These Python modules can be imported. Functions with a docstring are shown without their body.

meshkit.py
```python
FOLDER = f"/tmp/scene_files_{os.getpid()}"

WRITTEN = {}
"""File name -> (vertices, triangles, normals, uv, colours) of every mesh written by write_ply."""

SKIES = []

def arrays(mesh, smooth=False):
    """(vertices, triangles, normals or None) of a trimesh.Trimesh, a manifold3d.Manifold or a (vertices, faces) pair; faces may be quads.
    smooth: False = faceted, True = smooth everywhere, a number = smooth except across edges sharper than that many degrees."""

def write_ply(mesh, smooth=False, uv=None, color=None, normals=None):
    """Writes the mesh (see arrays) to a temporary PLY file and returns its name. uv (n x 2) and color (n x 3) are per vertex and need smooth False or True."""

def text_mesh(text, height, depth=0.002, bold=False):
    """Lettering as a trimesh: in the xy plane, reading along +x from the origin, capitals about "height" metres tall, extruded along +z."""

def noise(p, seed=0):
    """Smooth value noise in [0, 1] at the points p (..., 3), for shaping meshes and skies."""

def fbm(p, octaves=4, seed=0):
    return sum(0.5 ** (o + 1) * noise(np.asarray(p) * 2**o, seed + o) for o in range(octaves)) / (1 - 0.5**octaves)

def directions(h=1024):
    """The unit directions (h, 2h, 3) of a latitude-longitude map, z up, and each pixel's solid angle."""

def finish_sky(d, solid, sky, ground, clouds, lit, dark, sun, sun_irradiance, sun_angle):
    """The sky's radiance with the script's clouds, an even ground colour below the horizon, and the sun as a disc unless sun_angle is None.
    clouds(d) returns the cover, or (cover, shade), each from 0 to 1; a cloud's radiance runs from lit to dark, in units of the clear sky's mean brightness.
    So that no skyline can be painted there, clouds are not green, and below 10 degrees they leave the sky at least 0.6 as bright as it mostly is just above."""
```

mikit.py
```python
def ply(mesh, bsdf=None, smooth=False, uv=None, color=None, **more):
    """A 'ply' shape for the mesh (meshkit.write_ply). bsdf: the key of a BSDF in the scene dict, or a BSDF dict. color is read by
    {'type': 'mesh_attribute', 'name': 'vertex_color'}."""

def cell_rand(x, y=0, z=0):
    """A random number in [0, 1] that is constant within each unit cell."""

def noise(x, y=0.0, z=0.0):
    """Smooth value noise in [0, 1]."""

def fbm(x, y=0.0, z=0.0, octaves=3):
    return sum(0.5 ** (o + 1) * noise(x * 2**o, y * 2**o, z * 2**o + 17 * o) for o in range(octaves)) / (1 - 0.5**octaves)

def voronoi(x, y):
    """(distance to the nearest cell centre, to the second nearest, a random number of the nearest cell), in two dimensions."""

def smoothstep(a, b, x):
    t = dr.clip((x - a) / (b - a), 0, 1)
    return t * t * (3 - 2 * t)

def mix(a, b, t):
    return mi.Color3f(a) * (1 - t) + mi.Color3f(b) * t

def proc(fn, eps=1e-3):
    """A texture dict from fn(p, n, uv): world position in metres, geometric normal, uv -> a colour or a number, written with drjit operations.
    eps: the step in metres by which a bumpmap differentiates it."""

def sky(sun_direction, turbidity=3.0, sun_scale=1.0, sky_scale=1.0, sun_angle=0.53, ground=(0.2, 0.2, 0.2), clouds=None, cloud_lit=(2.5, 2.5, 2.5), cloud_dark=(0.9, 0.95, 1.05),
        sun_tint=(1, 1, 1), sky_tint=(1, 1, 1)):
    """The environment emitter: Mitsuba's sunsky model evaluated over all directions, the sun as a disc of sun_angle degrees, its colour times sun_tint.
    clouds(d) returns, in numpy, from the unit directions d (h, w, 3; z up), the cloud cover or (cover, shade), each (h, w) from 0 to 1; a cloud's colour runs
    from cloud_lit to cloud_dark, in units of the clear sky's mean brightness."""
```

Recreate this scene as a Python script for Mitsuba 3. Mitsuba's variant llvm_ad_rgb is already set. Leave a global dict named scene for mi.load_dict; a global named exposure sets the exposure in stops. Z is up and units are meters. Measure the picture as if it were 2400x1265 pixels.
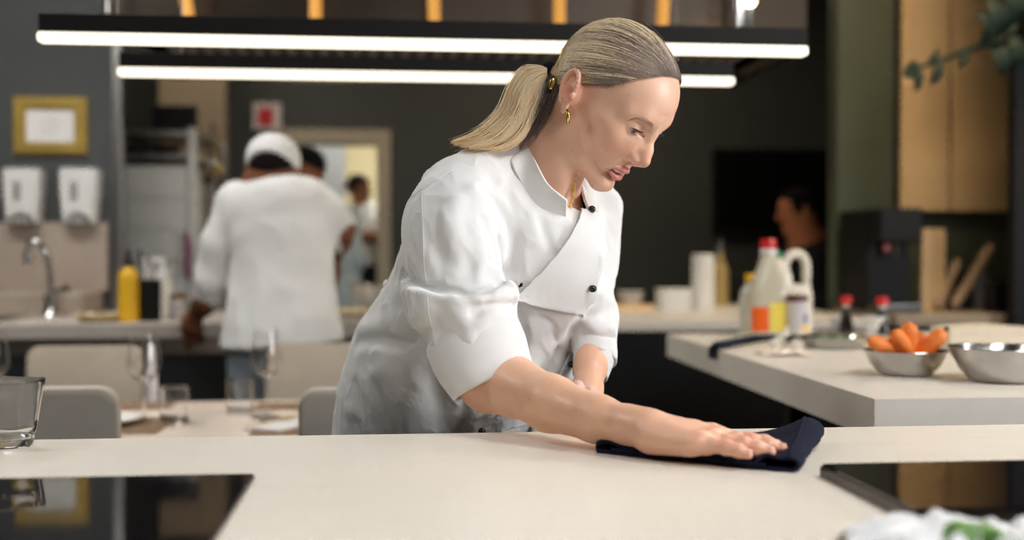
import math
import numpy as np
import trimesh
import shapely
import shapely.geometry as sg
import mitsuba as mi
import drjit as dr
import mikit
import meshkit

T = mi.ScalarTransform4f
scene, labels = {}, {}

# ------------------------------------------------------------------ camera
# metres, z up; X runs along the worktop, Y away from the camera
FOCAL, CAM_Z, YAW, HORIZON = 2700.0, 1.14, math.radians(5.8), 600.0     # focal length and horizon for a 2400 x 1265 frame
CY, SY = math.cos(YAW), math.sin(YAW)
PITCH = math.atan((632.5 - HORIZON) / FOCAL)
CP, SP = math.cos(PITCH), math.sin(PITCH)
RIGHT, AHEAD, UP = np.array([CY, -SY, 0.0]), np.array([SY * CP, CY * CP, -SP]), np.array([SY * SP, CY * SP, CP])
scene['camera'] = {
    'type': 'thinlens', 'fov': math.degrees(2 * math.atan(1200 / FOCAL)), 'fov_axis': 'x',
    'aperture_radius': 0.0088, 'focus_distance': 1.47,
    'to_world': T().look_at(origin=[0, 0, CAM_Z], target=[AHEAD[0], AHEAD[1], CAM_Z + AHEAD[2]], up=[0, 0, 1]),
}
exposure = 0.0

# ------------------------------------------------------------------ ceiling light panels (the room's main light)
def panel_light(key, cx, cy, z, sx, sy, rgb):
    v = np.array([[cx - sx, cy - sy, z], [cx + sx, cy - sy, z], [cx + sx, cy + sy, z], [cx - sx, cy + sy, z]])
    scene[key] = mikit.ply((v, np.array([[0, 2, 1], [0, 3, 2]])), {'type': 'diffuse', 'reflectance': {'type': 'rgb', 'value': [.8, .8, .8]}},
                           emitter={'type': 'area', 'radiance': {'type': 'rgb', 'value': list(rgb)}})
# ------------------------------------------------------------------ helpers
def ray(px, py):
    return AHEAD + (px - 1200) / FOCAL * RIGHT + (632.5 - py) / FOCAL * UP


def W(px, py, d):
    """The point at distance d ahead of the camera that the photograph shows at (px, py)."""
    return np.array([0, 0, CAM_Z]) + d * ray(px, py)


def WY(px, py, Y):
    """The same on the upright plane at Y."""
    r = ray(px, py)
    return np.array([0, 0, CAM_Z]) + Y / r[1] * r


def WZ(px, py, z):
    """The same on the level plane at z."""
    r = ray(px, py)
    return np.array([0, 0, CAM_Z]) + (z - CAM_Z) / r[2] * r


def L(px, py, d):
    """As W, in the frame turned to the camera: x right, y ahead, z up."""
    return TURN.T @ W(px, py, d)


TURN = np.array([[CY, SY, 0], [-SY, CY, 0], [0, 0, 1.0]])      # from that frame to the world: world = TURN @ p


def to_world(v):
    return np.asarray(v) @ TURN.T


def add(key, mesh, mat, smooth=False, color=None, uv=None, **more):
    scene[key] = mikit.ply(mesh, 'mat_' + mat, smooth=smooth, color=color, uv=uv, **more)
    return key


def tag(key, label=None, cat=None, group=None, kind=None):
    d = {}
    for k, v in (('label', label), ('category', cat), ('group', group), ('kind', kind)):
        if v:
            d[k] = v
    labels[key] = {**labels.get(key, {}), **d}
    return key


def unit(v):
    return v / np.linalg.norm(v, axis=-1, keepdims=True)


counts = {}


def numbered(name):
    n = counts.get(name, -1) + 1
    counts[name] = n
    return name if n == 0 else f'{name}_{n:03d}'


# --- solids
def box(x0, x1, y0, y1, z0, z1, r=0.0):
    """A box; r rounds its edges (chamfer in two steps)."""
    c, e = np.array([(x0 + x1) / 2, (y0 + y1) / 2, (z0 + z1) / 2]), np.array([x1 - x0, y1 - y0, z1 - z0])
    if r <= 0:
        return trimesh.creation.box(extents=e, transform=trimesh.transformations.translation_matrix(c))
    r = min(r, e.min() * .49)
    pts = []
    for s in np.ndindex(2, 2, 2):
        s = np.array(s) * 2 - 1
        core = s * (e / 2 - r)
        for a in ((1, 0, 0), (0, 1, 0), (0, 0, 1), (.7071, .7071, 0), (.7071, 0, .7071), (0, .7071, .7071), (.577, .577, .577)):
            pts.append(core + s * np.array(a) * r)
    return trimesh.convex.convex_hull(np.array(pts) + c)


def lathe(profile, n=32, center=(0, 0, 0)):
    """Revolves (r, z) points about the z axis; ends at r = 0 close."""
    p = np.asarray(profile, float)
    a = np.arange(n) * 2 * np.pi / n
    v = np.stack([p[:, None, 0] * np.cos(a), p[:, None, 0] * np.sin(a), np.broadcast_to(p[:, None, 1], (len(p), n))], -1).reshape(-1, 3)
    i, j = np.meshgrid(np.arange(len(p) - 1), np.arange(n), indexing='ij')
    q = np.stack([i * n + j, i * n + (j + 1) % n, (i + 1) * n + (j + 1) % n, (i + 1) * n + j], -1).reshape(-1, 4)
    f = np.vstack([q[:, [0, 1, 2]], q[:, [0, 2, 3]]])
    m = trimesh.Trimesh(v, f, process=False)
    m.merge_vertices()
    m.update_faces(m.nondegenerate_faces())
    m.apply_translation(center)
    return m


def spline(pts, n):
    """Catmull-Rom through the rows of pts, n samples."""
    p = np.asarray(pts, float)
    p = np.vstack([2 * p[0] - p[1], p, 2 * p[-1] - p[-2]])
    t = np.linspace(0, len(p) - 3 - 1e-9, n)
    i = t.astype(int)
    u = (t - i)[:, None]
    a, b, c, d = p[i], p[i + 1], p[i + 2], p[i + 3]
    return .5 * (2 * b + (c - a) * u + (2 * a - 5 * b + 4 * c - d) * u * u + (3 * b - a - 3 * c + d) * u ** 3)


def tube(points, radii, sides=8, caps=True, flat=1.0, up=(0, 0, 1.0)):
    """A tube along points. flat squashes it along its second axis."""
    p = np.asarray(points, float)
    t = np.gradient(p, axis=0)
    t /= np.linalg.norm(t, axis=1, keepdims=True) + 1e-12
    u0 = np.asarray(up, float)
    a = np.cross(t, u0)
    bad = np.linalg.norm(a, axis=1) < .15
    a[bad] = np.cross(t[bad], [1.0, .1, 0])
    a /= np.linalg.norm(a, axis=1, keepdims=True)
    for k in range(1, len(a)):
        if a[k] @ a[k - 1] < 0:
            a[k] = -a[k]
    b = np.cross(t, a)
    ang = np.arange(sides) * 2 * np.pi / sides
    r = np.broadcast_to(radii, (len(p),))[:, None, None]
    v = (p[:, None] + r * (np.cos(ang)[None, :, None] * a[:, None] + flat * np.sin(ang)[None, :, None] * b[:, None])).reshape(-1, 3)
    i, j = np.meshgrid(np.arange(len(p) - 1), np.arange(sides), indexing='ij')
    q = np.stack([i * sides + j, i * sides + (j + 1) % sides, (i + 1) * sides + (j + 1) % sides, (i + 1) * sides + j], -1).reshape(-1, 4)
    f = np.vstack([q[:, [0, 1, 2]], q[:, [0, 2, 3]]])
    if caps:
        n = len(v)
        v = np.vstack([v, p[0], p[-1]])
        j = np.arange(sides)
        f = np.vstack([f, np.stack([j * 0 + n, (j + 1) % sides, j], 1), np.stack([j * 0 + n + 1, n - sides + j, n - sides + (j + 1) % sides], 1)])
    m = trimesh.Trimesh(v, f, process=False)
    if m.volume < 0:
        m.invert()
    return m


def cat(*ms):
    return trimesh.util.concatenate([m for m in ms])


def moved(m, R=None, t=(0, 0, 0), s=1.0):
    m = m.copy()
    M = np.eye(4)
    M[:3, :3] = (np.eye(3) if R is None else R) * s
    M[:3, 3] = t
    m.apply_transform(M)
    return m


def rot(axis, deg):
    return trimesh.transformations.rotation_matrix(math.radians(deg), axis)[:3, :3]


# --- implicit solids: functions of (n, 3) points, negative inside
def smin(a, b, k):
    h = np.maximum(k - np.abs(a - b), 0) / k
    return np.minimum(a, b) - h * h * k * .25


def smax(a, b, k):
    return -smin(-a, -b, k)


def f_ball(p, c, r):
    return np.linalg.norm(p - np.asarray(c, np.float32), axis=1) - r


def f_ell(p, c, r):
    q = p - np.asarray(c, np.float32)
    r = np.asarray(r, np.float32)
    k0 = np.linalg.norm(q / r, axis=1)
    k1 = np.linalg.norm(q / (r * r), axis=1)
    return k0 * (k0 - 1) / np.maximum(k1, 1e-9)


def f_cone(p, a, b, ra, rb):
    a, b = np.asarray(a, np.float32), np.asarray(b, np.float32)
    d = b - a
    q = p - a
    h = np.clip(q @ d / (d @ d), 0, 1)
    return np.linalg.norm(q - h[:, None] * d, axis=1) - (ra + (rb - ra) * h)


def f_chain(p, pts, rad, k):
    out = None
    for a, b, ra, rb in zip(pts[:-1], pts[1:], rad[:-1], rad[1:]):
        f = f_cone(p, a, b, ra, rb)
        out = f if out is None else smin(out, f, k)
    return out


def mesh_of(fn, lo, hi, h, newton=2):
    """Surface nets of fn = 0 in a box, evaluated only near the surface; (vertices, quads)."""
    lo, hi = np.asarray(lo, float), np.asarray(hi, float)
    C = 4
    nc = np.ceil((hi - lo) / (C * h)).astype(int) + 1
    ax = [lo[i] + np.arange(nc[i]) * C * h for i in range(3)]
    g = np.stack(np.meshgrid(*ax, indexing='ij'), -1).reshape(-1, 3).astype(np.float32)
    fc = fn(g).reshape(nc).astype(np.float32)
    near = np.abs(fc) < C * h * 1.9
    n = (nc - 1) * C + 1
    near_cell = np.zeros(nc - 1, bool)
    for o in np.ndindex(2, 2, 2):
        near_cell |= near[o[0]:nc[0] - 1 + o[0], o[1]:nc[1] - 1 + o[1], o[2]:nc[2] - 1 + o[2]]
    f = np.repeat(np.repeat(np.repeat(fc[:-1, :-1, :-1], C, 0), C, 1), C, 2)
    f = np.pad(f, ((0, 1),) * 3, mode='edge')
    m = np.zeros(n, bool)
    big = np.repeat(np.repeat(np.repeat(near_cell, C, 0), C, 1), C, 2)
    for o in np.ndindex(2, 2, 2):
        m[o[0]:n[0] - 1 + o[0], o[1]:n[1] - 1 + o[1], o[2]:n[2] - 1 + o[2]] |= big
    idx = np.argwhere(m)
    f[m] = fn((lo + idx * h).astype(np.float32))
    s = f < 0
    cells = np.zeros(n - 1, np.int8)
    for o in np.ndindex(2, 2, 2):
        cells += s[o[0]:n[0] - 1 + o[0], o[1]:n[1] - 1 + o[1], o[2]:n[2] - 1 + o[2]]
    act = np.argwhere((cells > 0) & (cells < 8) & big)
    num = np.full(n - 1, -1, np.int32)
    num[tuple(act.T)] = np.arange(len(act))
    corner = np.array(list(np.ndindex(2, 2, 2)))
    vals = np.stack([f[tuple((act + c).T)] for c in corner], 1)
    acc, cnt = np.zeros((len(act), 3)), np.zeros(len(act))
    for a in range(8):
        for b in range(a + 1, 8):
            if np.abs(corner[a] - corner[b]).sum() == 1:
                x = (vals[:, a] < 0) != (vals[:, b] < 0)
                t = np.where(x, vals[:, a] / np.where(x, vals[:, a] - vals[:, b], 1), 0)
                acc += np.where(x[:, None], corner[a] + t[:, None] * (corner[b] - corner[a]), 0)
                cnt += x
    v = lo + (act + acc / np.maximum(cnt, 1)[:, None]) * h
    quads = []
    for axis in range(3):
        u, w = (axis + 1) % 3, (axis + 2) % 3
        sl0, sl1 = [slice(None)] * 3, [slice(None)] * 3
        sl0[axis], sl1[axis] = slice(0, n[axis] - 1), slice(1, n[axis])
        e = np.argwhere(s[tuple(sl0)] != s[tuple(sl1)])
        e = e[(e[:, u] > 0) & (e[:, w] > 0) & (e[:, u] < n[u] - 1) & (e[:, w] < n[w] - 1)]
        flip = s[tuple(e.T)]
        eu, ew = np.eye(3, dtype=int)[u], np.eye(3, dtype=int)[w]
        q = np.stack([num[tuple((e - eu - ew).T)], num[tuple((e - ew).T)], num[tuple(e.T)], num[tuple((e - eu).T)]], 1)
        q = np.where(flip[:, None], q, q[:, ::-1])
        quads.append(q[(q >= 0).all(1)])
    q = np.vstack(quads)
    for _ in range(newton):
        p = v.astype(np.float32)
        e = np.float32(h * .4)
        f0 = fn(p)
        gr = np.stack([fn(p + np.eye(3, dtype=np.float32)[i] * e) - f0 for i in range(3)], 1) / e
        v = v - np.clip(f0 / np.maximum((gr * gr).sum(1), .25), -h, h)[:, None] * gr * .9
    return v, q


def tri(q):
    return np.vstack([q[:, [0, 1, 2]], q[:, [0, 2, 3]]])
# ------------------------------------------------------------------ materials
def rgb(*c):
    return {'type': 'rgb', 'value': [float(x) for x in c]}


def matte(key, c, two=True):
    b = {'type': 'diffuse', 'reflectance': rgb(*c)}
    scene['mat_' + key] = {'type': 'twosided', 'inner': b} if two else b


def gloss(key, c, rough=.4, spec=.5, metal=0.0, coat=0.0, **more):
    scene['mat_' + key] = {'type': 'twosided', 'inner': {'type': 'principled', 'base_color': c if isinstance(c, dict) else rgb(*c), 'roughness': rough, 'specular': spec, 'metallic': metal, 'clearcoat': coat, 'clearcoat_gloss': .9, **more}}


def mottled(c, amount, scale, stretch=(1, 1, 1), octaves=3):
    c = [float(x) for x in c]

    def fn(p, n, uv):
        v = mikit.fbm(p.x * scale * stretch[0], p.y * scale * stretch[1], p.z * scale * stretch[2], octaves)
        return mi.Color3f(*c) * (1 + amount * (v - .5) * 2)
    return mikit.proc(fn)


def worktop_color(p, n, uv):
    v = mikit.fbm(p.x * 5 + 2 * mikit.noise(p.x * 3, p.y * 9), p.y * 34, p.z * 8, 4)
    w = mikit.fbm(p.x * 2.1 + 11, p.y * 3.7, 0.5, 2)
    g = mikit.fbm(p.x * 90, p.y * 160, 2.5, 2)
    k = mikit.smoothstep(.42, .75, v) * .10 + (w - .5) * .10 + (g - .5) * .05
    return mikit.mix((.745, .69, .605), (.60, .52, .41), dr.clip(k + .12, 0, 1))


def wood_color(a, b, s=1.0):
    def fn(p, n, uv):
        v = mikit.fbm(p.x * 22 * s, p.y * 22 * s, p.z * 1.6 * s, 3)
        return mikit.mix(a, b, v)
    return mikit.proc(fn)


def steel_rough(p, n, uv):
    return .22 + .12 * mikit.noise(p.x * 3, p.y * 3, p.z * 160)


gloss('worktop', mikit.proc(worktop_color), .34, .42)
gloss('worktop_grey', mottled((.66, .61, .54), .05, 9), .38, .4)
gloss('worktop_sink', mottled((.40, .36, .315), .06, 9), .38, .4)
gloss('hob_glass', (.004, .004, .005), .045, .5)
gloss('steel', (.62, .60, .57), .24, .5, 1.0)
gloss('steel_bright', (.75, .74, .72), .12, .5, 1.0)
gloss('slat_paint', (.26, .215, .19), .5, .3)
gloss('steel_brushed', (.40, .385, .37), .30, .5, 1.0)
gloss('lamp_black', (.005, .0045, .004), .5, .25)
gloss('steel_dark', (.075, .060, .048), .32, .5, 1.0)
gloss('chrome', (.85, .85, .85), .06, .5, 1.0)
gloss('brass', (.80, .56, .20), .22, .5, 1.0)
gloss('gold_frame', mottled((.52, .36, .085), .18, 25), .34, .5, .6)
matte('paper', (.78, .76, .73))
matte('ink', (.10, .10, .11))
gloss('wall_dark', mottled((.062, .066, .066), .12, 2.5), .55, .3)
gloss('wall_black', mottled((.020, .020, .019), .12, 2.5), .55, .3)
gloss('wall_green', mottled((.070, .082, .055), .12, 2.5), .55, .3)
matte('wall_cream', (.66, .58, .42))
matte('wall_white', (.75, .76, .75))
matte('wall_taupe', (.24, .19, .145))
matte('ceiling_dark', (.030, .029, .028))
gloss('floor_tile', mottled((.075, .072, .068), .2, 5), .45, .4)
gloss('splash', mottled((.42, .345, .285), .10, 6), .42, .4)
gloss('cabinet_dark', (.020, .022, .024), .40, .4)
gloss('cabinet_wood', wood_color((.82, .57, .31), (.71, .48, .25)), .42, .4)
gloss('cabinet_brown', (.035, .028, .023), .5, .35)
gloss('black_plastic', (.006, .006, .0065), .55, .25)
gloss('black_gloss', (.008, .008, .009), .14, .6)
matte('black_cloth', (.014, .014, .017))
gloss('white_plastic', (.78, .77, .74), .32, .5)
gloss('grey_plastic', (.30, .30, .29), .35, .5)
gloss('white_ceramic', (.80, .79, .76), .15, .5)
gloss('crate', (.60, .59, .55), .45, .4)
gloss('leather', mottled((.56, .48, .39), .06, 30), .48, .4)
gloss('leather_grey', mottled((.50, .455, .40), .06, 30), .48, .4)
gloss('table_top', mottled((.66, .57, .48), .05, 12, (1, 6, 1)), .22, .5)
gloss('mat_brown', mottled((.20, .125, .075), .2, 60), .6, .3)
matte('napkin', (.80, .80, .80))
scene['mat_glass'] = {'type': 'dielectric', 'int_ior': 1.5, 'ext_ior': 1.0}
scene['mat_thin_glass'] = {'type': 'thindielectric', 'int_ior': 1.5, 'ext_ior': 1.0}
gloss('mustard', (.80, .46, .02), .35, .5)
gloss('purple', (.20, .02, .11), .5, .4)
gloss('red_plastic', (.55, .016, .022), .3, .5)
gloss('green_plastic', (.01, .19, .085), .35, .5)
gloss('yellow_plastic', (.80, .60, .05), .35, .5)
gloss('label_orange', (.85, .12, .005), .5, .4)
gloss('label_yellow', (.82, .66, .09), .45, .4)
gloss('label_white', (.60, .56, .58), .5, .4)
gloss('oil', (.70, .56, .30), .12, .5)
gloss('milk_plastic', (.74, .70, .60), .30, .5)
gloss('bottle_clear', (.62, .58, .50), .10, .6)
gloss('soy', (.012, .009, .008), .08, .6)
gloss('carrot', mottled((.80, .22, .04), .16, 60), .5, .4)
gloss('garlic', mottled((.80, .74, .66), .08, 70), .4, .4)
gloss('herb', mottled((.10, .25, .05), .35, 120), .5, .4)
gloss('screen_black', (.0035, .0035, .004), .22, .5)
gloss('leaf_dark', (.007, .020, .011), .6, .3)
gloss('led_red', (.5, .01, .01), .3, .5)
matte('teal_cloth', (.44, .50, .50))
matte('skin_brown', (.20, .085, .045))
matte('skin_tan', (.40, .16, .085))
matte('hair_black', (.012, .010, .010))
matte('jeans', (.27, .32, .36))
# ------------------------------------------------------------------ the room
def slab(key, x0, x1, y0, y1, z0, z1, mat):
    add(key, box(x0, x1, y0, y1, z0, z1), mat)
    tag(key, kind='structure')


YB, YP, YR = 6.9, 4.75, 4.55           # far wall, the partition behind the sink, the wall behind the wooden cabinets
slab('floor', -4.2, 4.2, -3.2, 11.2, -.05, 0, 'floor_tile')
slab('ceiling', -4.2, 4.2, -3.2, 11.2, 3.0, 3.05, 'ceiling_dark')
slab('wall_left', -4.25, -4.2, -3.2, 11.2, 0, 3.0, 'wall_dark')
WY0, WY1, WZ0, WZ1 = -1.6, .9, .95, 2.45
g = sg.box(-3.2, 0, 11.2, 3.0).difference(sg.box(WY0, WZ0, WY1, WZ1))
m = trimesh.creation.extrude_polygon(g, .10, engine='earcut')
m.apply_transform(np.array([[0, 0, 1, 4.2], [1, 0, 0, 0], [0, 1, 0, 0], [0, 0, 0, 1.0]]))
add('wall_right', m, 'wall_green')
tag('wall_right', kind='structure')
# its frosted window, bright with daylight
f = sg.box(WY0, WZ0, WY1, WZ1).difference(sg.MultiPolygon([sg.box(WY0 + .05 + i * 1.225, WZ0 + .05, WY0 + 1.225 + i * 1.225, WZ1 - .05) for i in (0, 1)]))
m = trimesh.creation.extrude_polygon(f, .06, engine='earcut')
m.apply_transform(np.array([[0, 0, 1, 4.2], [1, 0, 0, 0], [0, 1, 0, 0], [0, 0, 0, 1.0]]))
add('window_1__frame', m, 'white_plastic')
v = np.array([[4.235, WY0 + .04, WZ0 + .04], [4.235, WY1 - .04, WZ0 + .04], [4.235, WY1 - .04, WZ1 - .04], [4.235, WY0 + .04, WZ1 - .04]])
add('window_1__pane', (v, np.array([[0, 2, 1], [0, 3, 2]])), 'paper', emitter={'type': 'area', 'radiance': rgb(11.2, 11.4, 11.8)})
tag('window_1', 'frosted window in the side wall, bright with daylight', kind='structure')
slab('wall_front', -4.2, 4.2, -3.25, -3.2, 0, 3.0, 'wall_taupe')
slab('wall_end', -4.2, 4.2, 11.2, 11.25, 0, 3.0, 'wall_cream')
XD0, XD1 = WY(655, 500, YB)[0], WY(908, 500, YB)[0]
ZD = WY(780, 312, YB)[2]
XP = WY(262, 400, YP)[0]
XR = WY(1962, 400, YR)[0]
v = sg.Polygon([(XP - 1.2, 0), (XD0, 0), (XD0, ZD), (XD1, ZD), (XD1, 0), (4.2, 0), (4.2, 3.0), (XP - 1.2, 3.0)])
m = trimesh.creation.extrude_polygon(v, .12, engine='earcut')
m.apply_transform(np.array([[1, 0, 0, 0], [0, 0, -1, YB + .12], [0, 1, 0, 0], [0, 0, 0, 1.0]]))
add('wall_back', m, 'wall_dark')
tag('wall_back', kind='structure')
slab('wall_partition', -4.2, XP, YP, YP + .1, 0, 3.0, 'wall_dark')
slab('wall_cabinets', XR, 4.2, YR, YR + .1, 0, 3.0, 'wall_green')
# the frame of the far doorway
fr = .06
p = sg.Polygon([(XD0 - .03, 0), (XD0 + fr, 0), (XD0 + fr, ZD - fr), (XD1 - fr, ZD - fr), (XD1 - fr, 0), (XD1 + .02, 0), (XD1 + .02, ZD + .02), (XD0 - .03, ZD + .02)])
m = trimesh.creation.extrude_polygon(p, .18, engine='earcut')
m.apply_transform(np.array([[1, 0, 0, 0], [0, 0, -1, YB + .15], [0, 1, 0, 0], [0, 0, 0, 1.0]]))
gloss('door_frame_paint', (.40, .35, .28), .5, .4)
add('door_1', m, 'door_frame_paint')
tag('door_1', 'tan frame of the open doorway in the far wall', kind='structure')
# the room beyond: a white wall end on the left of the opening
xw = WY(808, 500, 8.0)[0]
slab('wall_beyond', -3.2, xw, 8.0, 8.1, 0, 3.0, 'wall_white')
# taupe pier left of the far wall, above the steel rack
xa, xb = WY(372, 250, 6.3)[0], WY(528, 250, 6.3)[0]
slab('wall_pier', xa, xb, 6.3, 6.42, 0, 3.0, 'wall_taupe')

# ------------------------------------------------------------------ lamps
def lamp_panel(name, cx, cy, sx, sy, rad, label, z=2.9):
    """A suspended ceiling panel: a shallow metal tray with a lit diffuser underneath."""
    k = numbered(name)
    tray = cat(box(cx - sx - .02, cx + sx + .02, cy - sy - .02, cy + sy + .02, z + .005, z + .05))
    add(k + '__tray', tray, 'white_plastic')
    panel_light(k + '__diffuser', cx, cy, z, sx, sy, rad)
    tag(k, label, 'ceiling light')


lamp_panel('ceiling_panel', 1.75, .35, .60, .30, (19, 18.9, 18.6), 'cool white square-edged ceiling panel light above the worktop to the right')
lamp_panel('ceiling_panel', .55, -.75, .60, .30, (13, 13, 13), 'white ceiling panel light behind the photographer')
lamp_panel('ceiling_panel', -1.9, 1.3, .45, .30, (10, 9.8, 9.4), 'unseen ceiling panel light added as fill over the left end of the worktop')  # added unseen as fill for the dark left side of the jacket
lamp_panel('ceiling_panel', -1.35, 3.30, .60, .30, (17, 16.6, 16), 'white ceiling panel light between table and sink')
lamp_panel('ceiling_panel', (XD0 + XD1) / 2, 7.45, .30, .25, (26, 25.5, 24), 'unseen ceiling panel light added to brighten the room just beyond the far doorway')  # added unseen to light the white wall inside the doorway
lamp_panel('ceiling_panel', (XD0 + XD1) / 2 + .4, 9.6, .60, .60, (20, 18.5, 14), 'ceiling panel light at the far end of the room beyond the doorway')
lamp_panel('ceiling_panel', -.9, 5.75, .45, .25, (11, 9.6, 7.2), 'unseen ceiling panel light added above the steel rack to brighten the far wall')  # added unseen to lift the dark far wall
lamp_panel('ceiling_panel', 1.1, 5.6, .45, .25, (11, 9.2, 6.4), 'unseen ceiling panel light added to brighten the wall with the black screen')  # added unseen, lifts the wall beside her head
lamp_panel('ceiling_panel', 2.15, 3.35, .30, .20, (42, 33, 21), 'small unseen warm ceiling panel light added to brighten the wooden cabinet')  # added unseen for a warm glow on the cabinet doors


def pendant(px0, px1, py, Y, label):
    """A linear pendant: black channel, glowing diffuser below, two thin cables."""
    k = numbered('linear_pendant_lamp')
    x0, x1 = WY(px0, py, Y)[0], WY(px1, py, Y)[0]
    z = WY(1200, py, Y)[2]
    add(k + '__channel', box(x0, x1, Y - .022, Y + .022, z + .022, z + .060, .002), 'lamp_black')
    d = box(x0 - .004, x1 + .004, Y - .017, Y + .017, z + .004, z + .022, .004)
    add(k + '__diffuser', d, 'paper', emitter={'type': 'area', 'radiance': rgb(2.1, 1.88, 1.42)})
    for x in (x0 + .15, x1 - .15):
        add(k + '__' + numbered(k + 'cable').replace(k, ''), moved(trimesh.creation.cylinder(.0025, 3.0 - z - .06, sections=8), None, (x, Y, (3.0 + z + .06) / 2)), 'steel')
    tag(k, label, 'pendant lamp', 'linear pendants over the dining table')


pendant(97, 1884, 123, 2.43, 'longer-looking lower-hung linear pendant lamp in front, black channel with glowing strip')
pendant(283, 1714, 195, 2.98, 'linear pendant lamp hanging behind the first, its glowing strip below the hood filters')

# ------------------------------------------------------------------ extractor hood
YH0, YH1 = 4.05, 4.95
xh0, xh1 = WY(258, 60, YH0)[0], WY(1890, 60, YH0)[0]
zh = WY(1200, 93, YH0)[2]
t = .012
add('extractor_hood__front_panel', box(xh0, xh1, YH0, YH0 + t, zh, 2.97), 'steel_dark')
add('extractor_hood__side_panel', box(xh0, xh0 + t, YH0 + t, YH1, zh, 2.97), 'steel_dark')
add('extractor_hood__side_panel_001', box(xh1 - t, xh1, YH0 + t, YH1, zh, 2.97), 'steel_dark')
add('extractor_hood__back_panel', box(xh0 + t, xh1 - t, YH1 - t, YH1, zh, 2.97), 'steel_dark')
add('extractor_hood__rim', trimesh.creation.extrude_polygon(sg.box(xh0, YH0, xh1, YH1).difference(sg.box(xh0 + .06, YH0 + .06, xh1 - .06, YH1 - .06)), .03, engine='earcut').apply_translation((0, 0, zh - .02)), 'steel')
tag('extractor_hood', 'wide brushed dark steel extractor hood with baffle filters over the cooking line', 'extractor hood')
# baffle filters: sloping slats one by one
n = 36
for i in range(n):
    x = xh0 + .10 + (xh1 - xh0 - .20) * (i + .5) / n
    a, b = np.array([x, YH0 + .08, zh + .02]), np.array([x, YH1 - .08, zh + .03])
    add('extractor_hood__filter__' + numbered('filter_slat').replace('filter_slat', 'slat'), tube([a, b], .020, 4, flat=.35), 'slat_paint')
add('extractor_hood__filter', box(xh0 + .07, xh1 - .07, YH0 + .06, YH1 - .06, zh + .05, zh + .06), 'black_plastic')

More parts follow.
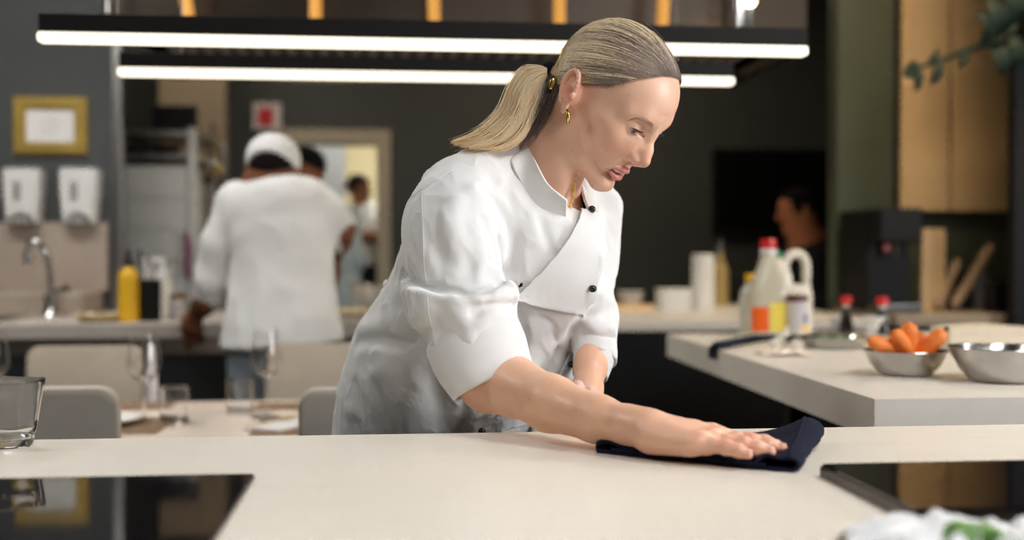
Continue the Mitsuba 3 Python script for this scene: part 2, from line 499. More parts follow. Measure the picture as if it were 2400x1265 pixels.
# added glowing tubes standing in for orange reflections in the hood steel
scene['mat_amber_glow'] = {'type': 'diffuse', 'reflectance': rgb(.6, .35, .1)}
for i, (px, py, lean) in enumerate([(444, 57, -8), (740, 64, 0), (1019, 68, -2), (1311, 72, 0), (1551, 76, 3)]):
    k = numbered('amber_tube_lamp')
    Y = 3.85
    p = WY(px, py, Y)
    r = .0195
    prof = [(0, 0), (r * .6, .004), (r * .92, .013), (r, .026), (r, .40), (r * .7, .42), (0, .425)]
    m = lathe(prof, 20)
    m = moved(m, rot([0, 1, 0], lean), p)
    add(k + '__tube', m, 'amber_glow', smooth=40, emitter={'type': 'area', 'radiance': rgb(.42, .165, .030)})  # the glow takes the place of a mirrored lamp streak
    top = p + rot([0, 1, 0], lean) @ np.array([0, 0, .425])
    add(k + '__socket', moved(lathe([(0, -.01), (.023, -.01), (.024, .06), (.008, .075), (.003, 2.99 - top[2]), (0, 2.99 - top[2])], 16), None, top), 'black_plastic', smooth=40)
    tag(k, ['glowing tube standing in for the leaning amber reflection at the left end of the hood', 'second amber tube lamp from the hood\'s left end, straight', 'third glowing tube standing in for an amber reflection, middle of the row in front of the hood',
            'fourth amber tube lamp, above and left of the chef\'s head', 'fifth amber tube lamp, above and right of the chef\'s head'][i], 'tube lamp', 'amber reflections of the hood built as glowing tubes')
# round bulb lamp right of them
p = WY(1757, 2, 3.8)
bulb = trimesh.creation.icosphere(3, .021)
add('bulb_lamp__bulb', bulb.apply_translation(p), 'paper', smooth=True, emitter={'type': 'area', 'radiance': rgb(9, 7.2, 4.4)})
add('bulb_lamp__socket', moved(lathe([(0, .015), (.014, .017), (.015, .06), (.004, .07), (.003, 2.99 - p[2]), (0, 2.99 - p[2])], 16), None, p), 'brass', smooth=40)
tag('bulb_lamp', 'small round glowing bulb on a brass socket in front of the hood', 'bulb lamp')
# bright steel strips standing in for reflected streaks of the bulb at the hood's right
for px, w, mat in ((1733, .030, 'steel_bright'), (1758, .010, 'steel_bright')):
    k = numbered('steel_hanger')
    a = WY(px, 74, 3.95)
    add(k + '__rod', box(a[0] - w / 2, a[0] + w / 2, 3.945, 3.955, a[2], 2.99), mat)
    add(k + '__strip_end', tube(spline(np.array([a + [0, 0, .0], a + [0, -.01, -.02], a + [0, -.03, -.02], a + [0, -.035, 0]]), 10), .004, 8), mat, smooth=True)
    tag(k, ['broad bright steel strip standing in for a reflected streak of the bulb on the hood', 'narrow bright steel strip standing in for a reflected streak, right of the broad one'][px > 1740], 'hanger')
# steel post at the end of the partition, pendant rod of the hood
xq = WY(272, 400, 4.79)[0]
add('steel_post__shaft', box(xq - .030, xq + .030, 4.76, 4.82, .02, 2.98, .004), 'steel_brushed')
add('steel_post__foot_plate', box(xq - .05, xq + .05, 4.755, 4.84, 0, .02, .003), 'steel_brushed')
tag('steel_post', 'upright brushed steel post at the end of the dark partition beside the framed certificate', 'post')
a = WY(250, 50, 3.9)
add('hood_hanger__rod', moved(trimesh.creation.cylinder(.012, 2.99 - a[2], sections=16), None, (a[0], a[1], (2.99 + a[2]) / 2)), 'steel_bright', smooth=40)
add('hood_hanger__cap', moved(lathe([(0, -.02), (.014, -.018), (.018, 0), (.014, .02), (0, .022)], 16), None, a), 'steel_bright', smooth=40)
tag('hood_hanger', 'shiny steel rod ending above the left end of the front pendant', 'rod')
# ------------------------------------------------------------------ the worktop in front
ZT = .92
YK = WZ(1200, 1012, ZT)[1]                      # its far edge
add('worktop_island__worktop', box(-1.9, 2.2, .42, YK, ZT - .04, ZT, .002), 'worktop')
add('worktop_island__base', box(-1.8, 2.1, .52, YK - .25, .10, ZT - .04, .003), 'cabinet_dark')
add('worktop_island__plinth', box(-1.75, 2.05, .57, YK - .30, 0, .10), 'black_plastic')
tag('worktop_island', 'long pale stone-look worktop in the foreground that the chef wipes', 'worktop')


def hob(key, corners, h, label, zone):
    """corners on the worktop: far left, far right, near right, near left (world x, y)."""
    p = sg.Polygon(corners)
    add(key + '__glass', trimesh.creation.extrude_polygon(p.buffer(-.002), h, engine='earcut').apply_translation((0, 0, ZT + .001)), 'hob_glass')
    add(key + '__frame', trimesh.creation.extrude_polygon(p.difference(p.buffer(-.002)), h * .85, engine='earcut').apply_translation((0, 0, ZT)), 'steel_dark')
    for cx, cy, r in zone:
        ring = sg.Point(cx, cy).buffer(r, 40).difference(sg.Point(cx, cy).buffer(r - .0015, 40))
        add(key + '__' + numbered(key + 'cooking_zone').replace(key, ''), trimesh.creation.extrude_polygon(ring, .0004, engine='earcut').apply_translation((0, 0, ZT + .001 + h)), 'zone_print')
    tag(key, label, 'hob')


gloss('zone_print', (.03, .03, .03), .3, .4)
A, B = WZ(22, 1128, ZT)[:2], WZ(597, 1120, ZT)[:2]
yb = B[1]
hob('induction_hob', [(B[0] - .56, yb), (B[0], yb), (B[0], .50), (B[0] - .56, .50)], .004, 'black glass induction hob set in the worktop, reflecting the framed certificate', [(B[0] - .16, .75, .08), (B[0] - .40, .62, .10)])
C = WZ(1922, 1088, ZT + .012)[:2]
D = WZ(2105, 1197, ZT + .012)[:2]
hob('induction_hob_001', [(C[0], C[1]), (C[0] + .46, C[1]), (C[0] + .46, D[1]), (C[0], D[1])], .012, 'raised black glass hob beside the navy cloth, reflecting the wooden cabinets', [(C[0] + .25, C[1] - .12, .07)])
# the control strip in front of the right hob
E = WZ(2130, 1206, ZT)[:2]
add('control_strip__body', box(C[0] + .004, C[0] + .46, D[1] - .030, D[1] - .004, ZT, ZT + .008, .002), 'black_gloss')
for i in range(4):
    add('control_strip__' + numbered('control_mark').replace('control_mark', 'touch_key'), moved(lathe([(0, 0), (.006, 0), (.006, .0005), (0, .0005)], 16), None, (C[0] + .18 + i * .03, D[1] - .017, ZT + .008)), 'zone_print')
tag('control_strip', 'black touch control strip along the near edge of the raised hob', 'control panel')


def tumbler(key, c, h, r0, r1, wall, base, label, group=None, n=40, wave=0.0, mat='glass', seed=0):
    prof = [(0, 0), (r0 * .9, 0), (r0, h * .02)] + [(r0 + (r1 - r0) * s, h * s) for s in (.1, .25, .4, .55, .7, .85, .97)] + [(r1 - wall * .2, h), (r1 - wall * .8, h)]
    prof += [(r0 + (r1 - r0) * s - wall, h * s) for s in (.97, .8, .6, .4, .25)] + [(r0 - wall * 1.2, base + .004), (r0 - wall * 2.2, base), (0, base)]
    m = lathe(prof, n)
    if wave:
        rg = np.random.default_rng(seed)
        a, z = np.arctan2(m.vertices[:, 1], m.vertices[:, 0]), m.vertices[:, 2]
        k = 1 + wave * np.sin(5 * a + 30 * z + rg.uniform(0, 6)) * np.clip(z / h, 0, 1) + wave * .6 * np.sin(9 * a - 55 * z) * np.clip(z / h, 0, 1)
        m.vertices[:, 0] *= k
        m.vertices[:, 1] *= k
        m.vertices[:, 2] += (z > h * .9) * .0012 * np.sin(3 * a + 1)
    m.apply_translation(c)
    add(key, m, mat, smooth=35)
    tag(key, label, 'glass', group)


g = WZ(18, 1046, ZT)
tumbler('tumbler', (g[0], g[1], ZT + .0003), .077, .0275, .0415, .0028, .010, 'clear wavy drinking glass standing on the pale worktop beside the left hob', n=72, wave=.018, seed=4)
# ------------------------------------------------------------------ dining table, chairs, glasses
ZTAB = .75
xt0, xt1, yt0, yt1 = -1.15, .34, 2.26, WZ(450, 940, ZTAB)[1]
add('dining_table__table_top', box(xt0, xt1, yt0, yt1, ZTAB - .035, ZTAB, .003), 'table_top')
for i, (x, y) in enumerate([(xt0 + .08, yt0 + .08), (xt1 - .08, yt0 + .08), (xt0 + .08, yt1 - .08), (xt1 - .08, yt1 - .08)]):
    add('dining_table__' + numbered('dining_table_leg').replace('dining_table_leg', 'leg'), box(x - .03, x + .03, y - .03, y + .03, 0, ZTAB - .035, .004), 'black_plastic')
tag('dining_table', 'pale laid dining table under the two linear pendants', 'table')


def rounded_panel(w, h, t, r, cut=0.0):
    """An upright chair back: rounded top corners, softly rounded edges; cut leaves open corners below."""
    p = sg.box(-w / 2, 0, w / 2, h).buffer(-r).buffer(r, 12)
    p = p.union(sg.box(-w / 2, 0, w / 2, h * .5))
    if cut:
        p = p.difference(sg.box(-w / 2 + .028, -.01, -w / 2 + .028 + cut, .055)).difference(sg.box(w / 2 - .028 - cut, -.01, w / 2 - .028, .055))
    import manifold3d
    m = manifold3d.Manifold
    a = [manifold3d.CrossSection([np.array(sg.polygon.orient(p.buffer(-o)).exterior.coords)[:-1]]) for o in (.007, .0025, 0)]
    A = m.extrude(a[0], t) + m.extrude(a[1], t - .006).translate((0, 0, .003)) + m.extrude(a[2], t - .014).translate((0, 0, .007))
    q = A.to_mesh()
    v = q.vert_properties[:, :3]
    v = np.stack([v[:, 0], v[:, 2], v[:, 1]], 1)                    # width x, thickness y, height z
    return trimesh.Trimesh(v, q.tri_verts[:, ::-1], process=False)


def chair(x, y, facing, w, top, label, mat, cut=0.0, lean=5):
    """facing +1: the seat lies beyond the back as seen from the camera (we see the back from behind)."""
    k = numbered('dining_chair')
    zb = .50
    back = rounded_panel(w, top - zb, .045, .035, cut)
    back.apply_translation((0, -.0225, 0))
    back.apply_transform(trimesh.transformations.rotation_matrix(math.radians(lean * facing), (1, 0, 0)))
    back.apply_translation((x, y, zb))
    add(k + '__backrest', back, mat, smooth=30)
    y0, y1 = sorted((y - .02 * facing, y + .44 * facing))
    add(k + '__seat', box(x - w / 2, x + w / 2, y0, y1, .42, .49, .02), mat, smooth=40)
    for sx in (-1, 1):
        for yy in (y + .02 * facing, y + .40 * facing):
            add(k + '__' + numbered(k + 'leg').replace(k, ''), tube([(x + sx * (w / 2 - .03), yy, .43), (x + sx * (w / 2 - .015), yy, 0.0)], [.017, .012], 10), 'black_plastic', smooth=40)
    tag(k, label, 'chair', 'beige dining chairs')


def chair_at(px0, px1, py, Y, facing, label, mat, cut=0.0):
    a, b = WY(px0, py, Y), WY(px1, py, Y)
    chair((a[0] + b[0]) / 2, Y, facing, b[0] - a[0], a[2], label, mat, cut)


chair_at(-150, 288, 904, 2.16, 1, 'grey-beige dining chair with its back to us behind the clear tumbler', 'leather_grey')
chair_at(704, 1150, 904, 2.16, 1, 'grey-beige dining chair partly hidden by the chef\'s jacket', 'leather_grey')
chair_at(58, 326, 812, 3.32, -1, 'beige dining chair facing us, behind the tall wine glass nearest the grey chair', 'leather', .05)
chair_at(626, 905, 806, 3.38, -1, 'beige dining chair facing us, right of the man in the white cap', 'leather', .05)


def wine_glass(px, py, h, rb, label):
    k = numbered('wine_glass')
    c = WZ(px, py, ZTAB)
    o = [(0, .0005), (rb * .92, .0005), (rb * .95, .002), (rb * .5, .004), (.006, .010), (.0038, .03), (.0038, h * .40), (.006, h * .44), (rb * .62, h * .50), (rb * .95, h * .60), (rb, h * .68), (rb * .93, h * .82), (rb * .78, h * .98), (rb * .77, h)]
    o = spline(np.c_[np.array(o), np.zeros(len(o))], 60)[:, :2]
    o[:, 0] = np.maximum(o[:, 0], 0)
    o[0, 0] = 0
    i = [(rb * .755, h), (rb * .765, h * .98), (rb * .915, h * .82), (rb * .98, h * .68), (rb * .93, h * .60), (rb * .60, h * .508), (0, h * .47)]
    i = spline(np.c_[np.array(i), np.zeros(len(i))], 30)[:, :2]
    i[-1, 0] = 0
    m = lathe(np.vstack([o, i]), 36, (c[0], c[1], ZTAB + .0004))
    add(k, m, 'glass', smooth=50)
    tag(k, label, 'wine glass', 'wine glasses on the dining table')


wine_glass(338, 992, .212, .038, 'wine glass on the dining table right of the grey chair with its back to us')
wine_glass(624, 978, .212, .036, 'wine glass on the dining table right of the second short glass')
wine_glass(-18, 985, .212, .038, 'wine glass cut off by the edge of the picture behind the clear tumbler')
for (px, py, label) in ((409, 990, 'short drinking glass between the two wine glasses'), (562, 968, 'short drinking glass just left of the second wine glass')):
    c = WZ(px, py, ZTAB)
    tumbler(numbered('short_glass'), (c[0], c[1], ZTAB + .0004), .084, .0325, .0335, .002, .009, label, 'short glasses on the dining table')


def place_mat(px, py, w, d, label):
    k = numbered('place_mat')
    c = WZ(px, py, ZTAB)
    add(k, box(c[0] - w / 2, c[0] + w / 2, c[1] - d / 2, c[1] + d / 2, ZTAB + .0003, ZTAB + .004, .001), 'mat_brown')
    tag(k, label, 'place mat', 'brown place mats on the dining table')
    return c


c = place_mat(235, 1000, .30, .24, 'brown place mat on the table beside the first wine glass')
c3 = place_mat(285, 953, .26, .13, 'brown place mat at the far side of the table behind the first wine glass')
c2 = place_mat(735, 1000, .26, .24, 'brown place mat near the second grey chair')
c4 = place_mat(720, 952, .26, .13, 'brown place mat at the far side of the table behind the second wine glass')


def dinner_plate(c, label):
    k = numbered('dinner_plate')
    m = lathe([(0, .002), (.055, .002), (.06, 0), (.066, .002), (.105, .013), (.107, .015), (.104, .016), (.07, .006), (0, .005)], 40, (c[0], c[1], ZTAB + .0045))
    add(k, m, 'white_ceramic', smooth=40)
    tag(k, label, 'plate', 'white dinner plates')


dinner_plate((c[0] - .02, c[1] + .01), 'white dinner plate on the brown mat beside the first wine glass')


def fork(c, ang, label, mat):
    k = numbered('fork')
    R = rot([0, 0, 1], ang)
    h = sg.Polygon([(-.10, -.003), (-.02, -.0025), (.02, -.002), (.035, -.009), (.085, -.0095), (.085, -.006), (.05, -.0055), (.05, -.0025), (.085, -.002), (.085, .002), (.05, .0025), (.05, .0055), (.085, .006), (.085, .0095), (.035, .009), (.02, .002), (-.02, .0025), (-.10, .003), (-.105, 0)])
    m = trimesh.creation.extrude_polygon(h, .0022, engine='earcut')
    add(k, moved(m, R, (c[0], c[1], c[2])), mat)
    tag(k, label, 'fork', 'cutlery on the dining table')


z = ZTAB + .0045
a = WZ(640, 1000, ZTAB)
fork((a[0], a[1], z + .009), 60, 'golden fork lying on the folded napkin near the second grey chair', 'brass')
nap = box(-.05, .05, -.09, .09, 0, .008, .003)
add('folded_napkin', moved(nap, rot([0, 0, 1], -28), (a[0] + .025, a[1] + .005, ZTAB + .0005)), 'napkin')
tag('folded_napkin', 'folded white napkin under the golden fork on the table', 'napkin')
b = WZ(357, 946, ZTAB)
p = sg.Polygon([(-.030, 0), (.030, 0), (.012, .15), (-.012, .15)])
cone = lathe([(0, 0), (.015, 0), (.0145, .04), (.012, .12), (.007, .155), (.003, .162), (0, .162)], 18)
add('standing_napkin', moved(cone, None, (b[0], b[1], ZTAB + .0005)), 'napkin', smooth=40)
tag('standing_napkin', 'white napkin folded to stand upright behind the first wine glass', 'napkin')

# ------------------------------------------------------------------ the counter with the sink, left
ZC = .92
YC0 = 3.86
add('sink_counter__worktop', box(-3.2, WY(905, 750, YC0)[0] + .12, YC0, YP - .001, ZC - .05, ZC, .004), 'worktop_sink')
add('sink_counter__rail', box(-3.2, WY(905, 750, YC0)[0] + .10, YC0 + .02, YC0 + .05, ZC - .105, ZC - .052, .003), 'steel_brushed')
xe = WY(905, 750, YC0)[0] + .08
edges = np.linspace(-3.15, xe, 7)
for i in range(6):
    add('sink_counter__' + numbered('counter_door').replace('counter_door', 'door'), box(edges[i] + .003, edges[i + 1] - .003, YC0 + .03, YC0 + .05, .12, ZC - .11, .002), 'cabinet_dark')
add('sink_counter__carcass', box(-3.17, xe + .02, YC0 + .05, YP, .10, ZC - .05), 'black_plastic')
tag('sink_counter', 'pale kitchen counter with dark doors along the partition with the sink', 'kitchen counter')
YS = 4.40
zl = WY(150, 688, YS)[2]
xs1 = WY(255, 600, YP)[0]
add('back_ledge', box(-3.2, xq - .035, YS, YP - .031, ZC + .0005, zl, .004), 'splash')
tag('back_ledge', 'low tan ledge on the counter behind the tap', 'ledge')
zs = WY(150, 522, YP)[2]
add('splash_panel', box(-3.2, xs1, YP - .03, YP - .001, zl + .0005, zs, .003), 'splash')
tag('splash_panel', 'tan splash panel on the partition below the soap dispensers', 'splash panel')
# sink: a recess rim and a bowl in front of the ledge
cx = WZ(110, 716, ZC)[0]
rim = sg.box(cx - .26, 3.98, cx + .26, 4.30).difference(sg.box(cx - .235, 4.0, cx + .235, 4.28))
add('sink__rim', trimesh.creation.extrude_polygon(rim, .006, engine='earcut').apply_translation((0, 0, ZC + .0005)), 'steel_bright')
add('sink__basin', box(cx - .233, cx + .233, 4.002, 4.278, ZC + .0005, ZC + .002), 'steel_dark')
tag('sink', 'steel sink set in the pale counter under the curved tap', 'sink')
# tap: a swan neck
a = WY(118, 712, 4.34)
top = [(118, 708), (118, 660), (113, 620), (98, 578), (80, 566), (68, 574), (66, 606)]
pts = spline(np.array([WY(x, y, 4.34) for x, y in top]), 34)
add('swan_neck_tap__spout', tube(pts, .0115, 12), 'chrome', smooth=50)
add('swan_neck_tap__aerator', moved(lathe([(0, -.02), (.014, -.02), (.016, -.014), (.016, .022), (.012, .03), (0, .03)], 16), None, WY(66, 606, 4.34)), 'chrome', smooth=50)
add('swan_neck_tap__base', moved(lathe([(0, 0), (.032, 0), (.034, .006), (.024, .02), (.022, .07), (.016, .085), (0, .09)], 20), None, (a[0], 4.34, ZC + .0005)), 'chrome', smooth=50)
add('swan_neck_tap__lever', tube(spline(np.array([WY(118, 690, 4.34), WY(138, 683, 4.33), WY(158, 676, 4.31)]), 8), [.010] * 4 + [.013] * 4, 12), 'chrome', smooth=50)
tag('swan_neck_tap', 'chrome swan neck tap standing at the sink below the soap dispensers', 'tap')

# soap dispensers
def dispenser(px0, px1, py0, py1, label):
    k = numbered('soap_dispenser')
    a, b = WY(px0, py0, YP - .06), WY(px1, py1, YP - .06)
    w, h, x, z0 = b[0] - a[0], a[2] - b[2], (a[0] + b[0]) / 2, b[2]
    p = sg.Polygon([(-w * .5, h * .97), (-w * .42, h), (w * .42, h), (w * .5, h * .97), (w * .49, h * .6), (w * .42, h * .05), (w * .40, 0), (w * .30, h * .005), (w * .24, h * .10), (0, h * .17), (-w * .24, h * .10), (-w * .30, h * .005), (-w * .40, 0), (-w * .42, h * .05), (-w * .49, h * .6)])
    m = trimesh.creation.extrude_polygon(p, .075, engine='earcut')
    inner = trimesh.creation.extrude_polygon(p.buffer(-.010), .092, engine='earcut')
    R = np.array([[1, 0, 0], [0, 0, -1], [0, 1, 0.0]])
    import manifold3d

    def mf(t):
        return manifold3d.Manifold(manifold3d.Mesh(t.vertices.astype(np.float32), t.faces.astype(np.uint32)))
    u = (mf(m) + mf(trimesh.creation.extrude_polygon(p.buffer(-.004), .085, engine='earcut')) + mf(inner)).to_mesh()
    m = trimesh.Trimesh(u.vert_properties[:, :3], u.tri_verts, process=False)
    add(k + '__cover', moved(m, R, (x, YP - .001, z0)), 'white_plastic', smooth=30)
    add(k + '__window', box(x - w * .09 - .012, x + w * .09 - .012, YP - .098, YP - .090, z0 + h * .42, z0 + h * .74, .003), 'grey_plastic')
    nz = trimesh.creation.extrude_polygon(sg.Polygon([(-w * .235, h * .0), (w * .235, h * .0), (w * .225, h * .09), (0, h * .155), (-w * .225, h * .09)]), .088, engine='earcut')
    add(k + '__push_lever', moved(nz, R, (x, YP - .001, z0)), 'grey_plastic')
    tag(k, label, 'soap dispenser', 'white soap dispensers on the partition')


dispenser(8, 98, 393, 524, 'white wall soap dispenser at the picture edge below the left half of the gold frame')
dispenser(140, 231, 393, 524, 'white wall soap dispenser nearer to the steel post, below the gold frame')
# framed certificate
a, b = WY(34, 228, YP), WY(206, 363, YP)
fw = .047
outer, hole = sg.box(a[0], b[2], b[0], a[2]), sg.box(a[0] + fw, b[2] + fw, b[0] - fw, a[2] - fw)
R = np.array([[1, 0, 0], [0, 0, -1], [0, 1, 0.0]])
m = trimesh.creation.extrude_polygon(outer.difference(hole), .018, engine='earcut')
m2 = trimesh.creation.extrude_polygon(outer.buffer(-.008, join_style=2).difference(hole.buffer(.012, join_style=2)), .027, engine='earcut')
add('framed_certificate__frame', moved(m, R, (0, YP - .001, 0)), 'gold_frame')
add('framed_certificate__frame__moulding', moved(m2, R, (0, YP - .001, 0)), 'gold_frame')
add('framed_certificate__sheet', box(a[0] + fw, b[0] - fw, YP - .012, YP - .002, b[2] + fw, a[2] - fw), 'paper')
w, zc = (b[0] - a[0]) - 2 * fw, (a[2] + b[2]) / 2
gloss('faint_ink', (.60, .58, .55), .8, .2)
for i, (dz, ww) in enumerate(((.035, .16), (.020, .36), (.004, .46), (-.016, .34), (-.030, .26))):
    add('framed_certificate__sheet__' + numbered('text_line'), box((a[0] + b[0]) / 2 - w * ww / 2, (a[0] + b[0]) / 2 + w * ww / 2, YP - .0126, YP - .012, zc + dz - .003, zc + dz + .003), 'faint_ink')
tag('framed_certificate', 'certificate in a wide gold frame hanging on the dark partition', 'framed certificate')


def bottle(key, c, prof, mat, cap=None, capmat=None, smooth=40):
    add(key + '__body', lathe(prof, 28, c), mat, smooth=smooth)
    if cap:
        add(key + '__cap', lathe(cap, 24, c), capmat, smooth=30)


c = WY(302, 734, 3.98)
c = (c[0], c[1], ZC + .0005)
bottle('squeeze_bottle', c, [(0, 0), (.032, 0), (.034, .004), (.034, .14), (.030, .165), (.016, .182), (.016, .186), (0, .186)], 'mustard',
       [(0, .184), (.018, .186), (.018, .198), (.009, .206), (.004, .240), (0, .240)], 'black_plastic')
tag('squeeze_bottle', 'tall yellow squeeze bottle with black nozzle on the counter left of the black utensil pots', 'bottle')


def pot(c, r, h, tools, label, mat='black_plastic'):
    k = numbered('utensil_pot')
    add(k + '__pot', lathe([(0, 0), (r * .92, 0), (r, .01), (r, h), (r - .004, h), (r - .006, .012), (0, .012)], 24, c), mat, smooth=40)
    for dx, dy, hh, m, w in tools:
        add(k + '__' + numbered(k + 'utensil').replace(k, ''), tube(spline(np.array([(c[0] + dx * .4, c[1] + dy * .4, c[2] + .02), (c[0] + dx, c[1] + dy, c[2] + h + .01), (c[0] + dx * 1.5, c[1] + dy, c[2] + hh)]), 8), np.interp(np.linspace(0, 1, 8), [0, .6, .8, 1], [.005, .006, w, w * .7]), 10, flat=.6), m, smooth=40)
    tag(k, label, 'utensil pot')


c = WY(349, 726, 4.02)
pot((c[0], c[1], ZC + .0005), .040, .14, [(.0, .0, .22, 'black_plastic', .012), (-.022, .01, .24, 'black_plastic', .010), (.02, -.01, .20, 'black_plastic', .014)], 'black utensil pot with black tools beside the yellow squeeze bottle')
c = WY(362, 700, 4.45)
m = box(c[0] - .040, c[0] + .040, c[1] - .012, c[1] + .012, ZC + .0005, ZC + .215, .004)
add('paper_bag', m, 'paper')
tag('paper_bag', 'upright white paper bag behind the black utensil pot', 'bag')
c = WY(392, 716, 4.35)
bottle('clear_bottle', (c[0], c[1], ZC + .0005), [(0, 0), (.028, 0), (.030, .004), (.030, .10), (.012, .135), (.011, .155), (0, .155)], 'bottle_clear', [(0, .154), (.013, .154), (.013, .172), (0, .174)], 'white_plastic')
tag('clear_bottle', 'small pale bottle on the counter left of the man\'s hand', 'bottle')
c = WY(416, 728, 4.1)
add('salt_jar__jar', lathe([(0, 0), (.026, 0), (.028, .004), (.028, .062), (.024, .07), (0, .07)], 24, (c[0], c[1], ZC + .0005)), 'label_white', smooth=40)
add('salt_jar__lid', lathe([(0, .071), (.027, .071), (.027, .086), (.024, .089), (0, .089)], 24, (c[0], c[1], ZC + .0005)), 'brass', smooth=40)
tag('salt_jar', 'little jar with brassy lid by the man\'s hand on the counter', 'jar')
c = WY(232, 742, 4.0)
bowl = [(0, .002), (.045, .002), (.05, 0), (.055, .003), (.085, .022), (.086, .025), (.083, .025), (.05, .008), (0, .007)]
add('shallow_dish', lathe(bowl, 32, (c[0], c[1], ZC + .0005)), 'oil', smooth=40)
tag('shallow_dish', 'shallow tan dish on the counter edge left of the yellow squeeze bottle', 'dish')

# things right of the man on the counter
c = WY(885, 704, 4.5)
add('mixing_bowl', lathe([(0, 0), (.05, 0), (.08, .02), (.105, .07), (.11, .085), (.106, .085), (.10, .07), (.075, .024), (.045, .005), (0, .005)], 36, (c[0], c[1], ZC + .028)), 'steel_bright', smooth=40)
tag('mixing_bowl', 'shiny steel mixing bowl on the counter beside the chef\'s back', 'bowl')
add('bowl_stand', lathe([(0, 0), (.06, 0), (.062, .003), (.05, .025), (.05, .027), (0, .027)], 30, (c[0], c[1], ZC + .0005)), 'steel', smooth=40)
tag('bowl_stand', 'low steel stand under the shiny mixing bowl', 'stand')
c = WY(832, 722, 4.2)
add('baking_tray__tray', box(c[0] - .085, c[0] + .085, c[1] - .06, c[1] + .06, ZC + .0005, ZC + .012, .004), 'steel')
rg = np.random.default_rng(3)
for i in range(5):
    for j in range(3):
        b = trimesh.creation.icosphere(2, 1.0)
        b.apply_scale((.015, .016, .012))
        k = numbered('bread_roll')
        add(k, b.apply_translation((c[0] - .064 + i * .032, c[1] - .036 + j * .036, ZC + .0225)), 'oil', smooth=True)
        tag(k, ['far left', 'second', 'middle', 'fourth', 'far right'][i] + ' dough roll in the ' + ['near', 'middle', 'far'][j] + ' row on the steel tray', 'bread roll', 'dough rolls on the tray')
tag('baking_tray', 'steel tray holding pale dough rolls right of the man in the white cap', 'tray')

# ------------------------------------------------------------------ steel rack with crates behind the partition
YA = 5.25
x0, x1 = WY(283, 500, YA)[0], WY(452, 500, YA)[0]
zt = WY(450, 300, YA)[2]
for i, (x, y) in enumerate([(x0, YA), (x1, YA), (x0, YA + .6), (WY(520, 500, YA + .6)[0], YA + .6)]):
    add('storage_rack__' + numbered('rack_post').replace('rack_post', 'post'), box(x - .018, x + .018, y - .018, y + .018, 0.0, zt, .004), 'crate' if i == 1 else 'steel_brushed')
for z in (WY(360, 318, YA)[2], WY(360, 372, YA)[2], .25):
    add('storage_rack__' + numbered('rack_shelf').replace('rack_shelf', 'shelf'), trimesh.creation.extrude_polygon(sg.Polygon([(x0 - .02, YA - .01), (x1 + .015, YA - .01), (WY(520, 500, YA + .6)[0] + .015, YA + .61), (x0 - .02, YA + .61)]), .022, engine='earcut').apply_translation((0, 0, z)), 'steel_brushed')
tag('storage_rack', 'open steel storage rack with pale crates behind the utensil pots', 'rack')
za, zb = WY(350, 388, YA)[2], WY(350, 655, YA)[2]
n = 6
zb0 = .2735
hh = (za - zb0) / 9
for i in range(9):
    k = numbered('storage_crate')
    z0 = zb0 + i * hh
    outer = box(x0 + .022, x1 - .022, YA - .002, YA + .52, z0 + .0005, z0 + hh - .0125, .006)
    add(k + '__box', outer, 'crate')
    add(k + '__rim', box(x0 + .020, x1 - .020, YA - .004, YA + .53, z0 + hh - .012, z0 + hh - .0005, .003), 'crate')
    tag(k, ['bottom crate of the pale stack in the steel rack', 'second pale crate from the bottom of the stack in the rack', 'third pale crate from the bottom of the stack in the rack', 'fourth pale crate from the bottom of the stack in the rack',
            'middle crate of the pale stack in the rack, fifth from the bottom', 'fourth pale crate from the top of the stack in the rack', 'third pale crate from the top of the stack in the rack', 'second pale crate from the top of the stack in the rack', 'topmost pale crate of the stack in the steel rack'][i], 'crate', 'pale crates in the steel rack')
# black pans on the shelf, dark monitor on top
z = WY(360, 372, YA)[2] + .0225
for px, r, lab in ((318, .062, 'black pan on the rack shelf, next to the steel post'), (388, .068, 'black pan on the rack shelf, next to the bright upright')):
    k = numbered('black_pan')
    c = WY(px, 372, YA + .2)
    add(k + '__pan', lathe([(0, 0), (r * .8, 0), (r, .045), (r + .004, .048), (r - .004, .047), (r * .77, .006), (0, .006)], 28, (c[0], c[1], z)), 'black_plastic', smooth=40)
    add(k + '__handle', tube([(c[0], c[1] - r * .9, z + .035), (c[0] - .02, c[1] - r - .10, z + .045)], .009, 10, flat=.6), 'black_plastic', smooth=40)
    tag(k, lab, 'pan', 'black pans on the rack')
a, b = WY(358, 247, YA + .1), WY(462, 300, YA + .1)
z = WY(360, 318, YA)[2] + .0225
add('dark_monitor__case', box(a[0], b[0], YA + .08, YA + .12, z + .012, a[2], .004), 'black_plastic')
add('dark_monitor__screen', box(a[0] + .012, b[0] - .012, YA + .076, YA + .0805, z + .026, a[2] - .014, .001), 'black_gloss')
add('dark_monitor__foot', box((a[0] + b[0]) / 2 - .06, (a[0] + b[0]) / 2 + .06, YA + .06, YA + .16, z, z + .012, .003), 'black_plastic')
tag('dark_monitor', 'dark flat monitor standing on top of the steel rack', 'monitor')
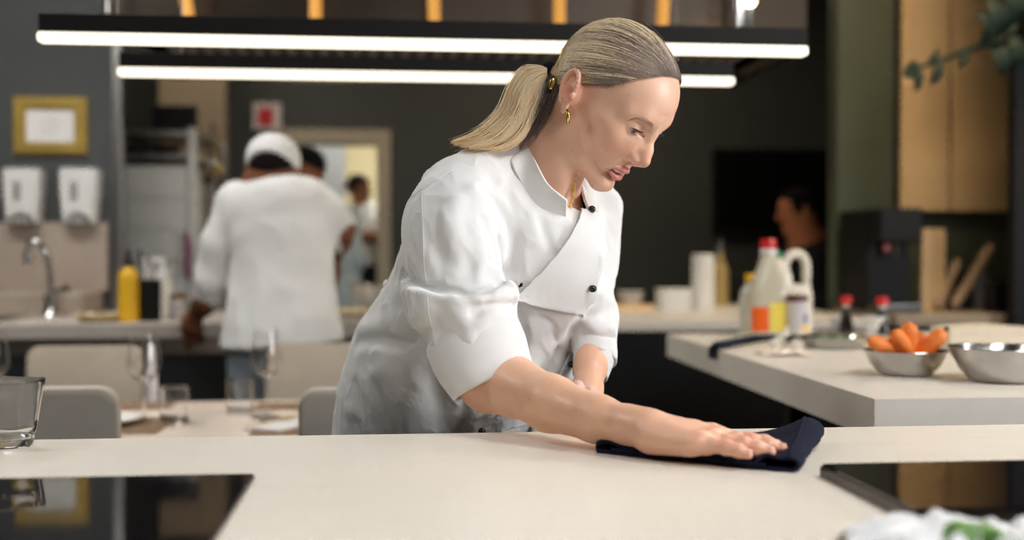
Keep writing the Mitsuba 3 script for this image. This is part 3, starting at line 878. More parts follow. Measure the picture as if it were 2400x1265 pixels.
# things hanging at the rack's right side
c = WY(440, 590, YA - .03)
add('apron_bundle', tube(spline(np.array([WY(437, 545, YA - .035), WY(441, 580, YA - .04), WY(439, 620, YA - .04), WY(441, 655, YA - .035)]), 14), np.interp(np.linspace(0, 1, 14), [0, .15, .8, 1], [.008, .019, .023, .012]), 12, flat=.6), 'purple', smooth=True)
tag('apron_bundle', 'dark purple cloth bundle hanging on the bright upright of the rack', 'cloth')
for i, (px, py, r, m) in enumerate([(497, 382, .030, 'steel_bright'), (512, 400, .024, 'brass'), (488, 420, .024, 'steel_dark')]):
    k = numbered('hanging_ladle')
    c = WY(px, py, YA + .35)
    b = trimesh.creation.icosphere(3, r)
    b.vertices[:, 1] *= .55
    add(k + '__bowl', b.apply_translation(c), m, smooth=True)
    add(k + '__handle', tube([c + [0, 0, r * .8], c + [0, .01, r + .16]], .006, 8), m, smooth=True)
    tag(k, ['bright steel ladle hanging in the rack beside the man\'s shoulder', 'brassy ladle hanging in the rack, lowest to the right', 'dark ladle hanging in the rack, left and lowest'][i], 'ladle')
for i, px in enumerate((470, 482, 494, 506)):
    k = numbered('hanging_rod')
    a, b = WY(px, 430, YA + .45), WY(px, 655, YA + .45)
    add(k, tube([a, b], .007, 10), ['steel_brushed', 'steel_dark', 'steel_brushed', 'steel_dark'][i], smooth=40)
    tag(k, ['leftmost of the four upright rods in the rack', 'second upright rod from the left in the rack', 'third upright rod from the left in the rack', 'rightmost upright rod in the rack, closest to the man\'s sleeve'][i], 'rod', 'steel rods in the rack')

# sign board above the man: pale panel with a red square; a plant beside it
a, b = WY(592, 240, YB - .06), WY(658, 304, YB - .06)
add('wall_sign__board', box(a[0], b[0], YB - .05, YB - .001, b[2], a[2], .003), 'label_white')
q0, q1 = WY(604, 252, YB - .06), WY(640, 294, YB - .06)
add('wall_sign__red_field', box(q0[0], q1[0], YB - .056, YB - .050, q1[2], q0[2], .001), 'red_plastic')
tag('wall_sign', 'pale wall sign with a red square above the man in the white cap', 'sign')
# ------------------------------------------------------------------ the side counter on the right
A = WZ(2050, 935, ZT)
Bf = WZ(1563, 782, ZT)
xs = A[0]
top = sg.Polygon([(xs, A[1]), (2.6, A[1]), (2.6, Bf[1] + .04), (Bf[0], Bf[1])])
add('side_counter__worktop', trimesh.creation.extrude_polygon(top, .062, engine='earcut').apply_translation((0, 0, ZT - .062)), 'worktop_grey')
yl = A[1] + .22
for i, y in enumerate((A[1] + .35, A[1] + .95)):
    add('side_counter__' + numbered('counter_leg').replace('counter_leg', 'leg'), box(xs + .20, xs + .25, y, y + .05, 0, ZT - .062, .003), 'steel_dark')
add('side_counter__back_panel', box(xs + .55, 2.55, A[1] + .30, Bf[1] - .06, .02, ZT - .062), 'black_plastic')
add('side_counter__shelf', box(xs + .20, xs + .55, A[1] + .30, Bf[1] - .06, .38, .41, .003), 'cabinet_dark')
tag('side_counter', 'thick grey side counter with open dark underside, carrying bottles and steel bowls', 'counter')
Z1 = ZT + .0005
T_ = math.tau


def steel_bowl(px, py, r, h, label):
    k = numbered('steel_bowl')
    c = WZ(px, py, ZT)
    o = [(0, 0), (r * .52, 0), (r * .62, h * .06), (r * .80, h * .36), (r * .93, h * .72), (r * .985, h * .97), (r * 1.02, h), (r * 1.015, h * 1.015), (r * .965, h * .99), (r * .91, h * .72), (r * .78, h * .38), (r * .58, h * .09), (r * .5, h * .04), (0, h * .04)]
    add(k, lathe(o, 48, (c[0], c[1], Z1)), 'steel_bowl', smooth=50)
    tag(k, label, 'bowl', 'steel bowls on the side counter')
    return c


gloss('steel_bowl', (.62, .60, .57), .20, .5, 1.0)
cb = steel_bowl(2122, 879, .075, .046, 'steel bowl filled with carrots')
c2 = steel_bowl(2352, 894, .092, .060, 'empty steel bowl beside the bowl of carrots')


def carrot(tip, root, r, label):
    k = numbered('carrot')
    tip, root = np.array(tip), np.array(root)
    p = spline(np.array([root, root * .6 + tip * .4 + [0, .002, .002], tip]), 14)
    rad = r * np.interp(np.linspace(0, 1, 14), [0, .1, .7, .92, 1], [.55, .75, 1.0, .86, .30])
    add(k, tube(p, rad, 16), 'carrot', smooth=True)
    tag(k, label, 'carrot', 'carrots in the steel bowl')


zc = Z1
d0 = WZ(2125, 868, ZT)
for tip, root, r, lab in (
        (W(2131, 757, 2.11), (cb[0] + .008, cb[1] + .01, zc + .014), .0185, 'tallest carrot in the steel bowl, standing upright in the middle'),
        (W(2096, 776, 2.08), (cb[0] + .012, cb[1] - .012, zc + .016), .0162, 'carrot left of the tallest one in the bowl, leaning left'),
        (W(2166, 782, 2.15), (cb[0] + .012, cb[1] + .03, zc + .014), .0145, 'short carrot tip just right of the tallest carrot'),
        (W(2214, 774, 2.12), (cb[0] + .014, cb[1] + .005, zc + .012), .0162, 'carrot leaning far right out of the steel bowl'),
        (W(2036, 797, 2.08), (cb[0] + .02, cb[1] - .004, zc + .030), .0150, 'carrot lying low over the left rim of the steel bowl')):
    carrot(tip, root, r, lab)

# soy sauce bottles
for px, py, lab in ((1983, 781, 'small soy sauce bottle with red cap nearer to the white jug'), (2068, 785, 'small soy sauce bottle with red cap nearer to the carrots')):
    k = numbered('soy_bottle')
    c = WZ(px, py, ZT)
    c = (c[0], c[1], Z1)
    add(k + '__body', lathe([(0, 0), (.019, 0), (.0215, .003), (.0205, .018), (.014, .045), (.0105, .062), (.011, .072), (0, .072)], 28, c), 'soy', smooth=50)
    add(k + '__neck', lathe([(0, .0722), (.011, .0722), (.0105, .084), (0, .084)], 24, c), 'bottle_clear', smooth=40)
    add(k + '__cap', lathe([(0, .0842), (.0165, .0842), (.018, .087), (.0165, .102), (.010, .106), (0, .106)], 24, c), 'red_plastic', smooth=40)
    tag(k, lab, 'bottle', 'soy sauce bottles with red caps')

# oil bottle, red cap, orange and yellow label
c = WZ(1800, 789, ZT)
c = (c[0], c[1], Z1)
Rz = rot([0, 0, 1], -6)


def loft(sections, c, n=40):
    """Rounded rectangles (half width, half depth, corner power, z) stacked into one body."""
    a = np.arange(n) * T_ / n
    rings = []
    for w, d, e, z in sections:
        co, si = np.cos(a), np.sin(a)
        rings.append(np.stack([w * np.sign(co) * np.abs(co) ** e, d * np.sign(si) * np.abs(si) ** e, np.full(n, z)], 1))
    v = np.vstack(rings + [[[0, 0, sections[0][3]], [0, 0, sections[-1][3]]]])
    m = len(sections)
    i, j = np.meshgrid(np.arange(m - 1), np.arange(n), indexing='ij')
    q = np.stack([i * n + j, i * n + (j + 1) % n, (i + 1) * n + (j + 1) % n, (i + 1) * n + j], -1).reshape(-1, 4)
    j = np.arange(n)
    f = np.vstack([tri(q), np.stack([j * 0 + m * n, (j + 1) % n, j], 1), np.stack([j * 0 + m * n + 1, (m - 1) * n + j, (m - 1) * n + (j + 1) % n], 1)])
    return trimesh.Trimesh(v + np.array(c), f, process=False)


sw = .056
add('oil_bottle__body', loft([(sw * .9, .036, .5, 0), (sw, .040, .5, .006), (sw, .040, .5, .105), (sw * .92, .038, .55, .128), (.036, .030, .7, .170), (.026, .024, .9, .200), (.019, .019, 1, .226), (.019, .019, 1, .240)], c), 'bottle_oil', smooth=40)
gloss('bottle_oil', (.58, .52, .40), .14, .6)
add('oil_bottle__cap', lathe([(0, .2405), (.021, .2405), (.022, .243), (.021, .263), (.018, .266), (0, .266)], 28, c), 'red_plastic', smooth=40)
add('oil_bottle__collar', lathe([(.0195, .226), (.0225, .227), (.0225, .238), (.0195, .239)], 28, c), 'white_plastic', smooth=40)


def wrap(w, d, e, z0, z1, a0, a1, c, n=18, off=.0008):
    a = np.linspace(a0, a1, n)
    co, si = np.cos(a), np.sin(a)
    x, y = (w + off) * np.sign(co) * np.abs(co) ** e, (d + off) * np.sign(si) * np.abs(si) ** e
    o = [np.stack([x, y, np.full(n, z)], 1) for z in (z0, z1)]
    i_ = [np.stack([x * (1 - .0005 / w), y * (1 - .0005 / d), np.full(n, z)], 1) for z in (z0, z1)]
    v = np.vstack(o + i_)
    k = np.arange(n - 1)
    q = np.vstack([np.stack([k, k + 1, n + k + 1, n + k], 1), np.stack([2 * n + k + 1, 2 * n + k, 3 * n + k, 3 * n + k + 1], 1), np.stack([n + k, n + k + 1, 3 * n + k + 1, 3 * n + k], 1), np.stack([k + 1, k, 2 * n + k, 2 * n + k + 1], 1),
                   [[0, n, 3 * n, 2 * n], [2 * n - 1, n - 1, 3 * n - 1, 4 * n - 1]]])
    return trimesh.Trimesh(v + np.array(c), tri(q), process=False)


add('oil_bottle__label', wrap(sw, .040, .5, .016, .082, math.radians(205), math.radians(268), c), 'label_orange', smooth=40)
add('oil_bottle__label_001', wrap(sw, .040, .5, .016, .094, math.radians(269), math.radians(338), c), 'label_yellow', smooth=40)
labels['oil_bottle__label'] = {'label': 'orange-red label panel'}
labels['oil_bottle__label_001'] = {'label': 'yellow label panel'}
tag('oil_bottle', 'large clear oil bottle with red cap and orange and yellow label', 'bottle')
# small sauce bottle with yellow cap left behind it
c = WZ(1764, 783, ZT) + [0, .02, 0]
c = (c[0], c[1], Z1)
add('sauce_bottle__body', lathe([(0, 0), (.030, 0), (.032, .005), (.032, .10), (.026, .126), (.013, .140), (.013, .146), (0, .146)], 28, c), 'bottle_clear', smooth=40)
add('sauce_bottle__cap', lathe([(0, .1465), (.016, .1465), (.016, .166), (.012, .170), (0, .170)], 24, c), 'mustard', smooth=40)
tag('sauce_bottle', 'cloudy sauce bottle with yellow cap half hidden behind the oil bottle', 'bottle')
# white jug with handle and green cap
c = WZ(1865, 786, ZT)
c = (c[0] + .002, c[1] + .095, Z1)
add('milk_jug__body', loft([(.068, .046, .5, 0), (.073, .050, .5, .006), (.073, .050, .5, .112), (.070, .048, .55, .128), (.064, .044, .6, .140)], c), 'milk_plastic', smooth=40)
sh_ = loft([(.044, .042, .6, .132), (.041, .040, .65, .165), (.034, .034, .8, .190), (.024, .024, 1, .206), (.020, .020, 1, .214)], (c[0] - .026, c[1], c[2]))
add('milk_jug__shoulder', sh_, 'milk_plastic', smooth=40)
add('milk_jug__cap', lathe([(0, .2145), (.022, .2145), (.023, .217), (.022, .231), (.019, .234), (0, .234)], 28, (c[0] - .034, c[1], c[2])), 'green_plastic', smooth=40)
hp = np.array([(c[0] - .012, c[1] - .006, c[2] + .178), (c[0] + .004, c[1] - .008, c[2] + .214), (c[0] + .024, c[1] - .008, c[2] + .226), (c[0] + .046, c[1] - .008, c[2] + .221), (c[0] + .058, c[1] - .008, c[2] + .198), (c[0] + .060, c[1] - .006, c[2] + .16), (c[0] + .060, c[1], c[2] + .12)])
add('milk_jug__handle', tube(spline(hp, 30), np.interp(np.linspace(0, 1, 30), [0, .2, .8, 1], [.016, .0135, .0135, .0145]), 16), 'milk_plastic', smooth=True)
tag('milk_jug', 'cream-white jug with big loop handle and green cap', 'jug')
# jar with dark lid
c = WZ(1868, 791, ZT)
c = (c[0], c[1], Z1)
add('spice_jar__body', lathe([(0, 0), (.026, 0), (.028, .004), (.028, .092), (.025, .098), (0, .098)], 32, c), 'label_white', smooth=40)
add('spice_jar__lid', lathe([(0, .0985), (.0285, .0985), (.029, .101), (.029, .113), (.027, .115), (0, .115)], 32, c), 'lid_brown', smooth=40)
gloss('lid_brown', (.10, .025, .02), .35, .5)
gloss('ink_blue', (.16, .15, .28), .5, .4)
add('spice_jar__picture', wrap(.028, .028, 1, .010, .034, math.radians(262), math.radians(325), c), 'mustard', smooth=40)
add('spice_jar__print', wrap(.028, .028, 1, .040, .064, math.radians(288), math.radians(318), c), 'ink_blue', smooth=40)
tag('spice_jar', 'small jar with dark lid and white label printed with a yellow fruit', 'jar')
# white cups behind the soy bottles
for px, py, r, h, lab in ((1946, 772, .028, .040, 'small white cup between the jug and the first soy bottle'), (2027, 780, .034, .052, 'white cup between the two soy bottles')):
    k = numbered('white_cup')
    c = WZ(px, py, ZT)
    c = (c[0], c[1] - .075, Z1)
    add(k, lathe([(0, 0), (r * .7, 0), (r * .75, .003), (r, h), (r - .003, h), (r * .7, .006), (0, .006)], 32, c), 'white_ceramic', smooth=40)
    tag(k, lab, 'cup')
# long tray / pan with herbs
c = WZ(1955, 815, ZT)
add('shallow_pan__pan', lathe([(0, 0), (.062, 0), (.070, .006), (.080, .026), (.083, .028), (.078, .027), (.067, .008), (0, .006)], 44, (c[0], c[1], Z1)), 'steel_bowl', smooth=40)
add('shallow_pan__handle', tube(spline(np.array([(c[0] - .077, c[1] - .01, Z1 + .024), (c[0] - .105, c[1] - .016, Z1 + .030), (c[0] - .125, c[1] - .03, Z1 + .022)]), 10), [.006] * 5 + [.009] * 5, 10, flat=.6), 'black_plastic', smooth=True)
tag('shallow_pan', 'shallow steel pan with chopped herbs left of the carrot bowl', 'pan')
rg = np.random.default_rng(11)
ms = []
for i in range(150):
    b = trimesh.creation.icosphere(0, 1.0)
    b.apply_scale(rg.uniform(.002, .006, 3))
    a, r = rg.uniform(0, T_), .060 * math.sqrt(rg.random())
    ms.append(b.apply_translation((c[0] + r * math.cos(a), c[1] + r * math.sin(a), Z1 + .010 + rg.uniform(0, .014))))
add('chopped_herbs', cat(*ms), 'herb')
tag('chopped_herbs', 'chopped green herbs heaped in the shallow steel pan', 'herbs', kind='stuff')
# garlic
for px, py, s, lab in ((1838, 808, .022, 'garlic bulb in front of the spice jar, left one'), (1872, 800, .020, 'garlic bulb behind the first, below the jar'), (1812, 822, .014, 'loose garlic clove left of the bulbs'), (1862, 828, .013, 'loose garlic clove in front of the bulbs')):
    k = numbered('garlic_bulb')
    c = WZ(px, py, ZT)
    m = lathe([(0, 0), (s * .5, .0), (s * .95, s * .35), (s, s * .75), (s * .7, s * 1.25), (s * .25, s * 1.6), (s * .16, s * 2.1), (0, s * 2.15)], 30)
    a = np.arctan2(m.vertices[:, 1], m.vertices[:, 0])
    m.vertices[:, :2] *= (1 + .08 * np.cos(7 * a))[:, None]
    add(k, moved(m, rot([1, .4, 0], 12 if s > .015 else 70), (c[0], c[1], Z1 + (.0 if s > .015 else s * .9))), 'garlic', smooth=50)
    tag(k, lab, 'garlic', 'garlic on the side counter')


def crumpled(cx, cy, z, rx, ry, h, seed, n=26, ang=0):
    """A crumpled thin sheet lying on z, closed."""
    u = np.linspace(-1, 1, n)
    X, Y = np.meshgrid(u, u, indexing='ij')
    P = np.stack([X * 2.2, Y * 2.2, X * 0 + seed], -1)
    N = meshkit.noise(P * 1.3, seed) * .6 + np.abs(meshkit.noise(P * 2.9, seed + 1) - .5) * .9
    edge = np.clip(1.15 - (X ** 4 + Y ** 4) * .55, .1, 1)
    Z = z + .0008 + h * N * edge
    co, si = math.cos(ang), math.sin(ang)
    wx, wy = X * rx * (1 + .10 * meshkit.noise(P + 5, seed)), Y * ry * (1 + .12 * meshkit.noise(P + 9, seed))
    top = np.stack([cx + wx * co - wy * si, cy + wx * si + wy * co, Z], -1).reshape(-1, 3)
    bot = top.copy()
    bot[:, 2] = np.maximum(z, bot[:, 2] - .0015)
    idx = np.arange(n * n).reshape(n, n)
    q = [np.stack([idx[:-1, :-1], idx[1:, :-1], idx[1:, 1:], idx[:-1, 1:]], -1).reshape(-1, 4), np.stack([idx[:-1, :-1], idx[:-1, 1:], idx[1:, 1:], idx[1:, :-1]], -1).reshape(-1, 4) + n * n]
    e = np.concatenate([idx[:, 0], idx[-1, 1:], idx[-2::-1, -1], idx[0, -2:0:-1]])
    e2 = np.roll(e, -1)
    q.append(np.stack([e, e + n * n, e2 + n * n, e2], -1))
    return trimesh.Trimesh(np.vstack([top, bot]), tri(np.vstack(q)), process=False)


c = WZ(1835, 832, ZT)
add('crumpled_wrapper', crumpled(c[0], c[1], Z1, .052, .034, .022, 5), 'wrapper', smooth=30)
gloss('wrapper', (.72, .62, .52), .3, .5)
tag('crumpled_wrapper', 'crumpled pale plastic wrapper beside the garlic near the counter edge', 'wrapper')
# navy cloth over the edge
e = WZ(1681, 819, ZT)
q0, q1 = WZ(1814, 797, ZT), WZ(1752, 806, ZT)
path = np.array([[q0[0], q0[1], ZT + .004], [q1[0], q1[1], ZT + .005], [e[0] + .012, e[1], ZT + .006], [e[0] - .006, e[1] - .002, ZT + .001], [e[0] - .010, e[1] - .003, ZT - .022]])
add('apron_cloth', tube(spline(path, 30), np.interp(np.linspace(0, 1, 30), [0, .2, .8, 1], [.012, .018, .016, .011]), 14, flat=.20, up=(0, 1, .2)), 'navy_plain', smooth=40)
gloss('navy_plain', (.012, .016, .030), .8, .2)
tag('apron_cloth', 'navy cloth lying over the far left edge of the side counter', 'cloth')
# cream box behind the empty bowl
a = WZ(2228, 826, ZT)
d_ = a[1]
x0, x1 = a[0], a[0] + .22
zt_ = W(2300, 774, d_ / CY)[2]
p = sg.Polygon([(x0, ZT + .0005), (x1, ZT + .0005), (x1, zt_ - .004), ((x0 + x1) / 2 + .02, zt_ + .003), ((x0 + x1) / 2 - .03, zt_ + .002), (x0 + .02, zt_ - .002), (x0, zt_ - .003)]).buffer(-.004).buffer(.004, 6)
m = trimesh.creation.extrude_polygon(p, .10, engine='earcut')
gloss('cream_card', mottled((.66, .57, .44), .05, 12), .5, .4)
add('cream_container__box', moved(m, np.array([[1, 0, 0], [0, 0, -1], [0, 1, 0.0]]), (0, d_ + .10, 0)), 'cream_card')
add('cream_container__rim', box(x0 - .002, x1 + .002, d_ - .002, d_ + .004, zt_ - .016, zt_ - .010, .001), 'cream_card')
tag('cream_container', 'cream-coloured container standing behind the empty steel bowl', 'container')
# wooden spoon in the carrot bowl
s0, s1 = np.array((cb[0] + .045, cb[1] + .02, Z1 + .03)), W(2221, 767, 2.16)
add('bowl_spoon', tube(spline(np.array([s0, (s0 + s1) / 2, s1]), 8), [.004, .004, .004, .004, .004, .0045, .005, .004], 10), 'cabinet_brown', smooth=True)
tag('bowl_spoon', 'thin dark spoon handle leaning between the carrot bowl and the cream container', 'spoon')

# ------------------------------------------------------------------ the counter at the back, behind the chef's shoulder
Y2 = WZ(1600, 752, ZT)[1]
x0, x1 = WY(1392, 752, Y2)[0], WY(1755, 752, Y2)[0] + .5
add('back_counter__worktop', box(x0, x1, Y2, Y2 + 1.30, ZT - .035, ZT, .004), 'worktop_grey')
add('back_counter__front_panel', box(x0 + .02, x1 - .02, Y2 + .03, Y2 + 1.28, .08, ZT - .035), 'black_plastic')
add('back_counter__plinth', box(x0 + .06, x1 - .06, Y2 + .08, Y2 + 1.24, 0, .08), 'cabinet_dark')
tag('back_counter', 'pale narrow back counter with black front behind the chef\'s left shoulder', 'counter')
c = WZ(1648, 727, ZT)
add('paper_towel_roll__roll', lathe([(.012, 0), (.045, 0), (.046, .002), (.046, .226), (.045, .228), (.012, .228), (.012, 0)], 36, (c[0], c[1], Z1)), 'paper', smooth=40)
add('paper_towel_roll__core', lathe([(0, .004), (.0118, .004), (.0118, .229), (0, .229)], 20, (c[0], c[1], Z1)), 'crate', smooth=40)
tag('paper_towel_roll', 'white paper towel roll standing on the back counter', 'paper towel roll')
c = WZ(1582, 728, ZT)
for i in range(3):
    k = numbered('white_tub')
    w = .070
    add(k + '__tub', loft([(w * .90, .05, .5, .0), (w * .93, .052, .5, .003), (w, .056, .5, .025)], (c[0], c[1] + .02, Z1 + i * .0295)), 'white_plastic', smooth=40)
    add(k + '__rim', loft([(w * 1.03, .058, .5, .0252), (w * 1.03, .058, .5, .0292)], (c[0], c[1] + .02, Z1 + i * .0295)), 'white_plastic', smooth=40)
    tag(k, ['bottom tub of the white stack beside the paper towel roll', 'middle tub of the white stack beside the paper towel roll', 'top tub of the white stack beside the paper towel roll'][i], 'tub', 'white tubs on the back counter')
c = WZ(1692, 716, ZT)
c = (c[0], c[1] + .02, Z1)
gloss('oil_yellow', (.56, .42, .17), .12, .6)
bottle('tall_oil_bottle', c, [(0, 0), (.031, 0), (.033, .004), (.033, .155), (.026, .178), (.014, .20), (.013, .235), (0, .235)], 'oil_yellow', [(0, .2355), (.016, .2355), (.016, .262), (.009, .275), (.006, .300), (0, .302)], 'steel_bright')
tag('tall_oil_bottle', 'tall slim oil bottle with steel pourer beside the paper towel roll', 'bottle')
c = WZ(1490, 728, ZT)
add('cutting_board', box(c[0] - .09, c[0] + .07, c[1] - .02, c[1] + .14, Z1, Z1 + .022, .004), 'cabinet_wood')
tag('cutting_board', 'wooden cutting board at the left end of the back counter', 'cutting board')
for i in range(2):
    k = numbered('stacked_bowl')
    add(k, lathe([(0, 0), (.03, 0), (.055, .035), (.057, .036), (.053, .036), (.028, .004), (0, .004)], 30, (c[0] - .01, c[1] + .06, Z1 + .0225 + i * .018)), 'crate', smooth=40)
    tag(k, ['lower of two beige bowls stacked on the cutting board', 'upper of two beige bowls stacked on the cutting board'][i], 'bowl', 'beige bowls on the cutting board')

# ------------------------------------------------------------------ far right: counter, cupboards, coffee machine, plant, screen
YW = YR
ZB = .93
yf = 3.95
xw0 = WY(1975, 700, YW - .1)[0]
xf0 = WY(2366, 400, 3.9)[0]
add('coffee_counter__worktop', box(xw0, 3.6, yf, YW - .001, ZB - .04, ZB, .004), 'worktop_tan')
gloss('worktop_tan', mottled((.36, .28, .20), .06, 8), .4, .4)
xd = np.linspace(xw0 + .02, 3.58, 6)
for i in range(5):
    add('coffee_counter__' + numbered('coffee_counter_door').replace('coffee_counter_', ''), box(xd[i] + .002, xd[i + 1] - .002, yf + .02, yf + .04, .10, ZB - .045, .002), 'cabinet_brown')
add('coffee_counter__carcass', box(xw0 + .02, 3.58, yf + .04, YW - .001, .08, ZB - .04), 'cabinet_brown')
tag('coffee_counter', 'brown-fronted counter below the wooden wall cabinets', 'counter')
xc0, xc1 = WY(2108, 300, YW - .05)[0], WY(2368, 300, YW - .05)[0]
zc0, zc1 = WY(2200, 497, YW - .05)[2], 2.62
add('wall_cabinet__carcass', box(xc0, xc1, YW - .036, YW - .001, zc0, zc1, .003), 'cabinet_brown')
xm = WY(2226, 300, YW - .05)[0]
for i, (a, b) in enumerate(((xc0 + .004, xm - .005), (xm + .005, xc1 - .004))):
    d = 'wall_cabinet__' + numbered('wall_cabinet_door').replace('wall_cabinet_', '')
    add(d, box(a, b, YW - .056, YW - .037, zc0 + .004, zc1 - .004, .003), 'cabinet_wood')
tag('wall_cabinet', 'tall light wooden wall cabinet with two doors above the coffee machine', 'cabinet')
xf0 = WY(2366, 400, 3.9)[0]
add('room_divider__panel', box(xf0, xf0 + .75, 3.872, 3.90, .05, 2.75, .004), 'black_plastic')
for i, x in enumerate((xf0, xf0 + .72)):
    add('room_divider__' + numbered('divider_upright').replace('divider_', ''), box(x - .002, x + .03, 3.862, 3.91, .0305, 2.78, .004), 'black_plastic')
    add('room_divider__' + numbered('divider_foot').replace('divider_', ''), box(x - .01, x + .04, 3.80, 3.93, 0, .03, .004), 'black_plastic')
tag('room_divider', 'tall black divider panel right of the wooden wall cabinet', 'divider')
# coffee machine
Yc = 4.10
a, b = WY(2062, 486, Yc), WY(2166, 690, Yc)
add('coffee_machine__body', box(a[0], b[0], Yc + .12, Yc + .40, ZB + .0005, a[2], .012), 'black_plastic', smooth=30)
add('coffee_machine__head', box(a[0] + .004, b[0] - .004, Yc, Yc + .119, a[2] - .13, a[2] - .002, .010), 'black_plastic', smooth=30)
add('coffee_machine__drip_tray', box(a[0] + .004, b[0] - .004, Yc, Yc + .119, ZB + .0005, ZB + .035, .006), 'black_gloss', smooth=30)
add('coffee_machine__spout', moved(lathe([(0, 0), (.010, 0), (.012, .05), (0, .05)], 14), None, ((a[0] + b[0]) / 2, Yc + .06, a[2] - .181)), 'steel_dark', smooth=40)
r = WY(2076, 580, Yc + .118)
add('coffee_machine__indicator', moved(trimesh.creation.cylinder(.012, .006, sections=18), rot([1, 0, 0], 90), (r[0] + .003, Yc + .118, r[2])), 'led_red', emitter={'type': 'area', 'radiance': rgb(.10, .004, .004)})
tag('coffee_machine', 'black coffee machine with a dim red light on the brown counter', 'coffee machine')
a, b = WY(2162, 535, 4.2), WY(2214, 700, 4.2)
m = trimesh.creation.extrude_polygon(sg.box(a[0], ZB + .0005, b[0], a[2]).buffer(-.01).buffer(.01, 8), .022, engine='earcut')
add('chopping_board', moved(m, np.array([[1, 0, 0], [0, 0, -1], [0, 1, 0.0]]), (0, 4.22, 0)), 'cabinet_wood', smooth=30)
tag('chopping_board', 'upright golden wooden chopping board right of the coffee machine', 'chopping board')
gloss('wood_pale', wood_color((.50, .34, .22), (.42, .27, .17)), .5, .3)
for (p0, p1, w, lab) in (((2236, 682), (2322, 578), .020, 'long pale rolling stick leaning up towards the black divider'), ((2200, 668), (2244, 612), .018, 'short pale wooden stick left of the long one')):
    k = numbered('wooden_stick')
    q0, q1 = WY(p0[0], p0[1], 4.16), WY(p1[0], p1[1], 4.30)
    q0[2] = ZB + w + .001
    add(k, tube(spline(np.array([q0, (q0 + q1) / 2, q1]), 12), np.interp(np.linspace(0, 1, 12), [0, .1, .9, 1], [w * .8, w, w, w * .8]), 14), 'wood_pale', smooth=True)
    tag(k, lab, 'stick')
c = WY(2300, 640, 4.32)
bottle('grey_bottle', (c[0], c[1], ZB + .0005), [(0, 0), (.030, 0), (.032, .005), (.030, .12), (.014, .165), (.013, .20), (0, .20)], 'grey_plastic', [(0, .2005), (.016, .2005), (.016, .225), (0, .227)], 'steel_bright')
tag('grey_bottle', 'grey bottle behind the crossing wooden sticks', 'bottle')
add('cast_iron_pot__pot', lathe([(0, 0), (.075, 0), (.085, .01), (.088, .12), (.084, .12), (.078, .012), (0, .012)], 32, (WY(2258, 640, 4.44)[0], 4.44, ZB + .0005)), 'black_plastic', smooth=40)
add('cast_iron_pot__lid', lathe([(.0, .150), (.018, .150), (.016, .134), (.09, .122), (.09, .1205), (0, .1205)][::-1], 32, (WY(2258, 640, 4.44)[0], 4.44, ZB + .0005)), 'black_plastic', smooth=40)
tag('cast_iron_pot', 'round black lidded pot behind the wooden sticks', 'pot')
a, b = WY(2328, 664, 4.02), WY(2366, 712, 4.02)
add('black_canister__box', box(a[0], b[0] - .002, 4.02, 4.09, ZB + .0005, a[2] - .012, .003), 'black_plastic')
add('black_canister__lid', box(a[0] - .001, b[0] - .001, 4.018, 4.092, a[2] - .0115, a[2], .003), 'black_plastic')
tag('black_canister', 'small black canister next to the black divider on the brown counter', 'canister')
# screen on the dark wall
a, b = WY(1676, 350, YB - .06), WY(1968, 545, YB - .06)
add('wall_screen__panel', box(a[0], b[0], YB - .06, YB - .02, b[2], a[2], .004), 'screen_black')
add('wall_screen__bezel', trimesh.creation.extrude_polygon(sg.box(a[0] - .006, b[2] - .006, b[0] + .006, a[2] + .006).difference(sg.box(a[0] + .012, b[2] + .012, b[0] - .012, a[2] - .012)), .05, engine='earcut').apply_transform(np.array([[1, 0, 0, 0], [0, 0, -1, YB - .012], [0, 1, 0, 0], [0, 0, 0, 1.0]])), 'black_plastic')
tag('wall_screen', 'large black screen on the dark far wall behind the person in black', 'screen')


# climbing plant in front of the wooden cabinet
def leaf(base, tip, width, bend=.25, normal=(0, -1, 0)):
    base, tip = np.asarray(base, float), np.asarray(tip, float)
    n = 9
    s = np.linspace(0, 1, n)
    ax = tip - base
    ln = np.linalg.norm(ax)
    ax = ax / ln
    nn = unit(np.cross(np.cross(ax, normal), ax))
    side = np.cross(ax, nn)
    mid = base + s[:, None] * ax * ln + (np.sin(np.pi * s * .9) * bend * ln)[:, None] * nn
    w = width * np.sin(np.pi * np.clip(s * .93 + .07, 0, 1)) ** .8
    v = np.vstack([mid - w[:, None] * side + .15 * w[:, None] * nn, mid, mid + w[:, None] * side + .15 * w[:, None] * nn])
    v = np.vstack([v, v - nn * .0012])
    q = []
    for a in (0, n):
        k = np.arange(n - 1) + a
        q += [np.stack([k, k + 1, k + n + 1, k + n], 1), np.stack([k + 3 * n, k + 4 * n, k + 4 * n + 1, k + 3 * n + 1], 1)]
    e = np.r_[np.arange(n), [2 * n - 1], np.arange(3 * n - 1, 2 * n - 1, -1), [n]]
    e2 = np.roll(e, -1)
    q.append(np.stack([e2, e, e + 3 * n, e2 + 3 * n], 1))
    return trimesh.Trimesh(v, tri(np.vstack(q)), process=False)


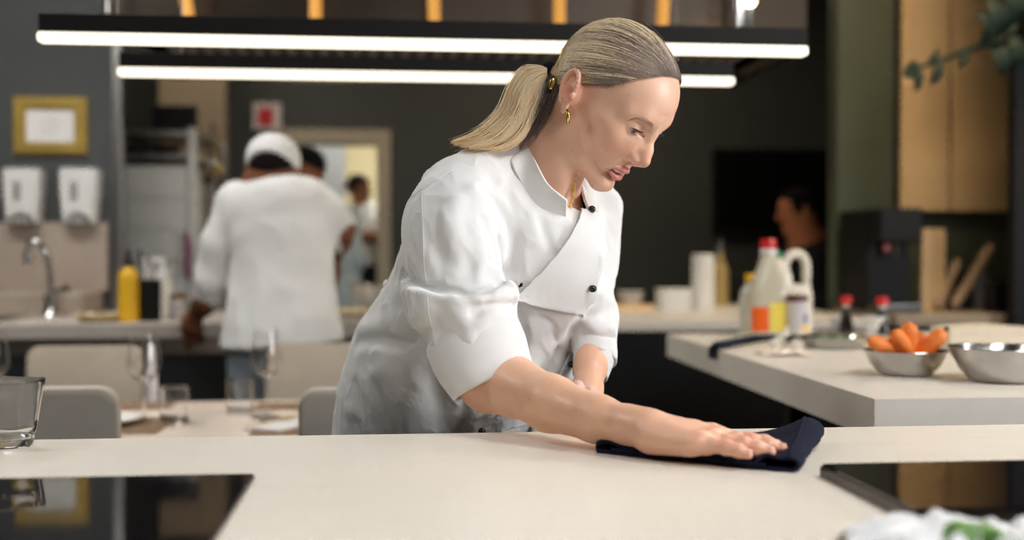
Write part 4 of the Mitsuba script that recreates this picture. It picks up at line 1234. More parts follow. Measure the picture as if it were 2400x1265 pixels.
Yp = 3.80
st = [(2400, 40), (2372, 72), (2330, 100), (2270, 118), (2210, 140), (2150, 160), (2128, 170)]
stem = spline(np.array([WY(x, y, Yp - .02 * math.sin(i)) for i, (x, y) in enumerate(st)]), 40)
add('climbing_plant__stem', tube(stem, np.linspace(.012, .005, 40), 10), 'leaf_dark', smooth=True)
for i, (b, t_, w) in enumerate([((2352, 92), (2310, 0), .040), ((2368, 70), (2372, -40), .045), ((2330, 100), (2350, 178), .036), ((2300, 108), (2310, 62), .016), ((2262, 120), (2246, 158), .014),
                                ((2205, 141), (2178, 200), .016), ((2152, 160), (2112, 176), .030), ((2150, 160), (2142, 218), .014), ((2372, 72), (2392, 160), .042), ((2345, 96), (2282, 30), .028), ((2385, 55), (2402, -10), .045), ((2176, 152), (2196, 118), .010)]):
    bb = WY(b[0], b[1], Yp)
    tt = WY(t_[0], t_[1], Yp - .03 + .02 * (i % 3))
    add('climbing_plant__' + numbered('plant_leaf').replace('plant_leaf', 'leaf'), leaf(bb, tt, w), 'leaf_dark', smooth=True)
hk = WY(2400, 40, Yp)
add('climbing_plant__hanging_pot', lathe([(0, 0), (.05, 0), (.055, .005), (.075, .11), (.070, .11), (.05, .012), (0, .012)], 24, (hk[0] + .03, Yp, hk[2] - .10)), 'black_plastic', smooth=40)
for s in (-1, 1):
    add('climbing_plant__' + numbered('plant_cord').replace('plant_cord', 'cord'), tube([(hk[0] + .03 + s * .072, Yp, hk[2] + .005), (hk[0] + .03, Yp, 2.999)], .002, 6), 'black_cloth')
tag('climbing_plant', 'dark green plant trailing across the wooden wall cabinet', 'plant')

# ------------------------------------------------------------------ white cloth with herb leaves in the near right corner
c = WZ(2235, 1262, ZT)
add('white_towel', crumpled(c[0] + .010, c[1] - .050, ZT + .0005, .100, .050, .030, 21, 40, ang=-.12), 'napkin', smooth=40)
tag('white_towel', 'crumpled white towel in the near corner beside the raised hob', 'towel')
rg = np.random.default_rng(5)
for i, (px, py, a) in enumerate(((2246, 1246, .3), (2262, 1254, 1.6), (2305, 1252, 2.4), (2322, 1262, .9), (2350, 1268, 3.0))):
    k = numbered('herb_leaf')
    q = WZ(px, py, ZT + .030)
    d = np.array([math.cos(a), math.sin(a), .25]) * .013
    add(k, leaf(q - d, q + d, .0065, .2, (0, 0, 1)), 'herb', smooth=True)
    tag(k, ['leftmost green herb leaf on the white towel', 'green herb leaf beside the leftmost one on the towel', 'middle green herb leaf on the white towel', 'green herb leaf right of the middle one on the towel', 'rightmost green herb leaf on the white towel'][i], 'leaf', 'herb leaves on the white towel')
# ================================================================== the woman at the worktop
# Her head is modelled in millimetres (x ahead, y to her left, z up, origin between the ears), her body in the frame of L().
HEAD_S = .965e-3
HEAD_O = L(1414, 241, 1.575)


def head_frame(pitch, yaw):
    th, ps = math.radians(pitch), math.radians(yaw)
    f = np.array([math.cos(th) * math.cos(ps), -math.cos(th) * math.sin(ps), -math.sin(th)])
    l = np.array([math.sin(ps), math.cos(ps), 0])
    return np.stack([f, l, np.cross(f, l)], 1)


HEAD_R = head_frame(45, 35)


def to_head(p):
    return ((p - HEAD_O.astype(np.float32)) @ HEAD_R.astype(np.float32)) / np.float32(HEAD_S)


def from_head(q):
    return np.asarray(q) * HEAD_S @ HEAD_R.T + HEAD_O


EYE = np.array([71.0, 31.5, 17.0])


def f_ear(q):
    """One ear in its own frame: u ahead, v up along the ear, w outwards."""
    tilt = math.radians(24)
    q = q / .98
    x, y, z = q[:, 0] + 9, q[:, 1] - 79, q[:, 2] - 1
    a = math.radians(21)                       # stands off the head
    w = y * math.cos(a) + x * math.sin(a) * -1.0
    u0 = x * math.cos(a) + y * math.sin(a)
    u = u0 * math.cos(tilt) + z * math.sin(tilt)
    v = -u0 * math.sin(tilt) + z * math.cos(tilt)
    e = np.stack([u, v, w], 1)
    f = f_ell(e, (-1, 3, 1.0), (15.5, 27, 4.2))
    f = smin(f, f_ell(e, (3, 0, -9), (10, 18, 11)), 5)
    rim = [(7, -1, 3), (12, 9, 5), (11.5, 20, 5.5), (4, 28.5, 5.5), (-7, 28, 6), (-14.5, 19, 6.5), (-16, 6, 6.5), (-13, -8, 5.5), (-7, -18, 4)]
    r = f_chain(e, spline(rim, 16), np.interp(np.linspace(0, 1, 16), [0, .2, .5, .8, 1], [2.2, 2.9, 3.1, 2.9, 2.4]), 1.5)
    f = smin(f, r, 2.5)
    anti = [(1, 20, 3), (-5, 13, 4.2), (-8, 3, 4.6), (-6.5, -7, 4.6), (-1, -13, 4.2)]
    f = smin(f, f_chain(e, spline(anti, 9), [2.3] * 9, 1.5), 3.0)
    f = smax(f, -f_ell(e, (2.5, -2.5, 5.5), (7.5, 8.5, 6.5)), 2.5)       # concha
    f = smax(f, -f_ell(e, (-1.5, 19, 6.5), (8, 5, 3.6)), 2)              # hollow under the rim
    f = smin(f, f_ell(e, (11.5, -5, 3.5), (3.2, 5.2, 4.2)), 2.5)         # tragus
    f = smin(f, f_ell(e, (3, -14, 3.6), (4.5, 2.6, 2.8)), 2.5)
    f = smin(f, f_ell(e, (2.5, -23.5, 1.8), (6.5, 8.5, 3.4)), 4)         # lobe
    return f * .98


def f_skull(q):
    """The head without ears, lids and mouth opening."""
    x, y, z = q.T
    ay = np.abs(y)
    s = np.stack([x, ay, z], 1)
    f = f_ell(q, (-4, 0, 33), (90, 71, 82))
    f = smin(f, f_ell(q, (32, 0, 46), (56, 55, 51)), 22)
    f = smin(f, f_ell(q, (40, 0, -12), (46, 52, 62)), 18)
    f = smin(f, f_chain(s, [(8, 45, -44), (42, 33, -68), (74, 9, -80)], [13, 12.5, 12], 12), 22)
    f = smin(f, f_ell(s, (79, 3, -79), (14, 13, 13)), 12)
    f = smin(f, f_ell(s, (56, 33, -16), (23, 22, 25)), 18)
    f = smin(f, f_cone(s, (26, 56, 4), (62, 42, -1), 7, 8), 24)
    f = smin(f, f_chain(s, [(62, 45, 32), (76, 29, 37), (83, 10, 34)], [6, 6.5, 7], 6), 16)
    f = smin(f, f_ell(s, (72, 13, -40), (17, 17, 16)), 14)               # muzzle
    f = smin(f, f_ell(s, (76, 15, -8), (15, 15, 24)), 12)
    return where_near(f, s, (90, 0, -10), 62, with_nose)


def with_nose(s, f):
    f = smax(f, -f_ell(s, (94, 35, 18), (14, 14.5, 9.5)), 11)            # eye sockets
    n = f_chain(s, [(82, 0, 27), (89.5, 0, 18), (100.5, 0, 0), (108, 0, -13)], [6.6, 6.0, 6.4, 7.6], 8)
    n = smin(n, f_ell(s, (95.5, 10.6, -18.5), (9.5, 5.6, 6.8)), 6)
    n = smin(n, f_ell(s, (97.5, 6.2, -8.5), (9.5, 5.0, 9.5)), 6)
    n = smin(n, f_cone(s, (108, 0, -18), (97, 0, -28), 5.2, 4), 5)
    n = smax(n, -f_ell(s, (101.5, 5.2, -28.5), (5.5, 2.3, 3.6)), 2.0)
    f = smin(f, n, 11)
    d = f_chain(s, [(93, 20, -18), (86, 27, -32), (79, 31, -47)], [0, 0, 0], .1)     # nostril to mouth corner
    return f + .9 * np.exp(-(d / 3.6) ** 2)


def where_near(f, q, c, r, fn):
    """f with fn(points, f there) put in within r of c."""
    m = ((q - np.asarray(c, np.float32)) ** 2).sum(1) < r * r
    if m.any():
        f[m] = fn(q[m], f[m])
    return f


def eye_opening(s):
    """Angle-wise depth into the almond between the lids (positive inside), in millimetres; she looks down."""
    e = s - EYE.astype(np.float32)
    az = np.arctan2(e[:, 1], e[:, 0])
    el = np.arctan2(e[:, 2], np.hypot(e[:, 0], e[:, 1]))
    k = np.clip(1 - ((az - .08) / .98) ** 2, 0, None)
    hi = .22 * k ** .8 - .10 + .05 * az
    lo = -.34 * k - .10 + .05 * az
    return np.minimum(hi - el, el - lo) * 13


def with_eye(s, f):
    e = s - EYE.astype(np.float32)
    rr = np.linalg.norm(e, axis=1)
    lid = rr - 13.7
    f = smin(f, lid, 3.0)
    cut = np.minimum(eye_opening(s), e[:, 0])
    f = smax(f, np.maximum(cut, 0) * 1.0 + np.where(cut > 0, 0, cut), .7)
    # the fold above the upper lid
    az = np.arctan2(e[:, 1], e[:, 0])
    el = np.arctan2(e[:, 2], np.hypot(e[:, 0], e[:, 1]))
    k = np.clip(1 - ((az - .08) / 1.05) ** 2, 0, None)
    return f + .8 * np.exp(-((el - (.36 * k ** .6 + .06)) / .07) ** 2) * (k > 0) * (e[:, 0] > 0)


def with_mouth(s, f):
    up = f_chain(s, [(80.5, 24.5, -47.2), (87, 16, -45.4), (93.4, 5.5, -44.2), (93.6, 0, -45.4)], [1.2, 2.6, 4.0, 3.8], 3)
    low = f_chain(s, [(80.5, 24.5, -48.2), (87, 14, -56.0), (90.6, 5, -58.8), (90.9, 0, -59.2)], [1.1, 2.9, 4.4, 4.5], 3)
    f = smin(f, up, 3.4)
    f = smin(f, low, 3.4)
    gap = f_chain(s, [(83, 23.0, -48.2), (90, 13, -50.6), (100, 0, -52.3)], [.4, 1.2, 2.0], 1)
    f = smax(f, -np.minimum(gap, f_ell(s, (83, 0, -52.0), (17, 20, 2.6))), 1.0)
    return f + .8 * np.exp(-(s[:, 1] / 2.4) ** 2 - ((s[:, 2] + 36) / 6) ** 2)


def f_head(q):
    s = np.stack([q[:, 0], np.abs(q[:, 1]), q[:, 2]], 1)
    f = f_skull(q)
    f = where_near(f, s, EYE, 26, with_eye)
    f = where_near(f, s, (88, 0, -50), 36, with_mouth)
    return where_near(f, s, (-6, 70, 0), 46, lambda p, g: smin(g, f_ear(p), 3.0))


NECK = [L(1300, 560, 1.66), L(1268, 440, 1.63), L(1300, 360, 1.605), L(1345, 285, 1.59)]


def f_headneck(p):
    q = to_head(p)
    f = f_head(q) * np.float32(HEAD_S)
    n = f_chain(p, NECK, [.052, .046, .043, .044], .03)
    f = smin(f, n, .016)
    # the cord of muscle from behind the ear to the throat, and the windpipe
    scm = f_cone(p, from_head((-22, -50, -28)), L(1312, 478, 1.585), .010, .008)
    return smin(f, scm, .018)
# ------------------------------------------------------------------ her hair: a cap that follows the skull, and strands drawn back to the tie
TIE = np.array([-92.0, 0, -31.0])
HAIRLINE = np.array([(-9, 24), (12, 32), (26, 45), (38, 63), (46, 76), (53, 86.5), (58, 94.5), (60.5, 98)], float)
HAIR_AREA = sg.Polygon([tuple(p) for p in HAIRLINE] + [(64, 112), (60, 150), (-130, 150), (-135, -38), (-100, -62), (-75, -66), (-45, -46), (-33, -24), (-28, 0), (-20, 15)])


def f_poly(p2, poly):
    """Signed distance of 2-D points to a polygon's edge (negative inside)."""
    c = np.array(poly.exterior.coords, np.float32)
    d2 = np.full(len(p2), 1e12, np.float32)
    for a, b in zip(c[:-1], c[1:]):
        e = b - a
        h = np.clip((p2 - a) @ e / max(e @ e, 1e-12), 0, 1)
        r = p2 - a - h[:, None] * e
        d2 = np.minimum(d2, (r * r).sum(1))
    ins = shapely.contains_xy(poly, p2[:, 0], p2[:, 1])
    return np.where(ins, -1, 1) * np.sqrt(d2)


def f_hairbase(q, lift=3.0):
    ear = np.exp(-((q[:, 0] + 2) ** 2 + (q[:, 2] - 20) ** 2) / 26 ** 2)           # it lies close where the ear stands
    f = f_skull_back(q) - (lift - 2.4 * ear).astype(np.float32)
    return smin(f, f_cone(q, (-34, 0, 24), TIE, 60, 9), 16)


def f_skull_back(q):
    s = np.stack([q[:, 0], np.abs(q[:, 1]), q[:, 2]], 1)
    f = f_ell(q, (-4, 0, 33), (90, 71, 82))
    f = smin(f, f_ell(q, (32, 0, 46), (56, 55, 51)), 22)
    f = smin(f, f_ell(q, (40, 0, -12), (46, 52, 62)), 18)
    n = f_chain(q, NECK_H, [.052 / HEAD_S, .046 / HEAD_S, .043 / HEAD_S, .044 / HEAD_S], 30)
    return smin(f, n, 16)


NECK_H = [to_head(np.asarray(p, np.float32)[None])[0] for p in NECK]
HC = np.array([-4.0, 0, 30.0])


def hug(dirs, off):
    """Points of the hair base in these directions from the middle of the skull, off millimetres out."""
    lo, hi = np.full(len(dirs), 25.0), np.full(len(dirs), 150.0)
    for _ in range(13):
        m = (lo + hi) / 2
        inside = f_hairbase((HC + dirs * m[:, None]).astype(np.float32)) < 0
        lo, hi = np.where(inside, m, lo), np.where(inside, hi, m)
    return HC + dirs * (hi + off)[:, None]


def slerp(a, b, t):
    w = np.arccos(np.clip((a * b).sum(-1), -1, 1))[:, None, None]
    t = np.asarray(t)
    t = t[None, :, None] if t.ndim == 1 else t[:, :, None]
    return (np.sin((1 - t) * w) * a[:, None] + np.sin(t * w) * b[:, None]) / np.sin(w)


def strands_mesh(paths, radii, colors):
    """Thin three-sided tubes along paths (n, k, 3) of head points; colors (n, k, 3)."""
    n, k, _ = paths.shape
    P = from_head(paths.reshape(-1, 3)).reshape(n, k, 3)
    t = unit(np.gradient(P, axis=1))
    a = unit(np.cross(t, np.array([.31, .17, .93])))
    b = np.cross(t, a)
    ang = np.arange(3) * 2 * np.pi / 3
    r = np.asarray(radii)[..., None, None] * np.ones((n, k, 1, 1))
    ring = r * (np.cos(ang)[:, None] * a[:, :, None] + np.sin(ang)[:, None] * b[:, :, None])
    v = (P[:, :, None] + ring).reshape(-1, 3)
    base = (np.arange(n) * k * 3)[:, None, None]
    i, j = np.meshgrid(np.arange(k - 1), np.arange(3), indexing='ij')
    q = np.stack([i * 3 + j, i * 3 + (j + 1) % 3, (i + 1) * 3 + (j + 1) % 3, (i + 1) * 3 + j], -1).reshape(1, -1, 4)
    q = (q + base).reshape(-1, 4)
    c = np.repeat(colors.reshape(-1, 3), 3, axis=0)
    return (to_world(v), q), c


rng = np.random.default_rng(7)
DARK, ASH, BLOND, PALE = (np.array(c) for c in ((.090, .062, .052), (.29, .215, .175), (.72, .55, .31), (.92, .80, .58)))


def n1(x, seed=0):
    x = np.asarray(x, float)
    return meshkit.noise(np.stack([x, x * 0 + .37, x * 0 + .71], -1), seed)


def hair_colors(u, t, seed):
    """Dark at the roots, blond towards the tie, in streaks (it is dyed)."""
    s = .35 * n1(u * 34, seed + 11) + .35 * n1(u * 95, seed) + .30 * n1(u * 260, seed + 3) + rng.normal(0, .09, len(u))
    s = .5 + (s - .5) * 1.9
    start = np.clip(.20 - .95 * (s - .5), -.35, .62)
    m = np.clip((t - start[:, None]) / .30, 0, 1)
    m = m * m * (3 - 2 * m)
    m = np.clip(m * (.75 + .5 * n1(u * 150 + 9, seed)[:, None]), 0, 1)
    root = DARK + (ASH - DARK) * n1(u * 120 + 4, seed + 5)[:, None]
    tip = BLOND + (PALE - BLOND) * n1(u * 70 + 2, seed + 8)[:, None]
    return root[:, None] * (1 - m[..., None]) + tip[:, None] * m[..., None]


def scalp_strands(n, k=19):
    # roots along the hairline from the right ear over the forehead to the left ear
    u = np.sort(rng.uniform(-1, 1, n))
    L0 = np.linspace(0, 1, len(HAIRLINE))
    a = np.clip(1 - np.abs(u), 0, 1)
    # a = 0 at the ears, 1 at the middle of the forehead
    arc = np.array([0, 24, 48, 72, 92, 110, 129, 148.0]) / 148
    x, z = np.interp(1 - np.abs(u), arc, HAIRLINE[:, 0]), np.interp(1 - np.abs(u), arc, HAIRLINE[:, 1])
    back = np.abs(rng.normal(0, 1, n)) * 7 * (rng.random(n) < .6)
    x, z = x - back * .55 + rng.normal(0, .6, n), z + back * .45 + rng.normal(0, .6, n)
    y = np.sqrt(np.clip(71.0 ** 2 * (1 - np.clip((z - 33) / 84, -1, 1) ** 2 - np.clip((x + 4) / 92, -1, 1) ** 2 * .8), 4, None)) * np.sign(u)
    y = np.where(np.abs(u) < .14, y * np.clip(np.abs(u) / .14, 0, 1), y)
    root = unit(np.stack([x, y, z], 1) - HC)
    end = unit(TIE + rng.normal(0, 1, (n, 3)) * [1.5, 5.5, 5.5] - HC)
    t = np.linspace(0, 1, k)
    t = t ** 1.55
    d = slerp(root, end, t)
    lock = 1.5 * n1(u * 75, 21) + .9 * n1(u * 210, 22)
    off = .4 + lock[:, None] * np.sin(np.pi * np.clip(t * 1.05 + .03, 0, 1)) ** .5 + rng.uniform(-.3, .5, (n, 1))
    off = off * (1 - .6 * t) - np.exp(-t / .012) * 1.4
    p = hug(d.reshape(-1, 3), off.reshape(-1)).reshape(n, k, 3)
    wav = (n1(t[None] * 3 + u[:, None] * 37, 31) - .5) * 2.2
    p[:, :, 2] += wav * np.sin(np.pi * t)
    return p, hair_colors(u, t[None], 3)


def nape_strands(n, k=10):
    u = rng.uniform(0, 1, n)
    side = np.where(rng.random(n) < .62, -1, 1)
    x, z = np.interp(u, [0, .3, .6, 1], [-24, -34, -48, -78]), np.interp(u, [0, .3, .6, 1], [8, -22, -44, -62])
    x, z = x + rng.normal(0, 3, n), z + rng.normal(0, 3, n)
    y = side * np.interp(u, [0, .5, 1], [64, 52, 8])
    root = unit(np.stack([x, y, z], 1) - HC)
    end = unit(TIE + rng.normal(0, 1, (n, 3)) * [1.5, 5, 5] - HC)
    t = np.linspace(0, 1, k)
    d = slerp(root, end, t)
    off = (.3 + 1.4 * n1(u * 60, 41))[:, None] * np.sin(np.pi * np.clip(t + .05, 0, 1)) - np.exp(-t / .05) * 1.4
    p = hug(d.reshape(-1, 3), off.reshape(-1)).reshape(n, k, 3)
    m = np.clip((t[None] - .75 + .5 * n1(u * 50, 44)[:, None]) / .7, 0, 1)[..., None] * .6
    c = (DARK * 1.15)[None, None] * (1 - m) + (ASH * 1.5)[None, None] * m
    return p, c


def tail_strands(n, k=16):
    """The tail: from the tie over her back shoulder, fanning out."""
    a, rr = rng.uniform(0, 2 * np.pi, n), np.sqrt(rng.random(n))
    ax, up = rr * np.cos(a), rr * np.sin(a)           # across (towards the camera -) and upper +
    # guide curves in photo-independent head millimetres, upper and lower edge of the fan
    hi = HEADP([(1282, 160), (1258, 154), (1222, 160), (1194, 200), (1168, 262), (1112, 312), (1056, 333)], [1.565, 1.563, 1.560, 1.556, 1.553, 1.550, 1.548])
    lo = HEADP([(1282, 184), (1272, 204), (1262, 238), (1247, 275), (1232, 312), (1196, 345), (1128, 352)], [1.565, 1.560, 1.553, 1.547, 1.541, 1.536, 1.535])
    hi, lo = spline(hi, k), spline(lo, k)
    w = np.clip(.5 - .5 * up + rng.normal(0, .04, n), -.03, 1.05)
    w = np.clip(w + .10 * (n1(w * 14, 51) - .5), 0, 1)
    length = np.clip(.72 + .32 * rng.random(n) ** .6 - .10 * (w - .5), .45, 1.04)
    t = np.linspace(0, 1, k)
    g = t[None] * length[:, None]
    idx = np.clip(g * (k - 1), 0, k - 1.001)
    i = idx.astype(int)
    fr = (idx - i)[..., None]
    H = hi[i] * (1 - fr) + hi[i + 1] * fr
    Lo = lo[i] * (1 - fr) + lo[i + 1] * fr
    p = H * (1 - w[:, None, None]) + Lo * w[:, None, None]
    thick = np.interp(g, [0, .12, .4, 1], [6, 13, 17, 10])
    lock = ((n1(w * 23, 52) - .5) * 11 + (n1(w * 70, 57) - .5) * 6)[:, None] * np.clip(g * 3, 0, 1)
    depth = (ax[:, None] * thick + lock)
    p = p + depth[..., None] * (HEAD_R.T @ np.array([0, 1.0, 0]))
    p = p + (rng.normal(0, 2.0, (n, 1, 3)) * (.6 + 2.2 * (rng.random((n, 1, 1)) < .06)) + rng.normal(0, .3, (n, k, 3))) * np.clip(g * 2, 0, 1)[..., None]
    sway = (n1(g * 2.2 + w[:, None] * 31, 53) - .5) * 7 * g
    p = p + sway[..., None] * (HEAD_R.T @ np.array([.35, 0, .9]))
    s = np.clip(.75 * n1(w * 40, 55) + .25 * rng.random(n), 0, 1)
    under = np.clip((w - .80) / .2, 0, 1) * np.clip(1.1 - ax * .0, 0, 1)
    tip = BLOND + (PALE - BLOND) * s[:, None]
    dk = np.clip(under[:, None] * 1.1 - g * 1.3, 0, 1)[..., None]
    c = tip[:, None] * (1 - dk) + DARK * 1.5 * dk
    c = c * (1 - .22 * np.clip(g - .45, 0, 1)[..., None] * np.array([0, .35, .9]))
    return p, c


def under_strands(n, k=12):
    """Dark hair below the tie, along the nape, under the tail."""
    A = spline(HEADP([(1289, 176), (1270, 215), (1252, 258), (1238, 300), (1215, 338)], [1.563, 1.560, 1.555, 1.552, 1.550]), k)
    B = spline(HEADP([(1300, 186), (1303, 222), (1284, 268), (1260, 306), (1240, 338)], [1.560, 1.552, 1.550, 1.550, 1.550]), k)
    w = rng.random(n)
    t = np.linspace(0, 1, k)
    ln = rng.uniform(.55, 1.0, n) * np.where(w > .6, .85, 1.0)
    idx = np.clip(t[None] * ln[:, None] * (k - 1), 0, k - 1.001)
    i = idx.astype(int)
    fr = (idx - i)[..., None]
    p = (A[i] * (1 - fr) + A[i + 1] * fr) * (1 - w[:, None, None]) + (B[i] * (1 - fr) + B[i + 1] * fr) * w[:, None, None]
    away = HEAD_R.T @ np.array([0, 1.0, 0])
    p = p + (rng.uniform(-3, 16, n)[:, None] * np.clip(t * 3, 0, 1))[..., None] * away + rng.normal(0, 1.3, (n, 1, 3)) + rng.normal(0, .5, (n, k, 3))
    m = (n1(w * 40, 71) * .8 * rng.random(n))[:, None] * np.ones(k)
    c = DARK * (1 - m[..., None]) + ASH * m[..., None]
    return p, c * np.where(rng.random(n) < .06, 2.2, 1.0)[:, None, None]


def temple_strands(n, k=9):
    """Fine short hairs at the temple, before the ear."""
    u = rng.random(n) ** 1.5
    side = np.where(rng.random(n) < .7, -1, 1)
    x = np.interp(u, [0, 1], [2, 40]) + rng.normal(0, 1.5, n)
    z = np.interp(u, [0, .5, 1], [26, 44, 66]) - 2
    root = unit(np.stack([x, side * (72 - .14 * x), z], 1) - HC)
    end = unit(np.stack([x + rng.uniform(-9, 3, n), side * (70 - .12 * x), z - rng.uniform(5, 22, n) * (1 - .6 * u)], 1) - HC)
    t = np.linspace(0, 1, k)
    d = slerp(root, end, t)
    d = unit(d + (np.sin(np.pi * t)[None] * rng.uniform(0, .035, (n, 1)))[..., None] * np.array([1.0, 0, .3]))
    off = -3.2 + 1.2 * t[None] + rng.uniform(-.1, .4, (n, 1))
    p = hug(d.reshape(-1, 3), off.reshape(-1)).reshape(n, k, 3)
    return p, np.broadcast_to(DARK * 1.7, (n, k, 3)).copy()


def HEADP(px, d):
    return np.array([to_head(L(x, y, e)[None].astype(np.float32))[0] for (x, y), e in zip(px, d)], float)


def fly_strands(n, k=12):
    u = rng.uniform(-.95, .6, n)
    arc = np.array([0, 24, 48, 72, 92, 110, 129, 148.0]) / 148
    x, z = np.interp(1 - np.abs(u), arc, HAIRLINE[:, 0]), np.interp(1 - np.abs(u), arc, HAIRLINE[:, 1])
    y = np.sqrt(np.clip(71.0 ** 2 * (1 - np.clip((z - 33) / 84, -1, 1) ** 2 - np.clip((x + 4) / 92, -1, 1) ** 2 * .8), 4, None)) * np.sign(u)
    root = unit(np.stack([x, y, z], 1) - HC)
    end = unit(TIE + rng.normal(0, 1, (n, 3)) * 14 - HC)
    t0 = rng.uniform(0, .55, n)[:, None]
    t = np.clip(t0 + np.linspace(0, 1, k)[None] * rng.uniform(.15, .4, n)[:, None], 0, 1)
    d = slerp(root, end, t)
    off = 1.5 + (np.linspace(0, 1, k) ** 1.3)[None] * rng.uniform(1, 7.5, n)[:, None]
    p = hug(d.reshape(-1, 3), off.reshape(-1)).reshape(n, k, 3)
    return p, np.broadcast_to(BLOND * .7, (n, k, 3)).copy()


def build_hair(scale=1.0):
    v, q = mesh_of(lambda p: np.maximum(f_hairbase(p), f_poly(p[:, [0, 2]], HAIR_AREA) * .8).astype(np.float32), (-122, -92, -75), (76, 92, 128), 2.0, newton=1)
    # the cap carries the same streaks
    dirs = v - HC
    ang = np.arctan2(dirs[:, 1], dirs[:, 2])
    back = np.clip((62 - v[:, 0]) / 150, 0, 1)
    s = n1(ang * 22, 61) * .6 + n1(ang * 60, 62) * .4
    m = np.clip((back - .62 + .75 * s) / .5, 0, 1)[:, None]
    c = (DARK * 1.3 * (1 - m) + BLOND * .7 * m)
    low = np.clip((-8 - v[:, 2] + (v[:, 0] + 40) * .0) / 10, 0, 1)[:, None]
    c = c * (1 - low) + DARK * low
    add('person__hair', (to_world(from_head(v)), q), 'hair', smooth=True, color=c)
    parts = [scalp_strands(int(4200 * scale)), nape_strands(int(800 * scale)), temple_strands(int(200 * scale))]
    V, Q, C, n = [], [], [], 0
    for p, c in parts:
        (v, q), c = strands_mesh(p, np.full(p.shape[:2], .00030) * (1 if p.shape[1] > 9 else np.linspace(.55, .2, 9)), c)
        V.append(v), Q.append(q + n), C.append(c)
        n += len(v)
    add('person__hair__strands', (np.vstack(V), np.vstack(Q)), 'hair', smooth=True, color=np.vstack(C))
    p, c = under_strands(int(700 * scale))
    m, c = strands_mesh(p, np.full(p.shape[:2], .00032), c)
    add('person__hair__under_hair', m, 'hair', smooth=True, color=c)
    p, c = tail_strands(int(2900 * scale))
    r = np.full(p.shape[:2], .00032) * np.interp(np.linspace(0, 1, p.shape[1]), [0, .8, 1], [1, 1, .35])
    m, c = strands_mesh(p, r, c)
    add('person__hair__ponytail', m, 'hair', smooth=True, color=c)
    p, c = fly_strands(70)
    m, c = strands_mesh(p, np.full(p.shape[:2], .00012), c)
    add('person__hair__loose_hairs', m, 'hair', smooth=True, color=c)
# ------------------------------------------------------------------ her white jacket
from scipy.spatial import cKDTree


class Sweep:
    """An implicit tube of elliptic sections: rows of centre, axis a, axis b, radius a, radius b; round ends."""

    def __init__(self, c, a, b, ra, rb, n=240):
        c, a, b = spline(c, n), unit(spline(a, n)), unit(spline(b, n))
        ra, rb = spline(np.c_[ra, ra, ra], n)[:, :1], spline(np.c_[rb, rb, rb], n)[:, :1]
        self.rows = np.hstack([c, a, b, unit(np.gradient(c, axis=0)), ra, rb]).astype(np.float32)
        self.tree = cKDTree(c)
        r = max(ra.max(), rb.max()) + .045
        self.lo, self.hi = c.min(0) - r, c.max(0) + r

    def __call__(self, p):
        out = np.full(len(p), .2, np.float32)
        m = np.flatnonzero(((p > self.lo) & (p < self.hi)).all(1))
        if not len(m):
            return out
        p = p[m]
        _, i = self.tree.query(p, workers=-1)
        r = self.rows[i]
        d = (p - r[:, :3]).astype(np.float32)
        ra, rb = r[:, 12], r[:, 13]
        u = np.einsum('ij,ij->i', d, r[:, 3:6]) / ra
        v = np.einsum('ij,ij->i', d, r[:, 6:9]) / rb
        rc = np.minimum(ra, rb)
        w = np.einsum('ij,ij->i', d, r[:, 9:12]) / rc
        k0 = np.sqrt(u * u + v * v + w * w)
        k1 = np.sqrt((u / ra) ** 2 + (v / rb) ** 2 + (w / rc) ** 2)
        out[m] = k0 * (k0 - 1) / np.maximum(k1, 1e-6)
        return out


ACROSS, FRONT = unit(np.array([.62, .785, 0])), unit(np.array([.785, -.62, 0]))     # her right-to-left and her facing


def torso_sweep():
    rows = [(1022, 1230, 236, 1.80), (1024, 1120, 236, 1.80), (1026, 1015, 230, 1.79), (1074, 900, 248, 1.76), (1116, 800, 254, 1.73), (1150, 700, 236, 1.70),
            (1176, 600, 222, 1.68), (1202, 510, 214, 1.665), (1224, 455, 196, 1.655), (1240, 415, 130, 1.65), (1246, 392, 64, 1.65)]
    c = np.array([L(x, y, d) for x, y, h, d in rows])
    hw = np.array([h / FOCAL * d for x, y, h, d in rows])
    ra = hw / math.hypot(.62, .785 * .62)
    k = len(rows)
    return Sweep(c, np.tile(ACROSS, (k, 1)), np.tile(FRONT, (k, 1)), ra, ra * .62)


def arm_sweep(rows, flat=1.0):
    """rows: px, py, half width in pixels, distance; sections face the camera."""
    c = np.array([L(x, y, d) for x, y, h, d in rows])
    t = unit(np.gradient(c, axis=0))
    b = unit(np.cross(t, np.cross([0, 1.0, 0], t)))
    a = np.cross(b, t)
    r = np.array([h / FOCAL * d for x, y, h, d in rows])
    return Sweep(c, a, b, r, r * flat)


TORSO = torso_sweep()
SLEEVE = arm_sweep([(1104, 440, 56, 1.55), (1070, 474, 90, 1.525), (1052, 525, 104, 1.505), (1054, 580, 108, 1.49), (1068, 630, 106, 1.480), (1080, 690, 98, 1.470)], 1.08)
ELBOW = arm_sweep([(1056, 600, 132, 1.480), (1070, 655, 136, 1.474), (1083, 700, 132, 1.468), (1094, 745, 122, 1.46), (1108, 795, 98, 1.452), (1130, 856, 90, 1.448)], 1.06)
LEFT = arm_sweep([(1372, 480, 50, 1.79), (1388, 525, 64, 1.775), (1390, 600, 62, 1.745), (1384, 680, 56, 1.70), (1390, 740, 60, 1.67), (1394, 790, 50, 1.652), (1394, 860, 46, 1.63)], 1.05)
NECKHOLE = [L(1285, 480, 1.635), L(1268, 440, 1.63), L(1300, 350, 1.605)]


